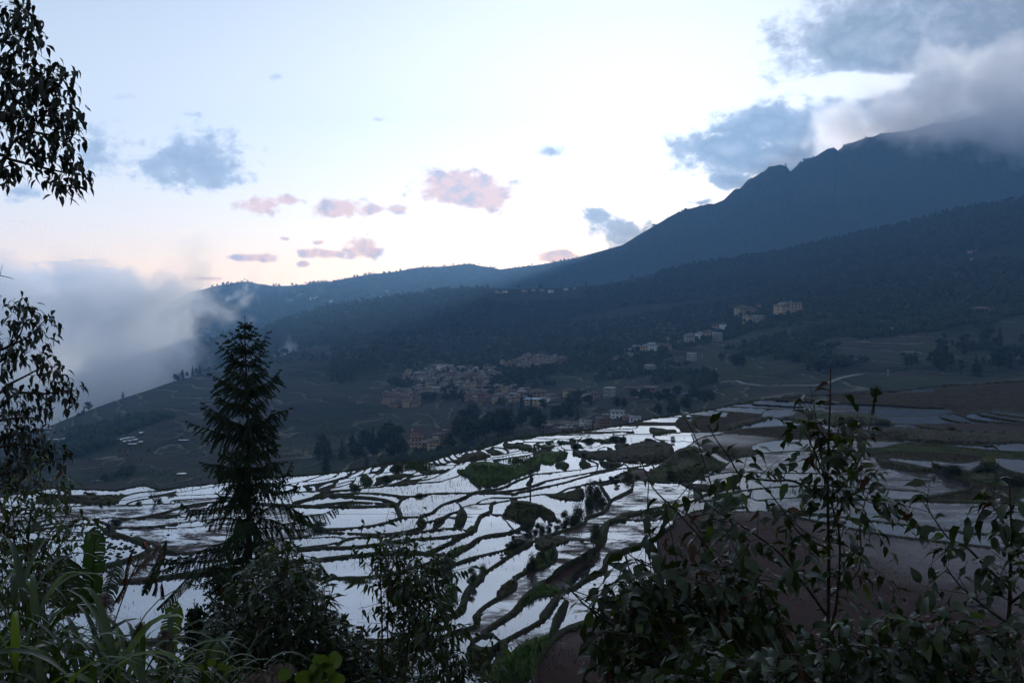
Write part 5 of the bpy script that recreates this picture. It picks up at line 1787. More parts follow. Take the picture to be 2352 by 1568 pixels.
# ---- shrubs and bushes on the banks
SHR = [('B', 830, 535, 175, 130, 'feathery shrub at the left end of the shrub row on the long bank'), ('B', 905, 515, 130, 120, 'low feathery shrub, second from the left in the bank row'),
       ('B', 985, 500, 180, 140, 'tall feathery shrub left of the middle of the bank row'), ('B', 1065, 480, 215, 150, 'tallest feathery shrub in the middle of the bank row'),
       ('B', 1160, 465, 190, 140, 'feathery shrub just right of the tallest in the bank row'), ('B', 1235, 445, 170, 130, 'dense feathery shrub right of the middle of the bank row'),
       ('B', 1325, 420, 160, 110, 'thin feathery shrub in front of the brown hillock'), ('B', 1440, 392, 180, 120, 'feathery shrub standing before the small bright pool'),
       ('B', 1545, 362, 262, 170, 'tall open shrub with bare stems right of the small pool'), ('B', 1640, 330, 170, 120, 'slim shrub beside the cone-shaped bush'),
       ('B', 1700, 285, 270, 210, 'cone-shaped dark bush between two bright pools'), ('B', 770, 660, 110, 120, 'squat bush below the left end of the bank row'),
       ('B', 860, 630, 130, 150, 'broad squat bush under the bank row'), ('B', 960, 600, 120, 150, 'broad low bush on the bank below the row'),
       ('B', 690, 770, 75, 80, 'tiny shrub at the tip of the narrow bank'), ('B', 285, 1095, 250, 170, 'lone airy shrub on the edge of the long paddy'),
       ('B', 445, 960, 140, 120, 'small round shrub behind the lone airy shrub'), ('B', 1950, 510, 230, 170, 'leafy bush on the broad bank at the right'),
       ('B', 1095, 905, 240, 150, 'dark climbing bush on the green bank in the middle'), ('B', 1230, 760, 110, 130, 'leafy clump on the green bank behind the dark bush'),
       ('B', 850, 1040, 60, 60, 'tiny leafy plant on the muddy paddy bank'),
       ('H', 1015, 1330, 330, 190, 'tall dark column-shaped bush at the bend of the bank'), ('H', 1130, 1350, 270, 190, 'second tall dark bush, right of the column-shaped one'),
       ('H', 1220, 1420, 200, 160, 'lower dark bush at the right foot of the tall pair'), ('H', 1000, 1480, 250, 160, 'dark bush at the left foot of the tall pair'),
       ('H', 1340, 1045, 110, 130, 'bushy shrub on the far bank, left of three'), ('H', 1430, 1045, 120, 130, 'bushy shrub on the far bank, middle of three'),
       ('H', 1600, 1022, 170, 200, 'broad dark shrub on the far bank, right of three'), ('H', 1750, 1005, 90, 110, 'thin grassy shrub right of the broad dark shrub'),
       ('H', 1165, 1060, 100, 60, 'thin spiky shrub behind the tall dark bushes'), ('H', 790, 535, 110, 130, 'round dark bush among the farthest bright paddies'),
       ('H', 1390, 395, 90, 150, 'round bush on the hedge bank beside the far paddies'), ('H', 1520, 400, 80, 130, 'low round bush at the end of the hedge bank'),
       ('H', 1000, 405, 70, 150, 'low bush at the left end of the hedge bank'), ('H', 2320, 400, 90, 100, 'tuft of tall grass beside the far grey paddy'),
       ('H', 2290, 1000, 160, 190, 'brown bush on the knoll at the right'),
       ('J', 1190, 405, 40, 40, 'tiny dark bush on the left terrace rim'), ('J', 1352, 403, 50, 50, 'small dark bush on the left terrace rim, second of four'), ('J', 1450, 398, 80, 60, 'taller dark bush on the left terrace rim, third of four'),
       ('J', 1850, 388, 60, 90, 'dark bush on the left terrace rim, fourth of four'), ('J', 2130, 378, 100, 90, 'dark bush beside the bare shrub on the left terraces'), ('J', 1555, 650, 110, 170, 'dark bush right of the person in navy'),
       ('G', 290, 1105, 70, 180, 'low leafy clump on the bank below the speckled paddy'), ('F', 1000, 640, 30, 70, 'low clump on the bank of a far left paddy'), ('F', 1900, 560, 140, 200, 'mound of dark brush among the far left paddies'),
       ('F', 1250, 840, 90, 150, 'dark brush on the knoll between the far left paddies'), ('F', 1750, 690, 90, 180, 'dark brush on the weedy bank'), ('A', 1950, 880, 140, 190, 'dark brush on the wedge-shaped knoll'),
       ('A', 1750, 930, 60, 90, 'tiny shrub in the water by the wedge-shaped knoll'), ('A', 240, 420, 170, 260, 'weedy tuft behind the spruce at the bend of the bank'), ('I', 1780, 1000, 300, 220, 'overgrown pale bank bush among the muddy paddies'),
       ('M', 300, 590, 100, 300, 'dark hedge clump beside the far right paddies'), ('M', 700, 580, 80, 220, 'dark hedge clump right of the power pole'), ('M', 1480, 650, 60, 120, 'round dark bush on the right-hand bank'),
       ('M', 1900, 1120, 120, 300, 'dense scrub on the bank at the far right'), ('M', 2150, 1260, 150, 320, 'thick scrub on the slope at the right edge'), ('M', 1500, 1130, 90, 240, 'scrub along the path at the right'),
       ('M', 2300, 1300, 140, 280, 'scrub beside the right frame edge')]
for reg, x, y, h_, w_, lb in SHR:
    X, Y = px(reg, x, y)
    k = SRC / REG[reg][2]
    p = terr_at(X, Y)
    h = h_ * k * p.y / FPX
    put_tree((PD if any(w_0 in lb for w_0 in ('dark', 'dense', 'brush', 'scrub', 'round', 'cone', 'hedge', 'broad', 'clump')) else PS)[len(lb) % 2], used, p + Vector((0, 0, -.15)), h, w_ / h_ * 1.05, lb, None, tr_r)
for o in bpy.data.objects:
    if 'group' in o and o['group'] is None:
        del o['group']
# bare winter shrub
X, Y = px('J', 2075, 385)
bp = terr_at(X, Y)
bs = thing('bare_shrub', 'leafless thorny shrub on the left terrace rim', 'shrub', bp)
mb = MB(); rr_ = random.Random(3)
for k in range(16):
    a = rr_.uniform(0, 6.28); L = rr_.uniform(1.2, 3.4)
    d = Vector((math.cos(a) * .45, math.sin(a) * .45, 1)).normalized()
    p1 = d * L * .5; p2 = d * L + rvec(rr_) * .3
    mb.tube([(0, 0, 0), p1, p2], [.04, .03, .012], 4)
    for j in range(3):
        mb.tube([p1.lerp(p2, j / 3), p1.lerp(p2, j / 3) + (d + rvec(rr_) * .9) * .6], [.015, .008], 3)
mb.build('branches', M['bark'], bs)

# ---- poles
M['pole'] = mat_simple('weathered_pole', (0.035, 0.03, 0.026), (0.07, 0.062, 0.055), 3.0, 0.9, 0.1)


def pole(reg, x, y, top, lb, arms):
    X, Y = px(reg, x, y)
    p = terr_at(X, Y)
    h = (y - top) * SRC / REG[reg][2] * p.y / FPX
    root = thing('utility_pole', lb, 'pole', p)
    mb = MB(); mb.tube([(0, 0, -.4), (0.03, 0, h * .5), (0, 0, h)], [.15, .13, .10], 8); mb.build('shaft', M['pole'], root, True)
    for a in range(arms):
        z = h * (.97 - .13 * a)
        mb = MB(); mb.box((0.25 if arms == 1 else 0, 0, z), (1.5, .1, .1), .3)
        c = mb.build('crossarm', M['pole'], root)
        for q in (-.5, 0.15, .7):
            mb = MB(); mb.tube([(q, q * .3, z), (q, q * .3, z + .16)], [.045, .03], 6); mb.build('insulator', M['pane_pale'], c)
    return root


pole('G', 2036, 1160, 470, 'slim dark utility pole standing beside the brown hillock', 1)
pole('M', 425, 880, 470, 'utility pole with three crossarms among the right-hand paddies', 3)
for x, y, h_ in ((645, 690, 34), (1597, 712, 38), (178, 645, 30), (328, 890, 40)):
    X, Y = z1(x, y)
    p = slope_at('near', X, Y)
    h = h_ * K1 * p.y / FPX
    root = thing('utility_pole', {645: 'thin pole beside the hill road', 1597: 'thin pole above the right-hand terraces', 178: 'thin pole below the slope hamlet', 328: 'thin pole in the trees right of the white houses'}[x], 'pole', p)
    mb = MB(); mb.tube([(0, 0, -1), (0, 0, h)], [.3, .2], 6); mb.build('shaft', M['wall_grey'], root)
    mb = MB(); mb.box((0, 0, h * .93), (2.4, .2, .2)); mb.build('crossarm', M['wall_grey'], root)

# ---- two walkers on the path
def cloth_mat(name, c, r=0.85):
    return mat_simple(name, tuple(q * .8 for q in c), c, 8.0, r, 0.15)


M['skin'] = cloth_mat('skin', (0.30, 0.18, 0.12), 0.6)
M['hair'] = cloth_mat('hair', (0.012, 0.01, 0.009))
M['red'] = cloth_mat('red_jacket', (0.55, 0.06, 0.03))
M['navy'] = cloth_mat('navy_jacket', (0.018, 0.03, 0.085))
M['dark'] = cloth_mat('dark_trousers', (0.015, 0.016, 0.022))
M['pack'] = cloth_mat('dark_pack', (0.03, 0.02, 0.022))


def skin_body(name, joints, edges, parent, mat, levels=1):
    me = bpy.data.meshes.new(name)
    keys = list(joints)
    me.from_pydata([joints[k][:3] for k in keys], [(keys.index(a), keys.index(b)) for a, b in edges], [])
    o = link(bpy.data.objects.new(name, me), parent)
    md = o.modifiers.new('skin', 'SKIN')
    for i, k in enumerate(keys):
        r = joints[k][3]
        me.skin_vertices[0].data[i].radius = r if isinstance(r, tuple) else (r, r)
    me.skin_vertices[0].data[0].use_root = True
    sm = o.modifiers.new('smooth', 'SUBSURF'); sm.levels = levels; sm.render_levels = levels
    me.materials.append(mat)
    return o


def person(loc, face, label, jacket, stride, pack):
    root = thing('person', label, 'person', loc, rz=face)
    s = stride
    J = {'pelvis': (0, 0, .95, (.15, .11)), 'waist': (0, .01, 1.1, (.14, .1)), 'chest': (0, .02, 1.32, (.175, .115)), 'neck': (0, .0, 1.48, (.06, .06)), 'jaw': (0, -.02, 1.56, (.075, .085)), 'head': (0, -.015, 1.645, (.085, .1)), 'crown': (0, 0, 1.72, (.06, .07)),
         'nose': (0, -.115, 1.62, (.016, .02)),
         'hipL': (.09, 0, .9, .1), 'kneeL': (.1, -.14 * s, .5, .062), 'ankL': (.1, -.2 * s, .08, .045), 'toeL': (.11, -.2 * s - .16, .035, .04),
         'hipR': (-.09, 0, .9, .1), 'kneeR': (-.1, .06 * s, .49, .062), 'ankR': (-.1, .24 * s, .1, .045), 'toeR': (-.11, .24 * s - .14, .04, .04),
         'shL': (.19, .02, 1.4, .065), 'elL': (.25, .06, 1.13, .046), 'wrL': (.24, -.04, .9, .03), 'palmL': (.235, -.06, .83, (.035, .02)),
         'shR': (-.19, .02, 1.4, .065), 'elR': (-.25, .06, 1.13, .046), 'wrR': (-.25, -.08, .91, .03), 'palmR': (-.245, -.1, .84, (.035, .02))}
    E = [('pelvis', 'waist'), ('waist', 'chest'), ('chest', 'neck'), ('neck', 'jaw'), ('jaw', 'head'), ('head', 'crown'), ('head', 'nose'), ('pelvis', 'hipL'), ('hipL', 'kneeL'), ('kneeL', 'ankL'), ('ankL', 'toeL'),
         ('pelvis', 'hipR'), ('hipR', 'kneeR'), ('kneeR', 'ankR'), ('ankR', 'toeR'), ('chest', 'shL'), ('shL', 'elL'), ('elL', 'wrL'), ('wrL', 'palmL'), ('chest', 'shR'), ('shR', 'elR'), ('elR', 'wrR'), ('wrR', 'palmR')]
    for sd_, q in (('L', 1), ('R', -1)):
        bx, by, bz = J['palm' + sd_][:3]
        for i, (dx, L) in enumerate(((-.024, .062), (-.008, .075), (.008, .07), (.024, .055))):
            J[f'f{i}{sd_}'] = (bx + dx, by - .012, bz - L * .6, .0085); J[f'g{i}{sd_}'] = (bx + dx, by - .03, bz - L, .0075)
            E += [('palm' + sd_, f'f{i}{sd_}'), (f'f{i}{sd_}', f'g{i}{sd_}')]
        J['t' + sd_] = (bx - q * .03, by - .035, bz + .0, .009); J['u' + sd_] = (bx - q * .03, by - .06, bz - .035, .008)
        E += [('wr' + sd_, 't' + sd_), ('t' + sd_, 'u' + sd_)]
    skin_body('body', J, E, root, M['skin'])

    def grow(keys, add): return {k: (*J[k][:3], tuple(v + add for v in J[k][3]) if isinstance(J[k][3], tuple) else J[k][3] + add) for k in keys}
    kt = ['pelvis', 'waist', 'chest', 'shL', 'elL', 'shR', 'elR', 'wrL', 'wrR']
    skin_body('jacket', grow(kt, .022), [e for e in E if e[0] in kt and e[1] in kt], root, jacket)
    kl = ['pelvis', 'hipL', 'kneeL', 'ankL', 'hipR', 'kneeR', 'ankR']
    skin_body('trousers', grow(kl, .016), [e for e in E if e[0] in kl and e[1] in kl], root, M['dark'])
    mb = MB()
    mb.tube([(0, .03, 1.58), (0, .03, 1.66), (0, .01, 1.73), (0, 0, 1.765)], [.085, .108, .09, .03], 10)
    mb.build('hair', M['hair'], root, True)
    for q in (-1, 1):
        e = MB(); e.tube([(q * .035, -.103, 1.645), (q * .035, -.112, 1.645)], [.014, .008], 6); e.build('eye', M['hair'], root)
        e = MB(); e.tube([(q * .09, .0, 1.60), (q * .1, .005, 1.65)], [.018, .022], 6); e.build('ear', M['skin'], root)
    e = MB(); e.box((0, -.103, 1.575), (.05, .012, .012)); e.build('mouth', M['roof_red'], root)
    if pack:
        e = MB()
        e.tube([(0, .16, 1.02), (0, .2, 1.1), (0, .21, 1.3), (0, .17, 1.42), (0, .15, 1.44)], [.1, .15, .15, .12, .05], 8)
        e.build('backpack', M['pack'], root, True)
    return root


X, Y = px('J', 1460, 770)
person(terr_at(X, Y) + Vector((0, 0, -.05)), 2.6, 'walker in a navy jacket standing on the bank of the left path', M['navy'], .35, True)
X, Y = px('J', 1945, 1036)
person(terr_at(X, Y) + Vector((0, 0, -.05)), 2.2, 'walker in a red jacket with backpack on the curved path', M['red'], .8, True)

# ---- stones and clods
M['stone'] = mat_simple('grey_stone', (0.05, 0.045, 0.04), (0.1, 0.09, 0.08), 6.0, 0.9, 0.15, 0.5)
st_r = random.Random(9)


def rock_mesh(r):
    bm_ = MB(); n, m_ = 8, 5
    vs = []
    for i in range(m_ + 1):
        th = math.pi * i / m_
        for k in range(n):
            a = 2 * math.pi * k / n
            q = 1 + r.uniform(-.2, .2)
            vs.append((math.sin(th) * math.cos(a) * q, math.sin(th) * math.sin(a) * q, math.cos(th) * q * .7))
    fs = [(i * n + k, (i + 1) * n + k, (i + 1) * n + (k + 1) % n, i * n + (k + 1) % n) for i in range(m_) for k in range(n)]
    bm_.add(vs, fs)
    return bm_.mesh('stone', M['stone'], True)


for (reg, x, y, w_), lb in zip((('E', 942, 300, 44), ('E', 600, 292, 40), ('E', 752, 300, 26), ('E', 848, 292, 26), ('E', 495, 118, 30), ('E', 1180, 125, 22)),
                               ('largest round stone in the reed-strewn paddy', 'weedy stone left of the largest in the reed-strewn paddy', 'small stone near the middle of the reed-strewn paddy', 'small stone just left of the largest', 'stone at the foot of the broad bank', 'small stone at the back of the reed-strewn paddy')):
    X, Y = px(reg, x, y)
    p = terr_at(X, Y)
    o = link(bpy.data.objects.new('stone', rock_mesh(st_r)))
    s = w_ * SRC / 3.357 * p.y / FPX * .55
    o.location = p + Vector((0, 0, .36)); o.scale = (s, s, s); o.rotation_euler = (0, 0, st_r.uniform(0, 6))
    tag(o, lb, 'stone')


# ---- stubble, reeds and grass
M['stubble'] = mat_simple('stubble', (0.045, 0.045, 0.02), (0.09, 0.085, 0.04), 0.5, 0.9, 0.05)
M['rice'] = mat_simple('green_shoots', (0.04, 0.06, 0.015), (0.07, 0.095, 0.03), 0.5, 0.9, 0.05)
M['grass'] = mat_simple('bank_grass', (0.030, 0.042, 0.012), (0.065, 0.075, 0.022), 0.5, 0.9, 0.05)
M['bright'] = mat_simple('bright_grass', (0.035, 0.065, 0.012), (0.07, 0.115, 0.022), 0.5, 0.9, 0.05)


def blades(name, P0, h, wd, lean, mat, label):
    """upright blades: one bent triangle pair each"""
    n = len(P0)
    r = np.random.default_rng(n)
    a = r.uniform(0, 6.283, n)
    sx_, sy_ = np.cos(a) * wd / 2, np.sin(a) * wd / 2
    b = r.uniform(0, 6.283, n); q = lean * h * r.uniform(0, 1, n)
    V = np.zeros((n, 4, 3))
    V[:, 0] = P0 + np.stack([-sx_, -sy_, -0.05 + 0 * sx_], -1); V[:, 1] = P0 + np.stack([sx_, sy_, -0.05 + 0 * sx_], -1)
    V[:, 2] = P0 + np.stack([np.cos(b) * q * .35 + sx_ * .7, np.sin(b) * q * .35 + sy_ * .7, h * .6], -1)
    V[:, 3] = P0 + np.stack([np.cos(b) * q, np.sin(b) * q, h], -1)
    F = (np.array([(0, 1, 2), (0, 2, 3)])[None] + (np.arange(n) * 4)[:, None, None]).reshape(-1, 3)
    o = link(bpy.data.objects.new(name, mesh_np(name, V.reshape(-1, 3), F, (mat,))))
    return tag(o, label, kind='stuff')


rs = np.random.default_rng(77)
rx, ry = rs.uniform(0, 2352, 260000), rs.uniform(985, 1568, 260000)
ci = np.clip(np.searchsorted(gx, rx), 0, NC - 1); ri = np.clip(np.searchsorted(gy, ry), 0, NR - 1)
lk = lab[ri, ci]
tyc = np.array([{'water': 1, 'wet': 2, 'half': 2, 'mud': 3, 'field': 4, 'soil': 5}[ptype.get(k, 'water')] for k in range(nl + 1)])
tyk = np.where(lk > 0, tyc[lk], 0)
Lz = lev[lk]
ra_, _, rc_ = ray(rx, ry)
tt = Lz / np.minimum(rc_, -.02)
P0 = np.stack([ra_ * tt, tt, Lz], -1)
patchy = fbm(P0[:, 0] / 9, P0[:, 1] / 14, 5, 3)
dens = np.interp(tt, [70, 120, 250, 400], [.16, .13, .07, .04])
near_row = np.abs(((P0[:, 0] * .8 + P0[:, 1] * .6) / 0.9) % 1 - .5) < .28
speck = (np.hypot((rx - 960) / 190, (ry - 1118) / 28) < 1) | (np.hypot((rx - 975) / 70, (ry - 1180) / 60) < 1)
sel = (lk > 0) & ((tyk == 1) | (tyk == 2)) & near_row & ((rs.uniform(0, 1, len(rx)) < dens * np.clip(.35 + patchy * 1.4, 0.05, 1)) | (speck & (rs.uniform(0, 1, len(rx)) < .35)))
Q = P0[sel]
hh = rs.uniform(.12, .42, len(Q)) * np.interp(Q[:, 1], [80, 250], [.8, 1.3])
blades('rice_stubble', Q, hh, np.interp(Q[:, 1], [80, 250], [.035, .11]), .5, M['stubble'], 'dry rice stubble standing in the flooded paddies')
sel = (lk > 0) & (tyk >= 4) & (rs.uniform(0, 1, len(rx)) < np.clip(.45 + patchy, .1, .9))
Q = P0[sel]
blades('field_stubble', Q, rs.uniform(.1, .45, len(Q)), np.interp(Q[:, 1], [80, 350], [.06, .3]), .9, M['grass'], 'short stubble and weeds on the drained fields')
sel = (lk > 0) & (tyk == 3) & (rs.uniform(0, 1, len(rx)) < np.clip(.03 + patchy * .7, 0.012, .4))
Q = P0[sel]
blades('mud_weeds', Q, rs.uniform(.05, .22, len(Q)), np.interp(Q[:, 1], [80, 350], [.08, .25]), .9, M['stubble'], 'low weeds and straw lying on the muddy paddies')
# reed clumps and seedlings in some paddies
ZN = [('F', 2150, 490, 210, 60, 1.0), ('G', 330, 630, 270, 50, 1.0), ('G', 1850, 560, 210, 60, 1.0), ('I', 1150, 670, 320, 45, 1.4), ('I', 2050, 480, 200, 70, 1.2), ('G', 400, 700, 150, 40, .9), ('F', 1450, 750, 100, 70, .9), ('G', 2100, 380, 70, 30, .8), ('H', 380, 440, 60, 25, .7),
      ('H', 550, 440, 50, 30, .7), ('H', 760, 400, 60, 20, .7), ('C', 620, 500, 110, 110, .8), ('C', 690, 370, 60, 80, 1.1), ('F', 1150, 1095, 330, 25, .5), ('G', 1600, 870, 120, 30, .6), ('G', 1550, 740, 380, 90, .5), ('N', 330, 190, 110, 40, 1.0), ('N', 1000, 110, 200, 20, .8), ('A', 760, 1085, 170, 25, .5)]
q_all = []
for reg, x, y, w_, h_, hm in ZN:
    k = SRC / REG[reg][2]
    X, Y = px(reg, x, y)
    n = int(500 + w_ * h_ * k * k * .45)
    u = rs.normal(0, .5, (n, 2))
    xs, ys = X + u[:, 0] * w_ * k, Y + u[:, 1] * h_ * k
    c = np.clip(np.searchsorted(gx, xs), 0, NC - 1); r = np.clip(np.searchsorted(gy, ys), 0, NR - 1)
    ok = (lab[r, c] > 0) | (KIND[r, c] == 2)
    c, r, xs, ys = c[ok], r[ok], xs[ok], ys[ok]
    zz = np.where(lab[r, c] > 0, lev[lab[r, c]], VZ[r, c])
    a_, _, c_ = ray(xs, ys); t_ = zz / np.minimum(c_, -.02)
    q_all.append(np.stack([a_ * t_, t_, zz, np.full(len(zz), hm)], -1))
q_all = np.vstack(q_all)
blades('green_shoots', q_all[:, :3], q_all[:, 3] * rs.uniform(.35, .8, len(q_all)), np.interp(q_all[:, 1], [80, 250], [.05, .13]), .5, M['rice'], 'green rice shoots and reeds growing in some paddies')
# grass on the banks and knolls
rx, ry = rs.uniform(0, 2352, 150000), rs.uniform(960, 1568, 150000)
ci = np.clip(np.searchsorted(gx, rx), 1, NC - 2); ri = np.clip(np.searchsorted(gy, ry), 1, NR - 2)
kd_ = KIND[ri, ci]; sv = S[ri, ci]
PB_ = np.stack([VX[ri, ci], VY[ri, ci], VZ[ri, ci]], -1)
gp_ = fbm(PB_[:, 0] / 6, PB_[:, 1] / 6, 15, 3)
s1 = (lab[ri, ci] == 0) & (sv < -.8) & ((kd_ <= 1) | (kd_ == 4)) & (rs.uniform(0, 1, len(rx)) < np.clip(.3 + gp_, .06, .8) * np.where(kd_ == 1, .8, np.where(kd_ == 4, .7, .28)))
s2 = (lab[ri, ci] == 0) & (kd_ == 2) & (rs.uniform(0, 1, len(rx)) < .9)
blades('bank_grass', PB_[s1], rs.uniform(.12, .42, s1.sum()) * np.interp(PB_[s1][:, 1], [80, 250], [.8, 1.6]), np.interp(PB_[s1][:, 1], [80, 250], [.06, .22]), .9, M['grass'], 'rough grass along the paddy banks')
blades('bright_grass', PB_[s2], rs.uniform(.15, .55, s2.sum()), np.interp(PB_[s2][:, 1], [80, 250], [.07, .2]), .9, M['bright'], 'fresh green weeds on the banks in the middle')
# lumps of mud left by the plough in the left paddy
X, Y = px('J', 1600, 990)
for_pts = []
for k in range(150):
    x = X + rs.normal(0, 55); y = Y + rs.normal(0, 17)
    c = int(np.searchsorted(gx, x)); r = int(np.searchsorted(gy, y))
    if lab[r, c] > 0:
        L = lev[lab[r, c]]; a_, _, c_ = ray(x, y); t_ = L / float(c_)
        for_pts.append((float(a_) * t_, t_, L))
mb = MB()
for (x, y, z) in for_pts:
    s = rs.uniform(.1, .38)
    mb.tube([(x, y, z - .1), (x + .03, y, z + s * .25), (x, y + .02, z + s * .4)], [s, s * .8, s * .3], 6)
tag(mb.build('mud_clods', M['bank']), 'dark clods of mud breaking the water of the left paddy', kind='stuff')

# ------------------------------------------------------------------ plants in front of the viewpoint
fr = random.Random(33)
M['leaf_g'] = mat_leaf('glossy_leaf', (0.010, 0.017, 0.006), (0.022, 0.036, 0.008), 0.2, 0.28, 0.26, 5.0)
M['leaf_m'] = mat_leaf('bush_leaf', (0.014, 0.024, 0.008), (0.034, 0.054, 0.014), 0.22, 0.3, 0.26, 5.0)
M['leaf_y'] = mat_leaf('young_leaf', (0.026, 0.042, 0.009), (0.055, 0.08, 0.014), 0.42, 0.42, 0.4, 5.0)
M['leaf_b'] = mat_leaf('brown_leaf', (0.03, 0.014, 0.008), (0.07, 0.03, 0.013), 0.2, 0.6, 0.2, 5.0)
M['leaf_s'] = mat_leaf('tree_leaf', (0.006, 0.008, 0.004), (0.014, 0.018, 0.007), 0.10, 0.5, 0.3, 5.0)
M['reed_g'] = mat_leaf('reed_blade', (0.016, 0.028, 0.008), (0.034, 0.056, 0.013), 0.28, 0.32, 0.3, 4.0)
M['reed_y'] = mat_leaf('bright_reed_blade', (0.05, 0.085, 0.014), (0.09, 0.13, 0.02), 0.4, 0.4, 0.4, 4.0)
M['banana'] = mat_leaf('banana_leaf', (0.018, 0.035, 0.009), (0.03, 0.055, 0.013), 0.35, 0.4, 0.4, 2.0)
M['banana_d'] = mat_leaf('dark_banana_leaf', (0.012, 0.024, 0.010), (0.022, 0.036, 0.014), 0.2, 0.5, 0.3, 2.0)
M['twig'] = mat_simple('twig', (0.02, 0.013, 0.010), (0.045, 0.028, 0.020), 14.0, 0.8, 0.2)
M['plume'] = mat_simple('seed_plume', (0.12, 0.085, 0.07), (0.22, 0.17, 0.145), 8.0, 0.95, 0.05)


def leaf_shape(name, mat, width=.5, fold=.18, droop=.35, tip=1.6, seed=0, bites=0, seg=6, wavy=.05):
    """one leaf, unit long along +y from its stalk, folded along the midrib, tip hanging"""
    r = random.Random(seed)
    mb = MB()
    L, Mi, Rr = [], [], []
    bitten = [r.randrange(1, seg) for _ in range(bites)]
    for i in range(seg + 1):
        t = i / seg
        w_ = width * .5 * (math.sin(math.pi * min(t ** .8, 1)) ** (.75 if t < .5 else .9)) * (1.0 - .25 * t ** tip)
        z = -droop * t * t + r.uniform(-wavy, wavy) * .3
        lw = w_ * (r.uniform(.35, .6) if i in bitten else r.uniform(.92, 1.05)); rw = w_ * (r.uniform(.4, .65) if i + 1 in bitten else r.uniform(.92, 1.05))
        y = t - droop * .25 * t * t
        Mi.append((0, y, z)); L.append((-lw, y - .02, z + w_ * fold * 2 + r.uniform(-wavy, wavy) * w_ * 3)); Rr.append((rw, y - .02, z + w_ * fold * 2 + r.uniform(-wavy, wavy) * w_ * 3))
    vs = L + Mi + Rr; n = seg + 1
    fs = []
    for i in range(seg):
        fs.append((i, n + i, n + i + 1, i + 1)); fs.append((n + i, 2 * n + i, 2 * n + i + 1, n + i + 1))
    mb.add(vs, fs)
    # stalk
    mb.add([(-.008, -.18, .03), (.008, -.18, .03), (.008, .02, 0), (-.008, .02, 0)], [(0, 1, 2, 3)])
    return mb.mesh(name, mat, True)


def leaf_matrix(p, d, n, size):
    y = d.normalized(); x = y.cross(n)
    if x.length < 1e-3:
        x = y.cross(Vector((.3, .7, .2)))
    x.normalize(); z = x.cross(y)
    m = Matrix((x, y, z)).transposed().to_4x4()
    return Matrix.Translation(p) @ m @ Matrix.Diagonal((size, size, size, 1))


def put_leaves(root, items, name='leaf', limit=300, mass='foliage'):
    """items: (world matrix, leaf mesh, size seen); the largest become leaves of their own, the rest one mass"""
    items.sort(key=lambda q: -q[2])
    inv = Matrix.Translation(-Vector(root.location))
    for m, me, s in items[:limit]:
        o = bpy.data.objects.new(name, me); col.objects.link(o); o.parent = root; o.matrix_basis = inv @ m
    rest = items[limit:]
    if rest:
        mats = []
        V = []; F = []; MI = []
        for m, me, s in rest:
            mt = me.materials[0]
            if mt not in mats: mats.append(mt)
            o = len(V); mm = inv @ m
            V += [tuple(mm @ v.co) for v in me.vertices]
            for f in me.polygons:
                F.append(tuple(o + i for i in f.vertices)); MI.append(mats.index(mt))
        me = bpy.data.meshes.new(mass); me.from_pydata(V, [], F)
        for mt in mats: me.materials.append(mt)
        me.polygons.foreach_set('material_index', np.array(MI, np.int32)); me.polygons.foreach_set('use_smooth', np.ones(len(F), bool)); me.update()
        o = link(bpy.data.objects.new(mass, me), root); o['kind'] = 'stuff'


BIG = [leaf_shape('broad_leaf', M['leaf_g'], .52, .16, .3, seed=1), leaf_shape('broad_leaf', M['leaf_g'], .46, .26, .55, seed=2), leaf_shape('broad_leaf', M['leaf_g'], .56, .08, .25, seed=3, bites=2),
       leaf_shape('broad_leaf', M['leaf_g'], .5, .3, .8, seed=4), leaf_shape('broad_leaf', M['leaf_g'], .5, .12, .45, seed=5, bites=1, wavy=.1)]
BIGY = [leaf_shape('pale_broad_leaf', M['leaf_y'], .5, .14, .3, seed=6), leaf_shape('pale_broad_leaf', M['leaf_y'], .54, .2, .4, seed=7, bites=1)]
BIGB = [leaf_shape('withered_leaf', M['leaf_b'], .4, .5, .9, seed=8, bites=1, wavy=.2)]
SML = [leaf_shape('narrow_leaf', M['leaf_m'], .36, .15, .45, seed=11), leaf_shape('narrow_leaf', M['leaf_m'], .33, .25, .7, seed=12), leaf_shape('narrow_leaf', M['leaf_m'], .38, .1, .3, seed=13)]
SMLY = [leaf_shape('pale_narrow_leaf', M['leaf_y'], .36, .15, .5, seed=14)]
TRL = [leaf_shape('drooping_leaf', M['leaf_s'], .46, .15, .5, seed=15, seg=4), leaf_shape('drooping_leaf', M['leaf_s'], .42, .25, .7, seed=16, seg=4), leaf_shape('drooping_leaf', M['leaf_s'], .5, .1, .4, seed=17, seg=4)]


def path3(reg, pts, d0, d1):
    """photo polyline -> points in space with depth running from d0 to d1"""
    n = len(pts); out = []
    for i, (x, y) in enumerate(pts):
        X, Y = px(reg, x, y) if reg else (x, y)
        out.append(P(X, Y, d0 + (d1 - d0) * i / max(n - 1, 1)))
    return out


def smooth3(pts, k=4):
    out = []
    n = len(pts)
    for i in range(n - 1):
        p0, p1, p2, p3 = pts[max(i - 1, 0)], pts[i], pts[i + 1], pts[min(i + 2, n - 1)]
        for j in range(k):
            t = j / k
            out.append(.5 * ((2 * p1) + (p2 - p0) * t + (2 * p0 - 5 * p1 + 4 * p2 - p3) * t * t + (3 * p1 - p0 - 3 * p2 + p3) * t ** 3))
    out.append(pts[-1])
    return out


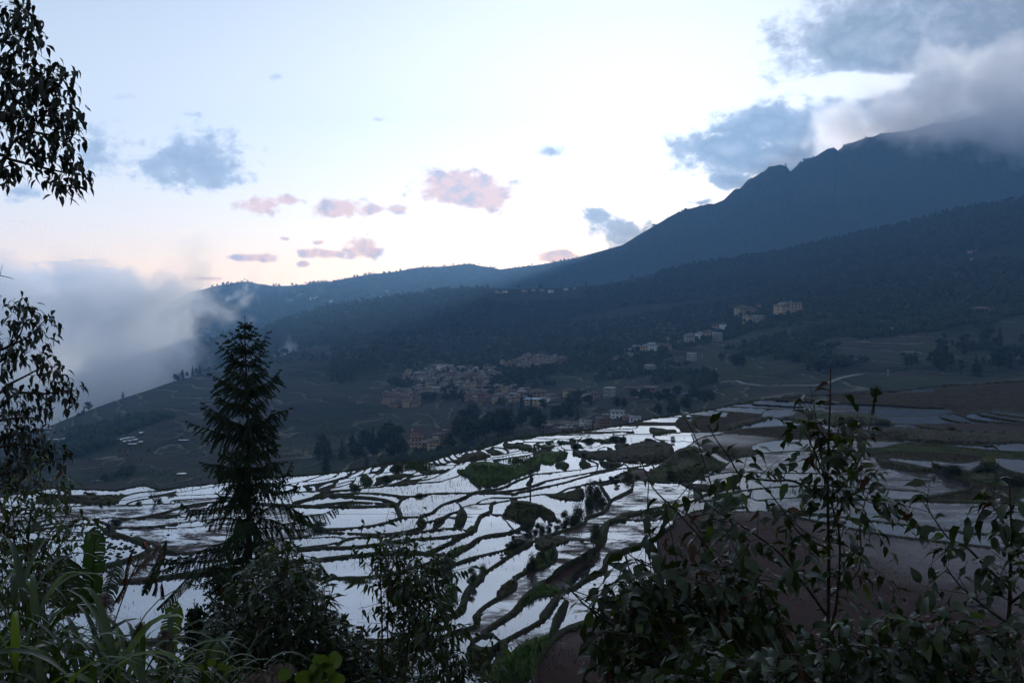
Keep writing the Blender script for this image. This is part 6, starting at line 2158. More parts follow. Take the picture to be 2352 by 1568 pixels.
class Plant:
    def __init__(s, name, label, cat, base, group=None):
        base = Vector(base)
        s.root = thing(name, label, cat, base, group)
        s.base = base; s.items = []; s.paths = []

    def branch(s, pts, r0, r1, name='branch', to_base=False, mat='twig'):
        if to_base:
            pts = [s.base + Vector((fr.uniform(-.08, .08), fr.uniform(-.08, .08), -.1)), s.base.lerp(pts[0], .5) + Vector((fr.uniform(-.1, .1), fr.uniform(-.1, .1), 0))] + pts
        pp = smooth3(pts, 4)
        n = len(pp)
        mb = MB(); mb.tube(pp, [r0 + (r1 - r0) * i / (n - 1) for i in range(n)], 5)
        mb.build(name, M[mat], s.root, True, s.base)
        s.paths.append(pp)
        return pp

    def twigs(s, lst):
        mb = MB()
        for pp, r in lst:
            mb.tube(pp, [r, r * .4], 3, cap=False) if len(pp) == 2 else mb.tube(pp, [r * (1 - .6 * i / (len(pp) - 1)) for i in range(len(pp))], 3, cap=False)
        if lst:
            o = mb.build('twigs', M['twig'], s.root, True, s.base)
            o['kind'] = 'stuff'

    def leaf(s, p, d, size, meshes, up=None):
        n = (up or Vector((0, 0, 1))) + rvec(fr) * .75
        s.items.append((leaf_matrix(p, d, n, size), fr.choice(meshes), size / max(p.y, 1)))

    def along(s, pp, f0, f1, step, size, meshes, yel=.12, brown=.03, hang=.35, Y=BIGY, B=BIGB, out=1.0):
        """leaves set alternately along a branch"""
        L = 0; side = 1
        tot = sum((pp[i + 1] - pp[i]).length for i in range(len(pp) - 1))
        acc = 0; nxt = f0 * tot
        for i in range(len(pp) - 1):
            seg_ = pp[i + 1] - pp[i]
            while nxt <= acc + seg_.length and nxt <= f1 * tot:
                t = (nxt - acc) / max(seg_.length, 1e-6)
                p = pp[i].lerp(pp[i + 1], t)
                tg = seg_.normalized()
                lat = tg.cross(rvec(fr)).normalized()
                d = (lat * out + tg * .55 + Vector((0, 0, -hang * fr.uniform(.2, 1.6)))).normalized()
                q = fr.random()
                ms = Y if q < yel else (B if q < yel + brown else meshes)
                sz = size * fr.uniform(.65, 1.2)
                s.leaf(p + d * sz * .18, d, sz, ms)
                side = -side
                nxt += step * fr.uniform(.6, 1.4)
            acc += seg_.length

    def done(s, limit=300, name='leaf'):
        put_leaves(s.root, s.items, name, limit)


def gpt(x, d):
    """ground under photo column x at depth d"""
    X = (x - CX) / FPX * d
    return Vector((X, d, near_z(X, d)))


# --- broad-leaved shrubs on the right
A_ = Plant('broadleaf_shrub', 'tall open shrub with broad leaves, its upright main stem highest right of centre', 'shrub', gpt(1895, 8.0))
main = []
main.append(A_.branch(path3(None, [(1900, 1600), (1904, 1300), (1901, 1100), (1906, 950), (1908, 845)], 8, 8), .026, .005, 'stem', True))
main.append(A_.branch(path3('N', [(1060, 1120), (1085, 900), (1110, 650), (1108, 400), (1070, 240), (1010, 60), (1000, -80), (960, -240)], 8.0, 7.8), .017, .004, 'stem', True))
main.append(A_.branch(path3('N', [(1020, 940), (900, 770), (800, 650), (720, 540), (600, 440), (400, 310), (250, 220), (100, 60), (20, -40)], 8, 7.4), .014, .003))
main.append(A_.branch(path3('L', [(2060, 1440), (1700, 1250), (1440, 1240), (1080, 1180), (930, 960), (780, 760), (680, 580)], 8, 7.4), .012, .003))
main.append(A_.branch(path3('L', [(2100, 1330), (2040, 1150), (1960, 960), (1860, 740), (1750, 530)], 8, 7.7), .011, .003))
main.append(A_.branch(path3('L', [(2110, 1040), (2090, 800), (1980, 640), (1900, 620), (1830, 400)], 8, 8.1), .009, .003))
main.append(A_.branch(path3('L', [(2080, 1180), (2000, 900), (1950, 500), (1890, 130)], 8, 8.2), .010, .003))
main.append(A_.branch(path3('M', [(70, 1005), (200, 890), (310, 650), (400, 430)], 8, 8.3), .009, .003))
main.append(A_.branch(path3('M', [(80, 1420), (300, 1200), (420, 950), (470, 790), (540, 540), (570, 420)], 8, 8.5), .011, .003))
main.append(A_.branch(path3('M', [(60, 1500), (400, 1360), (560, 1180), (640, 1100)], 8, 7.6), .009, .003))
main.append(A_.branch(path3('N', [(1030, 820), (1240, 640), (1250, 330), (1300, 120), (1340, 60)], 8, 8.6), .010, .003))
main.append(A_.branch(path3('N', [(1040, 500), (850, 400), (760, 280), (640, 120), (520, 0)], 8, 7.5), .009, .003))
for i, pp in enumerate(main):
    A_.along(pp, .22 if i < 2 else .12, 1.0, .105, 0.14, BIG, .16, .04)
tw = []
for pp in main:
    for k in range(7):
        i = fr.randrange(len(pp) // 6, max(len(pp) * 5 // 9, len(pp) // 6 + 1))
        d = (rvec(fr) + Vector((0, -.2, .2))).normalized()
        L = fr.uniform(.2, .6)
        q = [pp[i], pp[i] + d * L * .5 + Vector((0, 0, .02)), pp[i] + d * L + Vector((0, 0, fr.uniform(-.12, .06)))]
        tw.append((q, .004))
        A_.along(q, .3, 1.0, .07, 0.135, BIG, .12, .05)
A_.twigs(tw)
A_.done()
# seed stalk on its tallest side shoot
X0 = P(*px('M', 585, 200), 8.55)
sdp = thing('seed_stalk', 'dried fluffy seed stalk rising above the right-hand paddies', 'plant', P(*px('M', 560, 470), 8.5))
mb = MB(); rr_ = random.Random(8)
stalk = smooth3(path3('M', [(560, 470), (575, 350), (595, 240), (590, 180)], 8.5, 8.5))
mb.tube(stalk, .004, 4)
mb.build('stalk', M['twig'], sdp, origin=sdp.location)
mb = MB()
for k in range(420):
    t = rr_.random(); i = min(int(t * (len(stalk) - 1)), len(stalk) - 2)
    p = stalk[i].lerp(stalk[i + 1], rr_.random())
    w_ = .016 + (.045 if t > .72 else 0)
    q = p + rvec(rr_) * w_ * rr_.uniform(.3, 1)
    d = rvec(rr_) * .014
    mb.add([p, q + d, q - d * .4], [(0, 1, 2)])
mb.build('seed_head', M['leaf_dark'], sdp, origin=sdp.location)['kind'] = 'stuff'

B_ = Plant('broadleaf_shrub', 'broad-leaved shrub with a bare upright stem at the right edge', 'shrub', gpt(2310, 6.6))
mb_ = [B_.branch(path3('N', [(2235, 1230), (2255, 900), (2262, 650), (2270, 400), (2262, 250), (2255, 60)], 6.6, 6.6), .022, .004, 'stem', True),
       B_.branch(path3('N', [(2250, 760), (2100, 620), (1960, 480), (1840, 420), (1720, 250), (1640, 130)], 6.6, 6.9), .012, .003),
       B_.branch(path3('N', [(2258, 560), (2340, 460), (2420, 330)], 6.6, 6.4), .010, .003), B_.branch(path3('N', [(2262, 860), (2380, 760), (2460, 600)], 6.6, 6.3), .012, .003),
       B_.branch(path3('N', [(2265, 420), (2180, 260), (2100, 150), (2060, 60)], 6.6, 6.8), .008, .003), B_.branch(path3('N', [(2250, 1000), (2080, 880), (1900, 720), (1800, 560)], 6.6, 6.7), .010, .003)]
for pp in mb_:
    B_.along(pp, .2, 1.0, .095, 0.152, BIG, .12, .05)
tw = []
for pp in mb_:
    for k in range(7):
        i = fr.randrange(len(pp) // 5, len(pp) - 1)
        d = (rvec(fr) + Vector((-.1, -.2, .3))).normalized(); L = fr.uniform(.15, .4)
        q = [pp[i], pp[i] + d * L]
        tw.append((q, .0035)); B_.along(q, .3, 1.0, .08, 0.139, BIG, .12, .04)
B_.twigs(tw); B_.done()

C_ = Plant('broadleaf_shrub', 'broad-leaved shrub with a long branch reaching left over the bright paddies', 'shrub', gpt(1640, 7.2))
mc_ = [C_.branch(path3('E', [(1600, 1500), (1250, 1150), (1000, 930), (820, 800), (640, 640), (480, 540), (330, 390), (200, 250), (110, 160)], 7.2, 6.9), .016, .003, 'branch', True),
       C_.branch(path3(None, [(1700, 1600), (1690, 1420), (1640, 1280), (1560, 1180), (1500, 1120), (1470, 1050)], 7.4, 7.2), .018, .003, 'stem', True),
       C_.branch(path3(None, [(1660, 1590), (1600, 1420), (1540, 1330), (1470, 1290), (1430, 1262)], 7.0, 6.8), .014, .003, 'branch', True),
       C_.branch(path3(None, [(1760, 1600), (1760, 1450), (1740, 1330), (1690, 1220), (1640, 1130), (1600, 1010), (1560, 940)], 7.6, 7.5), .016, .003, 'stem', True),
       C_.branch(path3(None, [(1620, 1600), (1500, 1500), (1400, 1450), (1340, 1480)], 6.6, 6.2), .012, .003, 'branch', True)]
for pp in mc_:
    C_.along(pp, .3, 1.0, .09, 0.156, BIG, .12, .03)
dense = np.array([(1330, 1500), (1345, 1420), (1420, 1300), (1480, 1230), (1600, 1260), (1700, 1200), (1800, 1290), (1880, 1330), (1900, 1600), (1330, 1600)], float)
tw = []; k = 0
while k < 150:
    x, y = fr.uniform(1320, 1900), fr.uniform(1200, 1600)
    if not inside(dense, np.array([x]), np.array([y]))[0]:
        continue
    if fr.random() > .45 + (y - 1250) / 500:
        continue
    k += 1
    e = P(x, y, fr.uniform(6.3, 7.9))
    src = fr.choice(mc_); i = fr.randrange(len(src) // 4, len(src)); p = src[i]
    if (p - e).length > 1.1:
        p = e + (p - e).normalized() * fr.uniform(.4, .9)
    q = [p, p.lerp(e, .5) + rvec(fr) * .06, e]
    tw.append((q, .005)); C_.along(q, .25, 1.0, .07, 0.156, BIG, .08, .03)
C_.twigs(tw); C_.done()

D_ = Plant('broadleaf_shrub', 'low dense broad-leaved shrub filling the bottom right corner', 'shrub', gpt(2060, 5.6))
md_ = [D_.branch(path3(None, q, 5.6, 5.5), .012, .003, 'branch', True) for q in ([(2050, 1640), (2000, 1540), (1960, 1480)], [(2080, 1640), (2100, 1540), (2130, 1480)], [(2100, 1640), (2200, 1560), (2280, 1500)], [(2020, 1650), (1880, 1580), (1800, 1500)], [(2020, 1650), (1780, 1600), (1640, 1540)], [(2020, 1660), (1700, 1640), (1500, 1560)])]
for pp in md_:
    D_.along(pp, .3, 1.0, .06, 0.132, BIG, .07, .03)
tw = []
for k in range(240):
    x = fr.uniform(1480, 2400); y = fr.uniform(1470 if x < 1850 else 1400, 1640) + 25 * math.sin(x / 90)
    e = P(x, y, fr.uniform(5.0, 6.1))
    src = fr.choice(md_); p = src[fr.randrange(len(src) // 3, len(src))]
    if (p - e).length > .7:
        p = e + (p - e).normalized() * fr.uniform(.25, .55)
    q = [p, p.lerp(e, .5) + rvec(fr) * .04, e]
    tw.append((q, .004)); D_.along(q, .25, 1.0, .06, 0.129, BIG, .07, .03)
D_.twigs(tw); D_.done()

# --- leafy bushes at the bottom centre
E_ = Plant('leafy_bush', 'dense rounded bush of narrow leaves at the foot of the spruce', 'shrub', gpt(650, 11.0))
me_ = [E_.branch(path3(None, q, 11, 11), .02, .004, 'stem', True) for q in ([(640, 1640), (640, 1450), (650, 1330), (645, 1240)], [(600, 1640), (570, 1480), (540, 1380), (520, 1340)], [(690, 1640), (710, 1480), (720, 1360), (715, 1280)], [(720, 1640), (760, 1500), (775, 1400)], [(560, 1640), (510, 1520), (470, 1440)], [(800, 1650), (860, 1560), (930, 1500)])]
poly = np.array([(430, 1620), (455, 1440), (510, 1345), (560, 1290), (610, 1240), (660, 1228), (700, 1262), (750, 1300), (775, 1380), (815, 1440), (900, 1470), (1010, 1520), (1020, 1620)], float)
tw = []; k = 0
for pp in me_:
    E_.along(pp, .3, 1.0, .08, .125, SML, .1, .01, Y=SMLY)
while k < 760:
    x, y = fr.uniform(430, 1020), fr.uniform(1225, 1620)
    if not inside(poly, np.array([x]), np.array([y]))[0]:
        continue
    k += 1
    e = P(x, y, fr.uniform(10.0, 12.2))
    src = fr.choice(me_); p = src[fr.randrange(len(src) // 3, len(src))]
    if (p - e).length > 1.0:
        p = e + (p - e).normalized() * fr.uniform(.3, .6) + Vector((0, 0, -.2))
    q = [p, e]
    tw.append((q, .006)); E_.along(q, .2, 1.0, .07, .15, SML, .07 if y > 1350 else .16, .01, Y=SMLY)
E_.twigs(tw); E_.done()

F_ = Plant('leafy_bush', 'open bush of slender stems with drooping narrow leaves, right of the dense one', 'shrub', gpt(890, 10.0))
mf_ = [F_.branch(path3('A', [(1390, 1700), (1390, 1300), (1400, 1000), (1440, 580)], 10, 10), .016, .004, 'stem', True), F_.branch(path3('A', [(1480, 1600), (1500, 1350), (1560, 1150), (1620, 930)], 10, 10.2), .012, .003, 'stem', True),
       F_.branch(path3('A', [(1100, 1650), (1090, 1300), (1080, 1000), (1070, 700), (1040, 640)], 10, 10.2), .013, .003, 'stem', True), F_.branch(path3('A', [(1180, 1600), (1200, 1200), (1190, 850)], 10, 9.8), .012, .003, 'stem', True),
       F_.branch(path3('C', [(60, 1500), (90, 1100), (120, 750), (60, 500), (40, 300), (70, 60)], 9.4, 9.4), .014, .003, 'stem', True), F_.branch(path3('C', [(110, 830), (300, 580), (420, 270), (450, 120)], 9.4, 9.2), .010, .003),
       F_.branch(path3('C', [(200, 1150), (320, 900), (430, 760), (600, 640)], 9.4, 9.0), .010, .003), F_.branch(path3('C', [(480, 1600), (520, 1150), (545, 900)], 9.4, 9.3), .010, .003, 'stem', True),
       F_.branch(path3('C', [(640, 1650), (700, 1400), (720, 1200)], 9.0, 8.8), .010, .003, 'stem', True), F_.branch(path3('C', [(800, 1650), (860, 1450), (880, 1280)], 9.0, 8.8), .009, .003, 'stem', True)]
tw = []
for pp in mf_:
    F_.along(pp, .25, 1.0, .065, .12, SML, .1, .01, hang=.9, Y=SMLY)
    for k in range(34):
        i = fr.randrange(len(pp) // 4, len(pp)); d = (rvec(fr) + Vector((0, 0, .4))).normalized(); L = fr.uniform(.15, .55)
        q = [pp[i], pp[i] + d * L]
        tw.append((q, .004)); F_.along(q, .2, 1.0, .055, .11, SML, .08, .01, hang=.9, Y=SMLY)
F_.twigs(tw); F_.done()

# --- thin saplings on the left
G_ = Plant('sapling', 'thin sapling with oval yellow-green leaves at the left edge', 'shrub', gpt(70, 9.0))
mg_ = [G_.branch(path3('J', [(330, 1700), (380, 900), (400, 640), (420, 400), (440, 200), (480, 50)], 9, 9), .013, .003, 'stem', True), G_.branch(path3('J', [(420, 580), (560, 430), (700, 310), (830, 240)], 9, 8.8), .007, .003),
       G_.branch(path3('J', [(240, 1700), (190, 700), (150, 350), (120, 190)], 9, 9.2), .010, .003, 'stem', True), G_.branch(path3('J', [(500, 1600), (640, 900), (850, 620), (930, 430)], 8.6, 8.5), .009, .003, 'stem', True),
       G_.branch(path3('J', [(450, 1600), (700, 880), (900, 700), (1130, 570)], 8.8, 8.6), .009, .003, 'stem', True), G_.branch(path3('J', [(40, 1600), (90, 900), (130, 600)], 9, 9), .009, .003, 'stem', True),
       G_.branch(path3('J', [(600, 1500), (720, 1050), (960, 800), (1060, 820)], 8.4, 8.3), .008, .003, 'stem', True), G_.branch(path3('J', [(300, 1500), (270, 900), (290, 560)], 9, 9), .008, .003, 'stem', True),
       G_.branch(path3('J', [(-60, 300), (60, 560), (180, 850), (300, 1500)][::-1], 9, 9), .012, .006, 'stem', True)]
tw = []
for pp in mg_:
    G_.along(pp, .2, 1.0, .085, .10, SML, .38, .02, hang=.7, Y=SMLY)
    for k in range(16):
        i = fr.randrange(len(pp) // 5, len(pp)); d = (rvec(fr) + Vector((0, 0, .3))).normalized(); L = fr.uniform(.12, .4)
        q = [pp[i], pp[i] + d * L]; tw.append((q, .0035)); G_.along(q, .2, 1.0, .07, .10, SML, .18, .02, hang=.7, Y=SMLY)
for k in range(240):     # darker tangle low on the left
    e = P(fr.uniform(-20, 150), fr.uniform(1200, 1620), fr.uniform(8.4, 9.8)); q = [e + Vector((fr.uniform(-.2, .2), 0, -.3)), e]
    tw.append((q, .004)); G_.along(q, .1, 1.0, .075, .11, SML, .08, .02, hang=.6, Y=SMLY)
G_.twigs(tw); G_.done()

# --- banana plant
def banana_leaf(name, pts, width, mat, parent, origin, tear=.25, hang=.5, face=None, seed=0, seg=22):
    """big leaf along a midrib: many side strips, torn apart here and there"""
    r = random.Random(seed)
    pp = smooth3(pts, 6); n = len(pp)
    mb = MB()
    mb.tube(pp, [.022 * (1 - .75 * i / (n - 1)) for i in range(n)], 5)
    cum = [0]
    for i in range(n - 1): cum.append(cum[-1] + (pp[i + 1] - pp[i]).length)

    def at(t):
        s = t * cum[-1]
        for i in range(n - 1):
            if cum[i + 1] >= s:
                return pp[i].lerp(pp[i + 1], (s - cum[i]) / max(cum[i + 1] - cum[i], 1e-6)), (pp[i + 1] - pp[i]).normalized()
        return pp[-1], (pp[-1] - pp[-2]).normalized()
    fc = face or Vector((0, -1, .2))
    for sd_ in (-1, 1):
        t = .06
        off = r.uniform(-.15, .15)
        while t < 1.0:
            w_ = r.uniform(.8, 1.6) / seg
            t2 = min(t + w_, 1.0)
            if r.random() < tear: off = r.uniform(-.35, .35)
            pa, ta = at(t); pb, tb = at(t2 - (.006 if r.random() < tear else 0))
            prof = lambda q: width * .5 * min(1, (q / .10)) ** .6 * max(0.0, 1 - max(0, (q - .78) / .22) ** 2.2)
            lat = ta.cross(fc).normalized() * sd_
            da = (lat + ta * .25 + Vector((0, 0, -hang * .6)) + fc * off).normalized()
            wa, wb = prof(t) * r.uniform(.92, 1.03), prof(t2) * r.uniform(.92, 1.03)
            ma, mb2 = pa + da * wa * .5, pb + da * wb * .5
            dd = (da + Vector((0, 0, -hang))).normalized()
            ea, eb = ma + dd * wa * .5, mb2 + dd * wb * .5
            mb.add([pa, pb, mb2, ma, eb, ea], [(0, 1, 2, 3), (3, 2, 4, 5)])
            t = t2
    return mb.build(name, mat, parent, False, origin)


bb = gpt(215, 15.0)
bp_ = thing('banana_plant', 'banana plant with one upright leaf and several torn leaves at the lower left', 'plant', bb)
mb = MB(); mb.tube([bb + Vector((0, 0, -.2)), bb + Vector((.05, 0, 1.2)), P(225, 1600, 15)], [.14, .12, .08], 8); mb.build('stem', M['banana'], bp_, True, bb)
KJ = lambda pts, d0=15, d1=15: path3('J', pts, d0, d1)
banana_leaf('leaf', KJ([(1230, 1800), (1235, 1500), (1262, 1100), (1275, 680)]), .36, M['banana'], bp_, bb, .22, .15, seed=1)
banana_leaf('leaf', KJ([(1060, 1900), (980, 1600), (900, 1330), (850, 1080)], 15, 14.6), .85, M['banana'], bp_, bb, .3, .55, seed=2, seg=30)
banana_leaf('leaf', KJ([(1380, 1800), (1450, 1500), (1530, 1270), (1600, 1080)], 15, 15.5), .42, M['banana_d'], bp_, bb, .7, 1.2, seed=3, seg=34)
banana_leaf('leaf', path3('K', [(100, 1800), (330, 1568), (500, 1380), (620, 1215)], 14.6, 14), .26, M['banana_d'], bp_, bb, .9, 2.2, seed=4, seg=40)
CR = lambda pts, d0, d1: [P(x / 1.3866 * SRC, (y / 1.3866 + 1600) * SRC, d0 + (d1 - d0) * i / (len(pts) - 1)) for i, (x, y) in enumerate(pts)]
o = banana_leaf('leaf', CR([(900, 1480), (935, 1340), (958, 1220), (985, 1105)], 13.5, 13.3), .30, M['leaf_y'], bp_, bb, .6, .5, seed=5); o['label'] = 'ragged yellow-green banana leaf'
banana_leaf('leaf', CR([(790, 1080), (860, 930), (905, 830), (925, 775)], 14.5, 14.2), .2, M['banana_d'], bp_, bb, .6, 1.4, seed=6)
banana_leaf('leaf', CR([(300, 1150), (360, 1000), (350, 880), (330, 860)], 14, 13.8), .7, M['banana_d'], bp_, bb, .3, .6, seed=7)
for k, pts in enumerate(([(690, 1010), (710, 900), (735, 825)], [(850, 1080), (868, 1020), (862, 985)], [(905, 1100), (900, 1040), (898, 1010)], [(640, 1120), (690, 1030), (700, 960)])):
    o = banana_leaf('withered_leaf', CR(pts, 14.2, 14), .15, M['leaf_b'], bp_, bb, .9, 2.4, seed=20 + k, seg=14); o['label'] = 'shrivelled brown banana leaf'

# --- reeds
def reed_blade(base, tipdir, length, width, bend, seed, mat):
    r = random.Random(seed)
    pts = []; p = Vector(base); d = Vector(tipdir).normalized()
    n = 8
    for i in range(n + 1):
        pts.append(p.copy())
        p = p + d * length / n
        d = (d + Vector((0, 0, -bend * (i / n) * .55)) + Vector((d.x, d.y, 0)) * bend * .09).normalized()
    vs = []; fs = []
    for i, q in enumerate(pts):
        t = i / n
        tg = (pts[min(i + 1, n)] - pts[max(i - 1, 0)]).normalized()
        lat = tg.cross(Vector((0, 0, 1)))
        lat = lat.normalized() if lat.length > .05 else Vector((1, 0, 0))
        lat = (lat + Vector((0, 0, .35 * math.sin(seed + t * 3)))).normalized()
        w_ = width * .5 * (min(1, .35 + t * 3) * (1 - max(0, t - .35) / .65) ** .8 + .02)
        up = lat.cross(tg)
        vs += [q - lat * w_ + up * w_ * .3, q, q + lat * w_ + up * w_ * .3]
        if i:
            o = 3 * i
            fs += [(o - 3, o - 2, o + 1, o), (o - 2, o - 1, o + 2, o + 1)]
    mb = MB(); mb.add(vs, fs)
    return mb


reed_lab = ['big clump of arching reed blades in the bottom left corner', 'clump of reed blades right of the corner clump', 'clump of bright reed blades below the banana leaves', 'reed clump under the torn banana leaves', 'thin reed clump at the foot of the dense bush', 'tall reed clump in front of the left sapling']
for ci_, (cx_, d, n, y0, y1) in enumerate(((60, 5.6, 34, 1440, 1640), (190, 5.8, 36, 1500, 1650), (290, 6.2, 34, 1470, 1640), (400, 6.6, 30, 1480, 1640), (500, 7.2, 22, 1520, 1640), (20, 6.6, 20, 1330, 1560))):
    b = gpt(cx_, d)
    root = thing('reed_clump', reed_lab[ci_], 'reeds', b)
    st = MB()
    for k in range(n):
        x = cx_ + fr.uniform(-75, 75); y = fr.uniform(y0, y1); dd = d + fr.uniform(-.7, .7)
        p = P(x, y + 35, dd)
        g0 = Vector((p.x + fr.uniform(-.15, .15), dd, near_z(p.x, dd)))
        st.tube([g0, g0.lerp(p, .6) + Vector((fr.uniform(-.05, .05), 0, 0)), p], [.008, .007, .004], 4, cap=False)
        a = fr.uniform(0, 6.283)
        td = Vector((math.cos(a) * .65, math.sin(a) * .4, fr.uniform(.7, 1.4)))
        m = M['reed_y'] if fr.random() < .2 else M['reed_g']
        for q in range(2 if fr.random() < .6 else 1):
            if q: td = Vector((-td.x * fr.uniform(.4, 1.2), td.y * .5, td.z * .8))
            reed_blade(p - Vector((0, 0, .1)), td, fr.uniform(.45, .85), fr.uniform(.034, .058), fr.uniform(.9, 2.0), k + ci_ * 50 + q * 7, m).build('blade', m, root, True, b)
    st.build('stems', M['reed_g'], root, True, b)['kind'] = 'stuff'

# --- seed plumes
for k, ((x, y), ang, d, ln, lb) in enumerate((((800, 900), .75, 6.8, .30, 'pinkish seed plume leaning right above the reeds'), ((570, 1200), .15, 6.0, .26, 'dim drooping seed plume in the middle of the reeds'), ((905, 1360), .1, 6.2, .17, 'small pale seed plume below the torn banana leaves'),
                                              ((1530, 1505), 1.3, 5.0, .14, 'seed plume lying over at the bottom of the dense bush'), ((1395, 1555), 1.4, 4.8, .12, 'seed plume at the bottom frame edge'), ((760, 1290), .5, 6.6, .12, 'faint seed plume right of the reeds'))):
    c = P(x / 1.3866 * SRC, (y / 1.3866 + 1600) * SRC, d)
    ax_ = Vector((math.sin(ang), 0, math.cos(ang)))
    g0 = Vector((c.x - ax_.x * 1.6, d, near_z(c.x - ax_.x * 1.6, d)))
    root = thing('seed_plume', lb, 'plume', g0)
    mb = MB(); mb.tube(smooth3([g0, g0.lerp(c, .6) + Vector((-.1 * ang, 0, .1)), c - ax_ * ln * .5, c + ax_ * ln * .5]), .005, 4); mb.build('stalk', M['reed_g'], root, True, g0)
    mb = MB(); rr_ = random.Random(k)
    for j in range(700):
        t = rr_.random() ** .8
        p = c + ax_ * ln * (t - .5)
        v = (rvec(rr_) + ax_ * .8).normalized(); L = ln * .34 * (1 - t) ** .5 * rr_.uniform(.4, 1) + .02
        s = rvec(rr_) * .0022
        q = p + v * L + Vector((0, 0, -L * .3))
        mb.add([p - s, p + s, q], [(0, 1, 2)])
        mb.add([q - rvec(rr_) * .006, q + rvec(rr_) * .006, q + v * .016], [(0, 1, 2)])
    mb.build('plume', M['plume'], root, origin=g0)['kind'] = 'stuff'

# --- a round-leaved creeper at the very bottom
RL = []
for sd_ in range(2):
    mb = MB(); n = 12
    ring = [(math.cos(2 * math.pi * k / n) * (.5 + .04 * math.sin(3 * k + sd_)), .5 + math.sin(2 * math.pi * k / n) * .5, .05 * math.sin(k * 2 + sd_)) for k in range(n)]
    mb.add(ring + [(0, .45, -.07)], [(k, (k + 1) % n, n) for k in range(n)])
    RL.append(mb.mesh('round_leaf', M['leaf_y'], True))
H_ = Plant('creeper', 'creeper with round bright green leaves at the bottom left of centre', 'plant', gpt(740, 4.2))
for (x, y, s) in ((1765, 1480, .08), (1828, 1462, .075), (1722, 1540, .085), (1845, 1530, .085), (1700, 1580, .09), (1790, 1570, .08), (1600, 1545, .06), (1880, 1590, .08), (1240, 1500, .05), (1190, 1470, .04), (1110, 1500, .045)):
    p = P(x / 1.3866 * SRC, (y / 1.3866 + 1600) * SRC, 4.2)
    H_.branch([H_.base.lerp(p, .6) + Vector((fr.uniform(-.1, .1), 0, 0)), p - Vector((0, 0, .03))], .004, .002, 'stem', True)
    dv = Vector((fr.uniform(-.8, .8), -.3, .7)).normalized()
    H_.items.append((leaf_matrix(p, dv, Vector((0, -1, .5)) + rvec(fr) * .3, s), fr.choice(RL), s))
H_.done()

# --- the spruce
def spruce(name, label, base, top, lean, crown0, prof, seed, dense_=1.0):
    r = random.Random(seed)
    base = Vector(base); top = Vector(top)
    root = thing(name, label, 'tree', base)
    Ht = (top - base).length
    mb = MB()
    tp = [base.lerp(top, k / 8) + Vector((math.sin(k * 1.3) * .03, 0, 0)) for k in range(9)]
    mb.tube(tp, [.16 * (1 - k / 8) + .012 for k in range(9)], 8)
    mb.build('trunk', M['bark'], root, True, base)
    z = crown0
    lev_ = 0
    limb = None
    while z < 1.0:
        f = (z - crown0) / (1 - crown0)
        c = base.lerp(top, z)
        nb = r.randrange(6, 9) if f < .9 else 5
        limbs = MB(); nd = MB()
        for k in range(nb):
            a = k * 6.283 / nb + lev_ * .9 + r.uniform(-.3, .3)
            Lb = prof(f) * (r.uniform(.5, 1.2) if f > .4 else r.uniform(.5, 1.38))
            if r.random() < .2 and f < .85: continue
            hd = Vector((math.cos(a), math.sin(a), 0))
            up0 = .25 + .9 * f
            pts = [c + hd * Lb * t + Vector((0, 0, Lb * (up0 * t * .6 - (.75 - .9 * f) * t * t * .9 + .22 * t ** 4))) for t in (0, .2, .4, .6, .8, 1)]
            wob = rvec(r) * Lb * .09; pts = [q_ + wob * math.sin(i_ * 1.4) for i_, q_ in enumerate(pts)]
            limbs.tube(pts, [.022 * (1 - .75 * i / 5) * (1.2 - .7 * f) for i in range(6)], 4, cap=False)
            nbr = max(5, int(Lb / .052 * dense_))
            for j in range(nbr):
                t = (j + .5) / nbr
                i = min(int(t * 5), 4); p = pts[i].lerp(pts[i + 1], t * 5 - i)
                sdv = hd.cross(Vector((0, 0, 1))) * (1 if j % 2 else -1)
                bl = (.14 + .46 * math.sin(math.pi * min(1, t * .8 + .2)) * min(1, Lb / .9)) * r.uniform(.5, 1.25)
                dd = (sdv * r.uniform(.3, .9) + hd * .55 + Vector((0, 0, -r.uniform(.2, 1.9) * (1 - f * .8)))).normalized()
                if j == nbr - 1: dd = (hd + Vector((0, 0, .35))).normalized()
                q = p; nn = max(3, int(bl / .05))
                for m in range(nn):
                    q2 = q + dd * bl / nn
                    w_ = .062 * (1 - .4 * m / nn)
                    s1 = dd.cross(rvec(r)).normalized(); s2 = dd.cross(s1)
                    nd.add([q, q + (dd * .5 + s1).normalized() * w_, q2], [(0, 1, 2)]); nd.add([q, q + (dd * .5 - s1).normalized() * w_, q2], [(0, 1, 2)])
                    nd.add([q, q + (dd * .5 + s2).normalized() * w_, q2], [(0, 1, 2)]); nd.add([q, q + (dd * .5 - s2).normalized() * w_, q2], [(0, 1, 2)])
                    q = q2; dd = (dd + Vector((0, 0, -.12 * (1 - f)))).normalized()
        lo = limbs.build('limbs', M['bark'], root, True, base)
        nd.build('needles', M['needle'], lo, False, base)['kind'] = 'stuff'
        z += (.034 if f < .8 else .028) * r.uniform(.8, 1.2)
        lev_ += 1
    # leading shoot
    nd = MB()
    for k in range(40):
        p = top + Vector((0, 0, -.45 + .016 * k)); v = (rvec(r) * .5 + Vector((0, 0, .8))).normalized()
        nd.add([p, p + v * .06 + rvec(r) * .01, p + Vector((0, 0, .05))], [(0, 1, 2)])
    nd.build('leading_shoot', M['needle'], root, False, base)
    return root


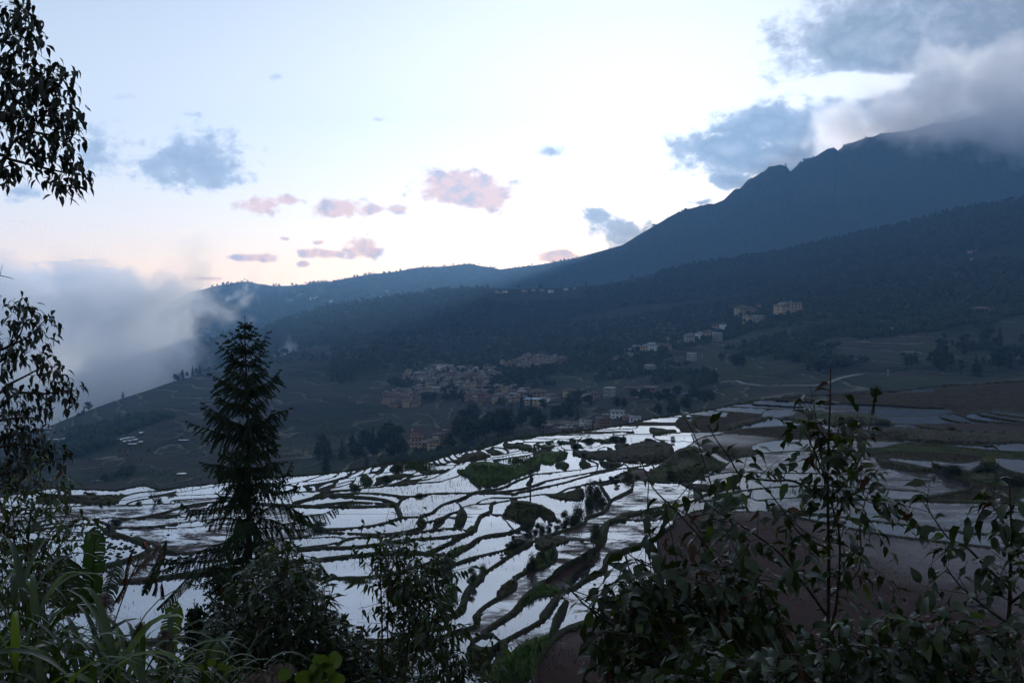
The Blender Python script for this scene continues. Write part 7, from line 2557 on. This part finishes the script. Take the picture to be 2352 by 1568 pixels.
ds = 28.0
sb = gpt(566, ds); stp = P(563, 742, ds)
kpx = ds / FPX
Hs = stp.z - sb.z
c0 = (P(566, 1330, ds).z - sb.z) / Hs
ywid = [(742, 4), (770, 26), (800, 46), (830, 60), (860, 66), (900, 84), (950, 84), (1000, 128), (1040, 118), (1080, 120), (1120, 128), (1160, 165), (1200, 190), (1240, 175), (1290, 120), (1340, 90)]


def sprof(f):
    y = 1330 + (742 - 1330) * f
    return float(np.interp(y, [q[0] for q in ywid], [q[1] for q in ywid])) * kpx * (.88 + .25 * max(0, .4 - f) * 2)


spruce('spruce', 'tall dark spruce with drooping boughs standing before the valley', sb, stp, 0, c0, sprof, 4)
sb2 = gpt(505, 22.0); st2 = P(515, 1318, 22.0)
spruce('spruce', 'small dense dark spruce, only its top showing left of the leafy bush', sb2, st2, 0, .35, lambda f: 1.05 * (1 - f) ** .8 + .08, 9)
sb3 = gpt(445, 16.0); st3 = P(447, 1405, 16.0)
spruce('spruce', 'young spindly spruce with a bare tip among the reeds', sb3, st3, 0, .45, lambda f: .38 * (1 - f) + .05, 10, .7)

# --- overhanging trees at the left edge
def hanging_tree(label, base, trunk, limbs, centres, k0, oy, d, n, size, seed):
    r = random.Random(seed)
    T = Plant('overhanging_tree', label, 'tree', base)
    mb = MB(); mb.tube([Vector(base) + Vector((0, 0, -.2))] + trunk, [.13 * (1 - .6 * i / len(trunk)) for i in range(len(trunk) + 1)], 8); mb.build('trunk', M['bark'], T.root, True, base)
    lp = []
    for lb in limbs:
        pts = [P(x / k0 * SRC, (y / k0 + oy) * SRC, d + dz) for x, y, dz in lb]
        near_t = min(trunk, key=lambda q: (q - pts[0]).length)
        lp.append(T.branch([near_t] + pts, .022, .004, 'limb', mat='bark'))
    allp = [q for pp in lp for q in pp]
    tw_ = []
    for (x, y) in centres:
        c = P(x / k0 * SRC, (y / k0 + oy) * SRC, d + r.uniform(-.5, .5))
        s = min(allp, key=lambda q: (q - c).length + r.uniform(0, .12))
        q = [s, s.lerp(c, .5) + Vector((0, 0, .04)), c]
        tw_.append((q, .004))
        for j in range(n):
            a = r.uniform(0, 6.283)
            p = c + Vector((math.cos(a) * .03, math.sin(a) * .03, r.uniform(-.05, .06))) + rvec(r) * .085
            dv = Vector((math.cos(a) * r.uniform(.2, 1.1), math.sin(a) * .6, -r.uniform(-.15, .9))).normalized()
            T.items.append((leaf_matrix(p, dv, Vector((math.cos(a), math.sin(a), .6)), size * r.uniform(.7, 1.2)), r.choice(TRL), r.random()))
    T.twigs(tw_); T.done(300)


UP = [(20, 20), (60, 60), (120, 30), (150, 80), (120, 120), (170, 150), (165, 200), (60, 140), (20, 180), (100, 200), (145, 225), (30, 250), (60, 290), (20, 330), (60, 370), (130, 345), (180, 355), (230, 350), (285, 345), (330, 365), (20, 420), (80, 420), (130, 430), (190, 420), (240, 430), (295, 445), (325, 465), (30, 480), (90, 490),
      (160, 480), (220, 500), (260, 520), (300, 545), (335, 565), (372, 560), (30, 560), (80, 590), (130, 600), (190, 610), (240, 620), (285, 600), (330, 640), (350, 690), (20, 610), (110, 540), (60, 690), (120, 725), (150, 770), (240, 755), (290, 735), (320, 765), (20, 820), (50, 835), (5, 840), (220, 850), (280, 880), (330, 885), (360, 835), (390, 850), (310, 900), (255, 690), (290, 680),
      (200, 550), (60, 530), (10, 290), (90, 90), (20, 110), (150, 400), (210, 390), (100, 640), (180, 700)]
tb = gpt(-330, 9.0)
hanging_tree('tree reaching in from the upper left edge, its drooping leaves black against the sky', tb, [Vector((tb.x - .1, 9.2, z)) for z in (-2.5, -.5, 1.0, 2.4)],
             [[(-60, 750, 0), (50, 770, 0), (200, 808, 0), (300, 830, 0), (390, 845, 0)], [(-60, 560, .2), (60, 570, .2), (180, 560, .1), (330, 560, 0)], [(-60, 420, .2), (80, 440, .1), (220, 410, 0), (330, 370, -.1)], [(-40, 200, .2), (40, 130, .2), (110, 90, .1), (150, 70, 0)], [(-60, 330, .1), (40, 250, .2), (110, 180, .1)], [(-60, 800, .1), (60, 690, 0), (150, 640, 0), (260, 660, 0), (320, 700, 0)], [(-40, 900, 0), (20, 830, 0)]],
             UP, 1.2064, 0, 9.0, 17, .10, 3)
LOW = [(40, 345), (100, 335), (150, 350), (200, 375), (150, 400), (245, 430), (310, 420), (300, 510), (240, 460), (60, 480), (130, 470), (40, 560), (100, 560), (180, 540), (250, 580), (30, 640), (80, 640), (200, 630), (245, 655), (120, 680), (30, 720), (60, 760), (20, 800), (300, 715), (340, 740), (375, 790), (280, 760), (300, 830), (240, 840), (180, 880),
       (100, 880), (40, 880), (440, 855), (485, 885), (430, 945), (470, 930), (350, 880), (330, 940), (280, 940), (220, 950), (150, 960), (60, 950), (30, 1000), (100, 1020), (170, 1030), (230, 1040), (270, 1080), (60, 1080), (130, 1100), (200, 1120), (240, 1140), (30, 1150), (90, 1180), (160, 1200), (230, 1220), (280, 1230), (60, 1260), (140, 1290), (220, 1290),
       (345, 1265), (370, 1300), (270, 1310), (310, 1335), (50, 1350), (120, 1370), (180, 1360), (40, 1430), (100, 1430), (60, 1480), (130, 1460), (20, 1060), (80, 1120), (180, 1150), (20, 1220), (110, 1240), (190, 1260), (20, 1310), (90, 1320), (10, 1400), (80, 1400), (150, 1420), (20, 930), (10, 560), (160, 610)]
tb = gpt(-200, 10.0)
hanging_tree('tree leaning in from the left edge at mid height, its leaves dark against the cloud', tb, [Vector((tb.x - .1, 10.2, z)) for z in (-4, -3, -2, -1, -.2)],
             [[(-60, 900, 0), (40, 850, 0), (140, 800, 0), (260, 740, 0), (340, 730, 0)], [(-60, 720, .2), (40, 650, .1), (130, 520, 0), (160, 380, 0)], [(-80, 1000, 0), (100, 900, 0), (280, 900, 0), (400, 880, 0), (480, 880, 0)], [(-60, 1100, .1), (60, 1060, .1), (180, 1050, 0), (270, 1080, 0)], [(-60, 1250, 0), (80, 1220, 0), (220, 1230, 0), (360, 1280, 0)], [(-60, 1420, 0), (50, 1380, 0), (170, 1370, 0)], [(-40, 640, 0), (60, 600, 0), (180, 540, 0), (300, 420, 0)]],
             LOW, 1.5675, 1000, 10.0, 11, .10, 5)
# bare twig tip at the left edge above the cloud
tb = P(-30, 660, 10)
bt = thing('bare_twig', 'bare forked twig poking in at the left edge above the cloud', 'twig', tb)
mb = MB()
f5 = lambda x, y: P(x / 1.5675 * SRC, (y / 1.5675 + 1000) * SRC, 10)
mb.tube([tb, f5(0, 160), f5(50, 170), f5(90, 184)], [.006, .005, .004, .002], 4); mb.tube([f5(0, 160), f5(8, 120), f5(18, 90)], [.004, .003, .002], 4)
mb.build('twig', M['bark'], bt, origin=tb)
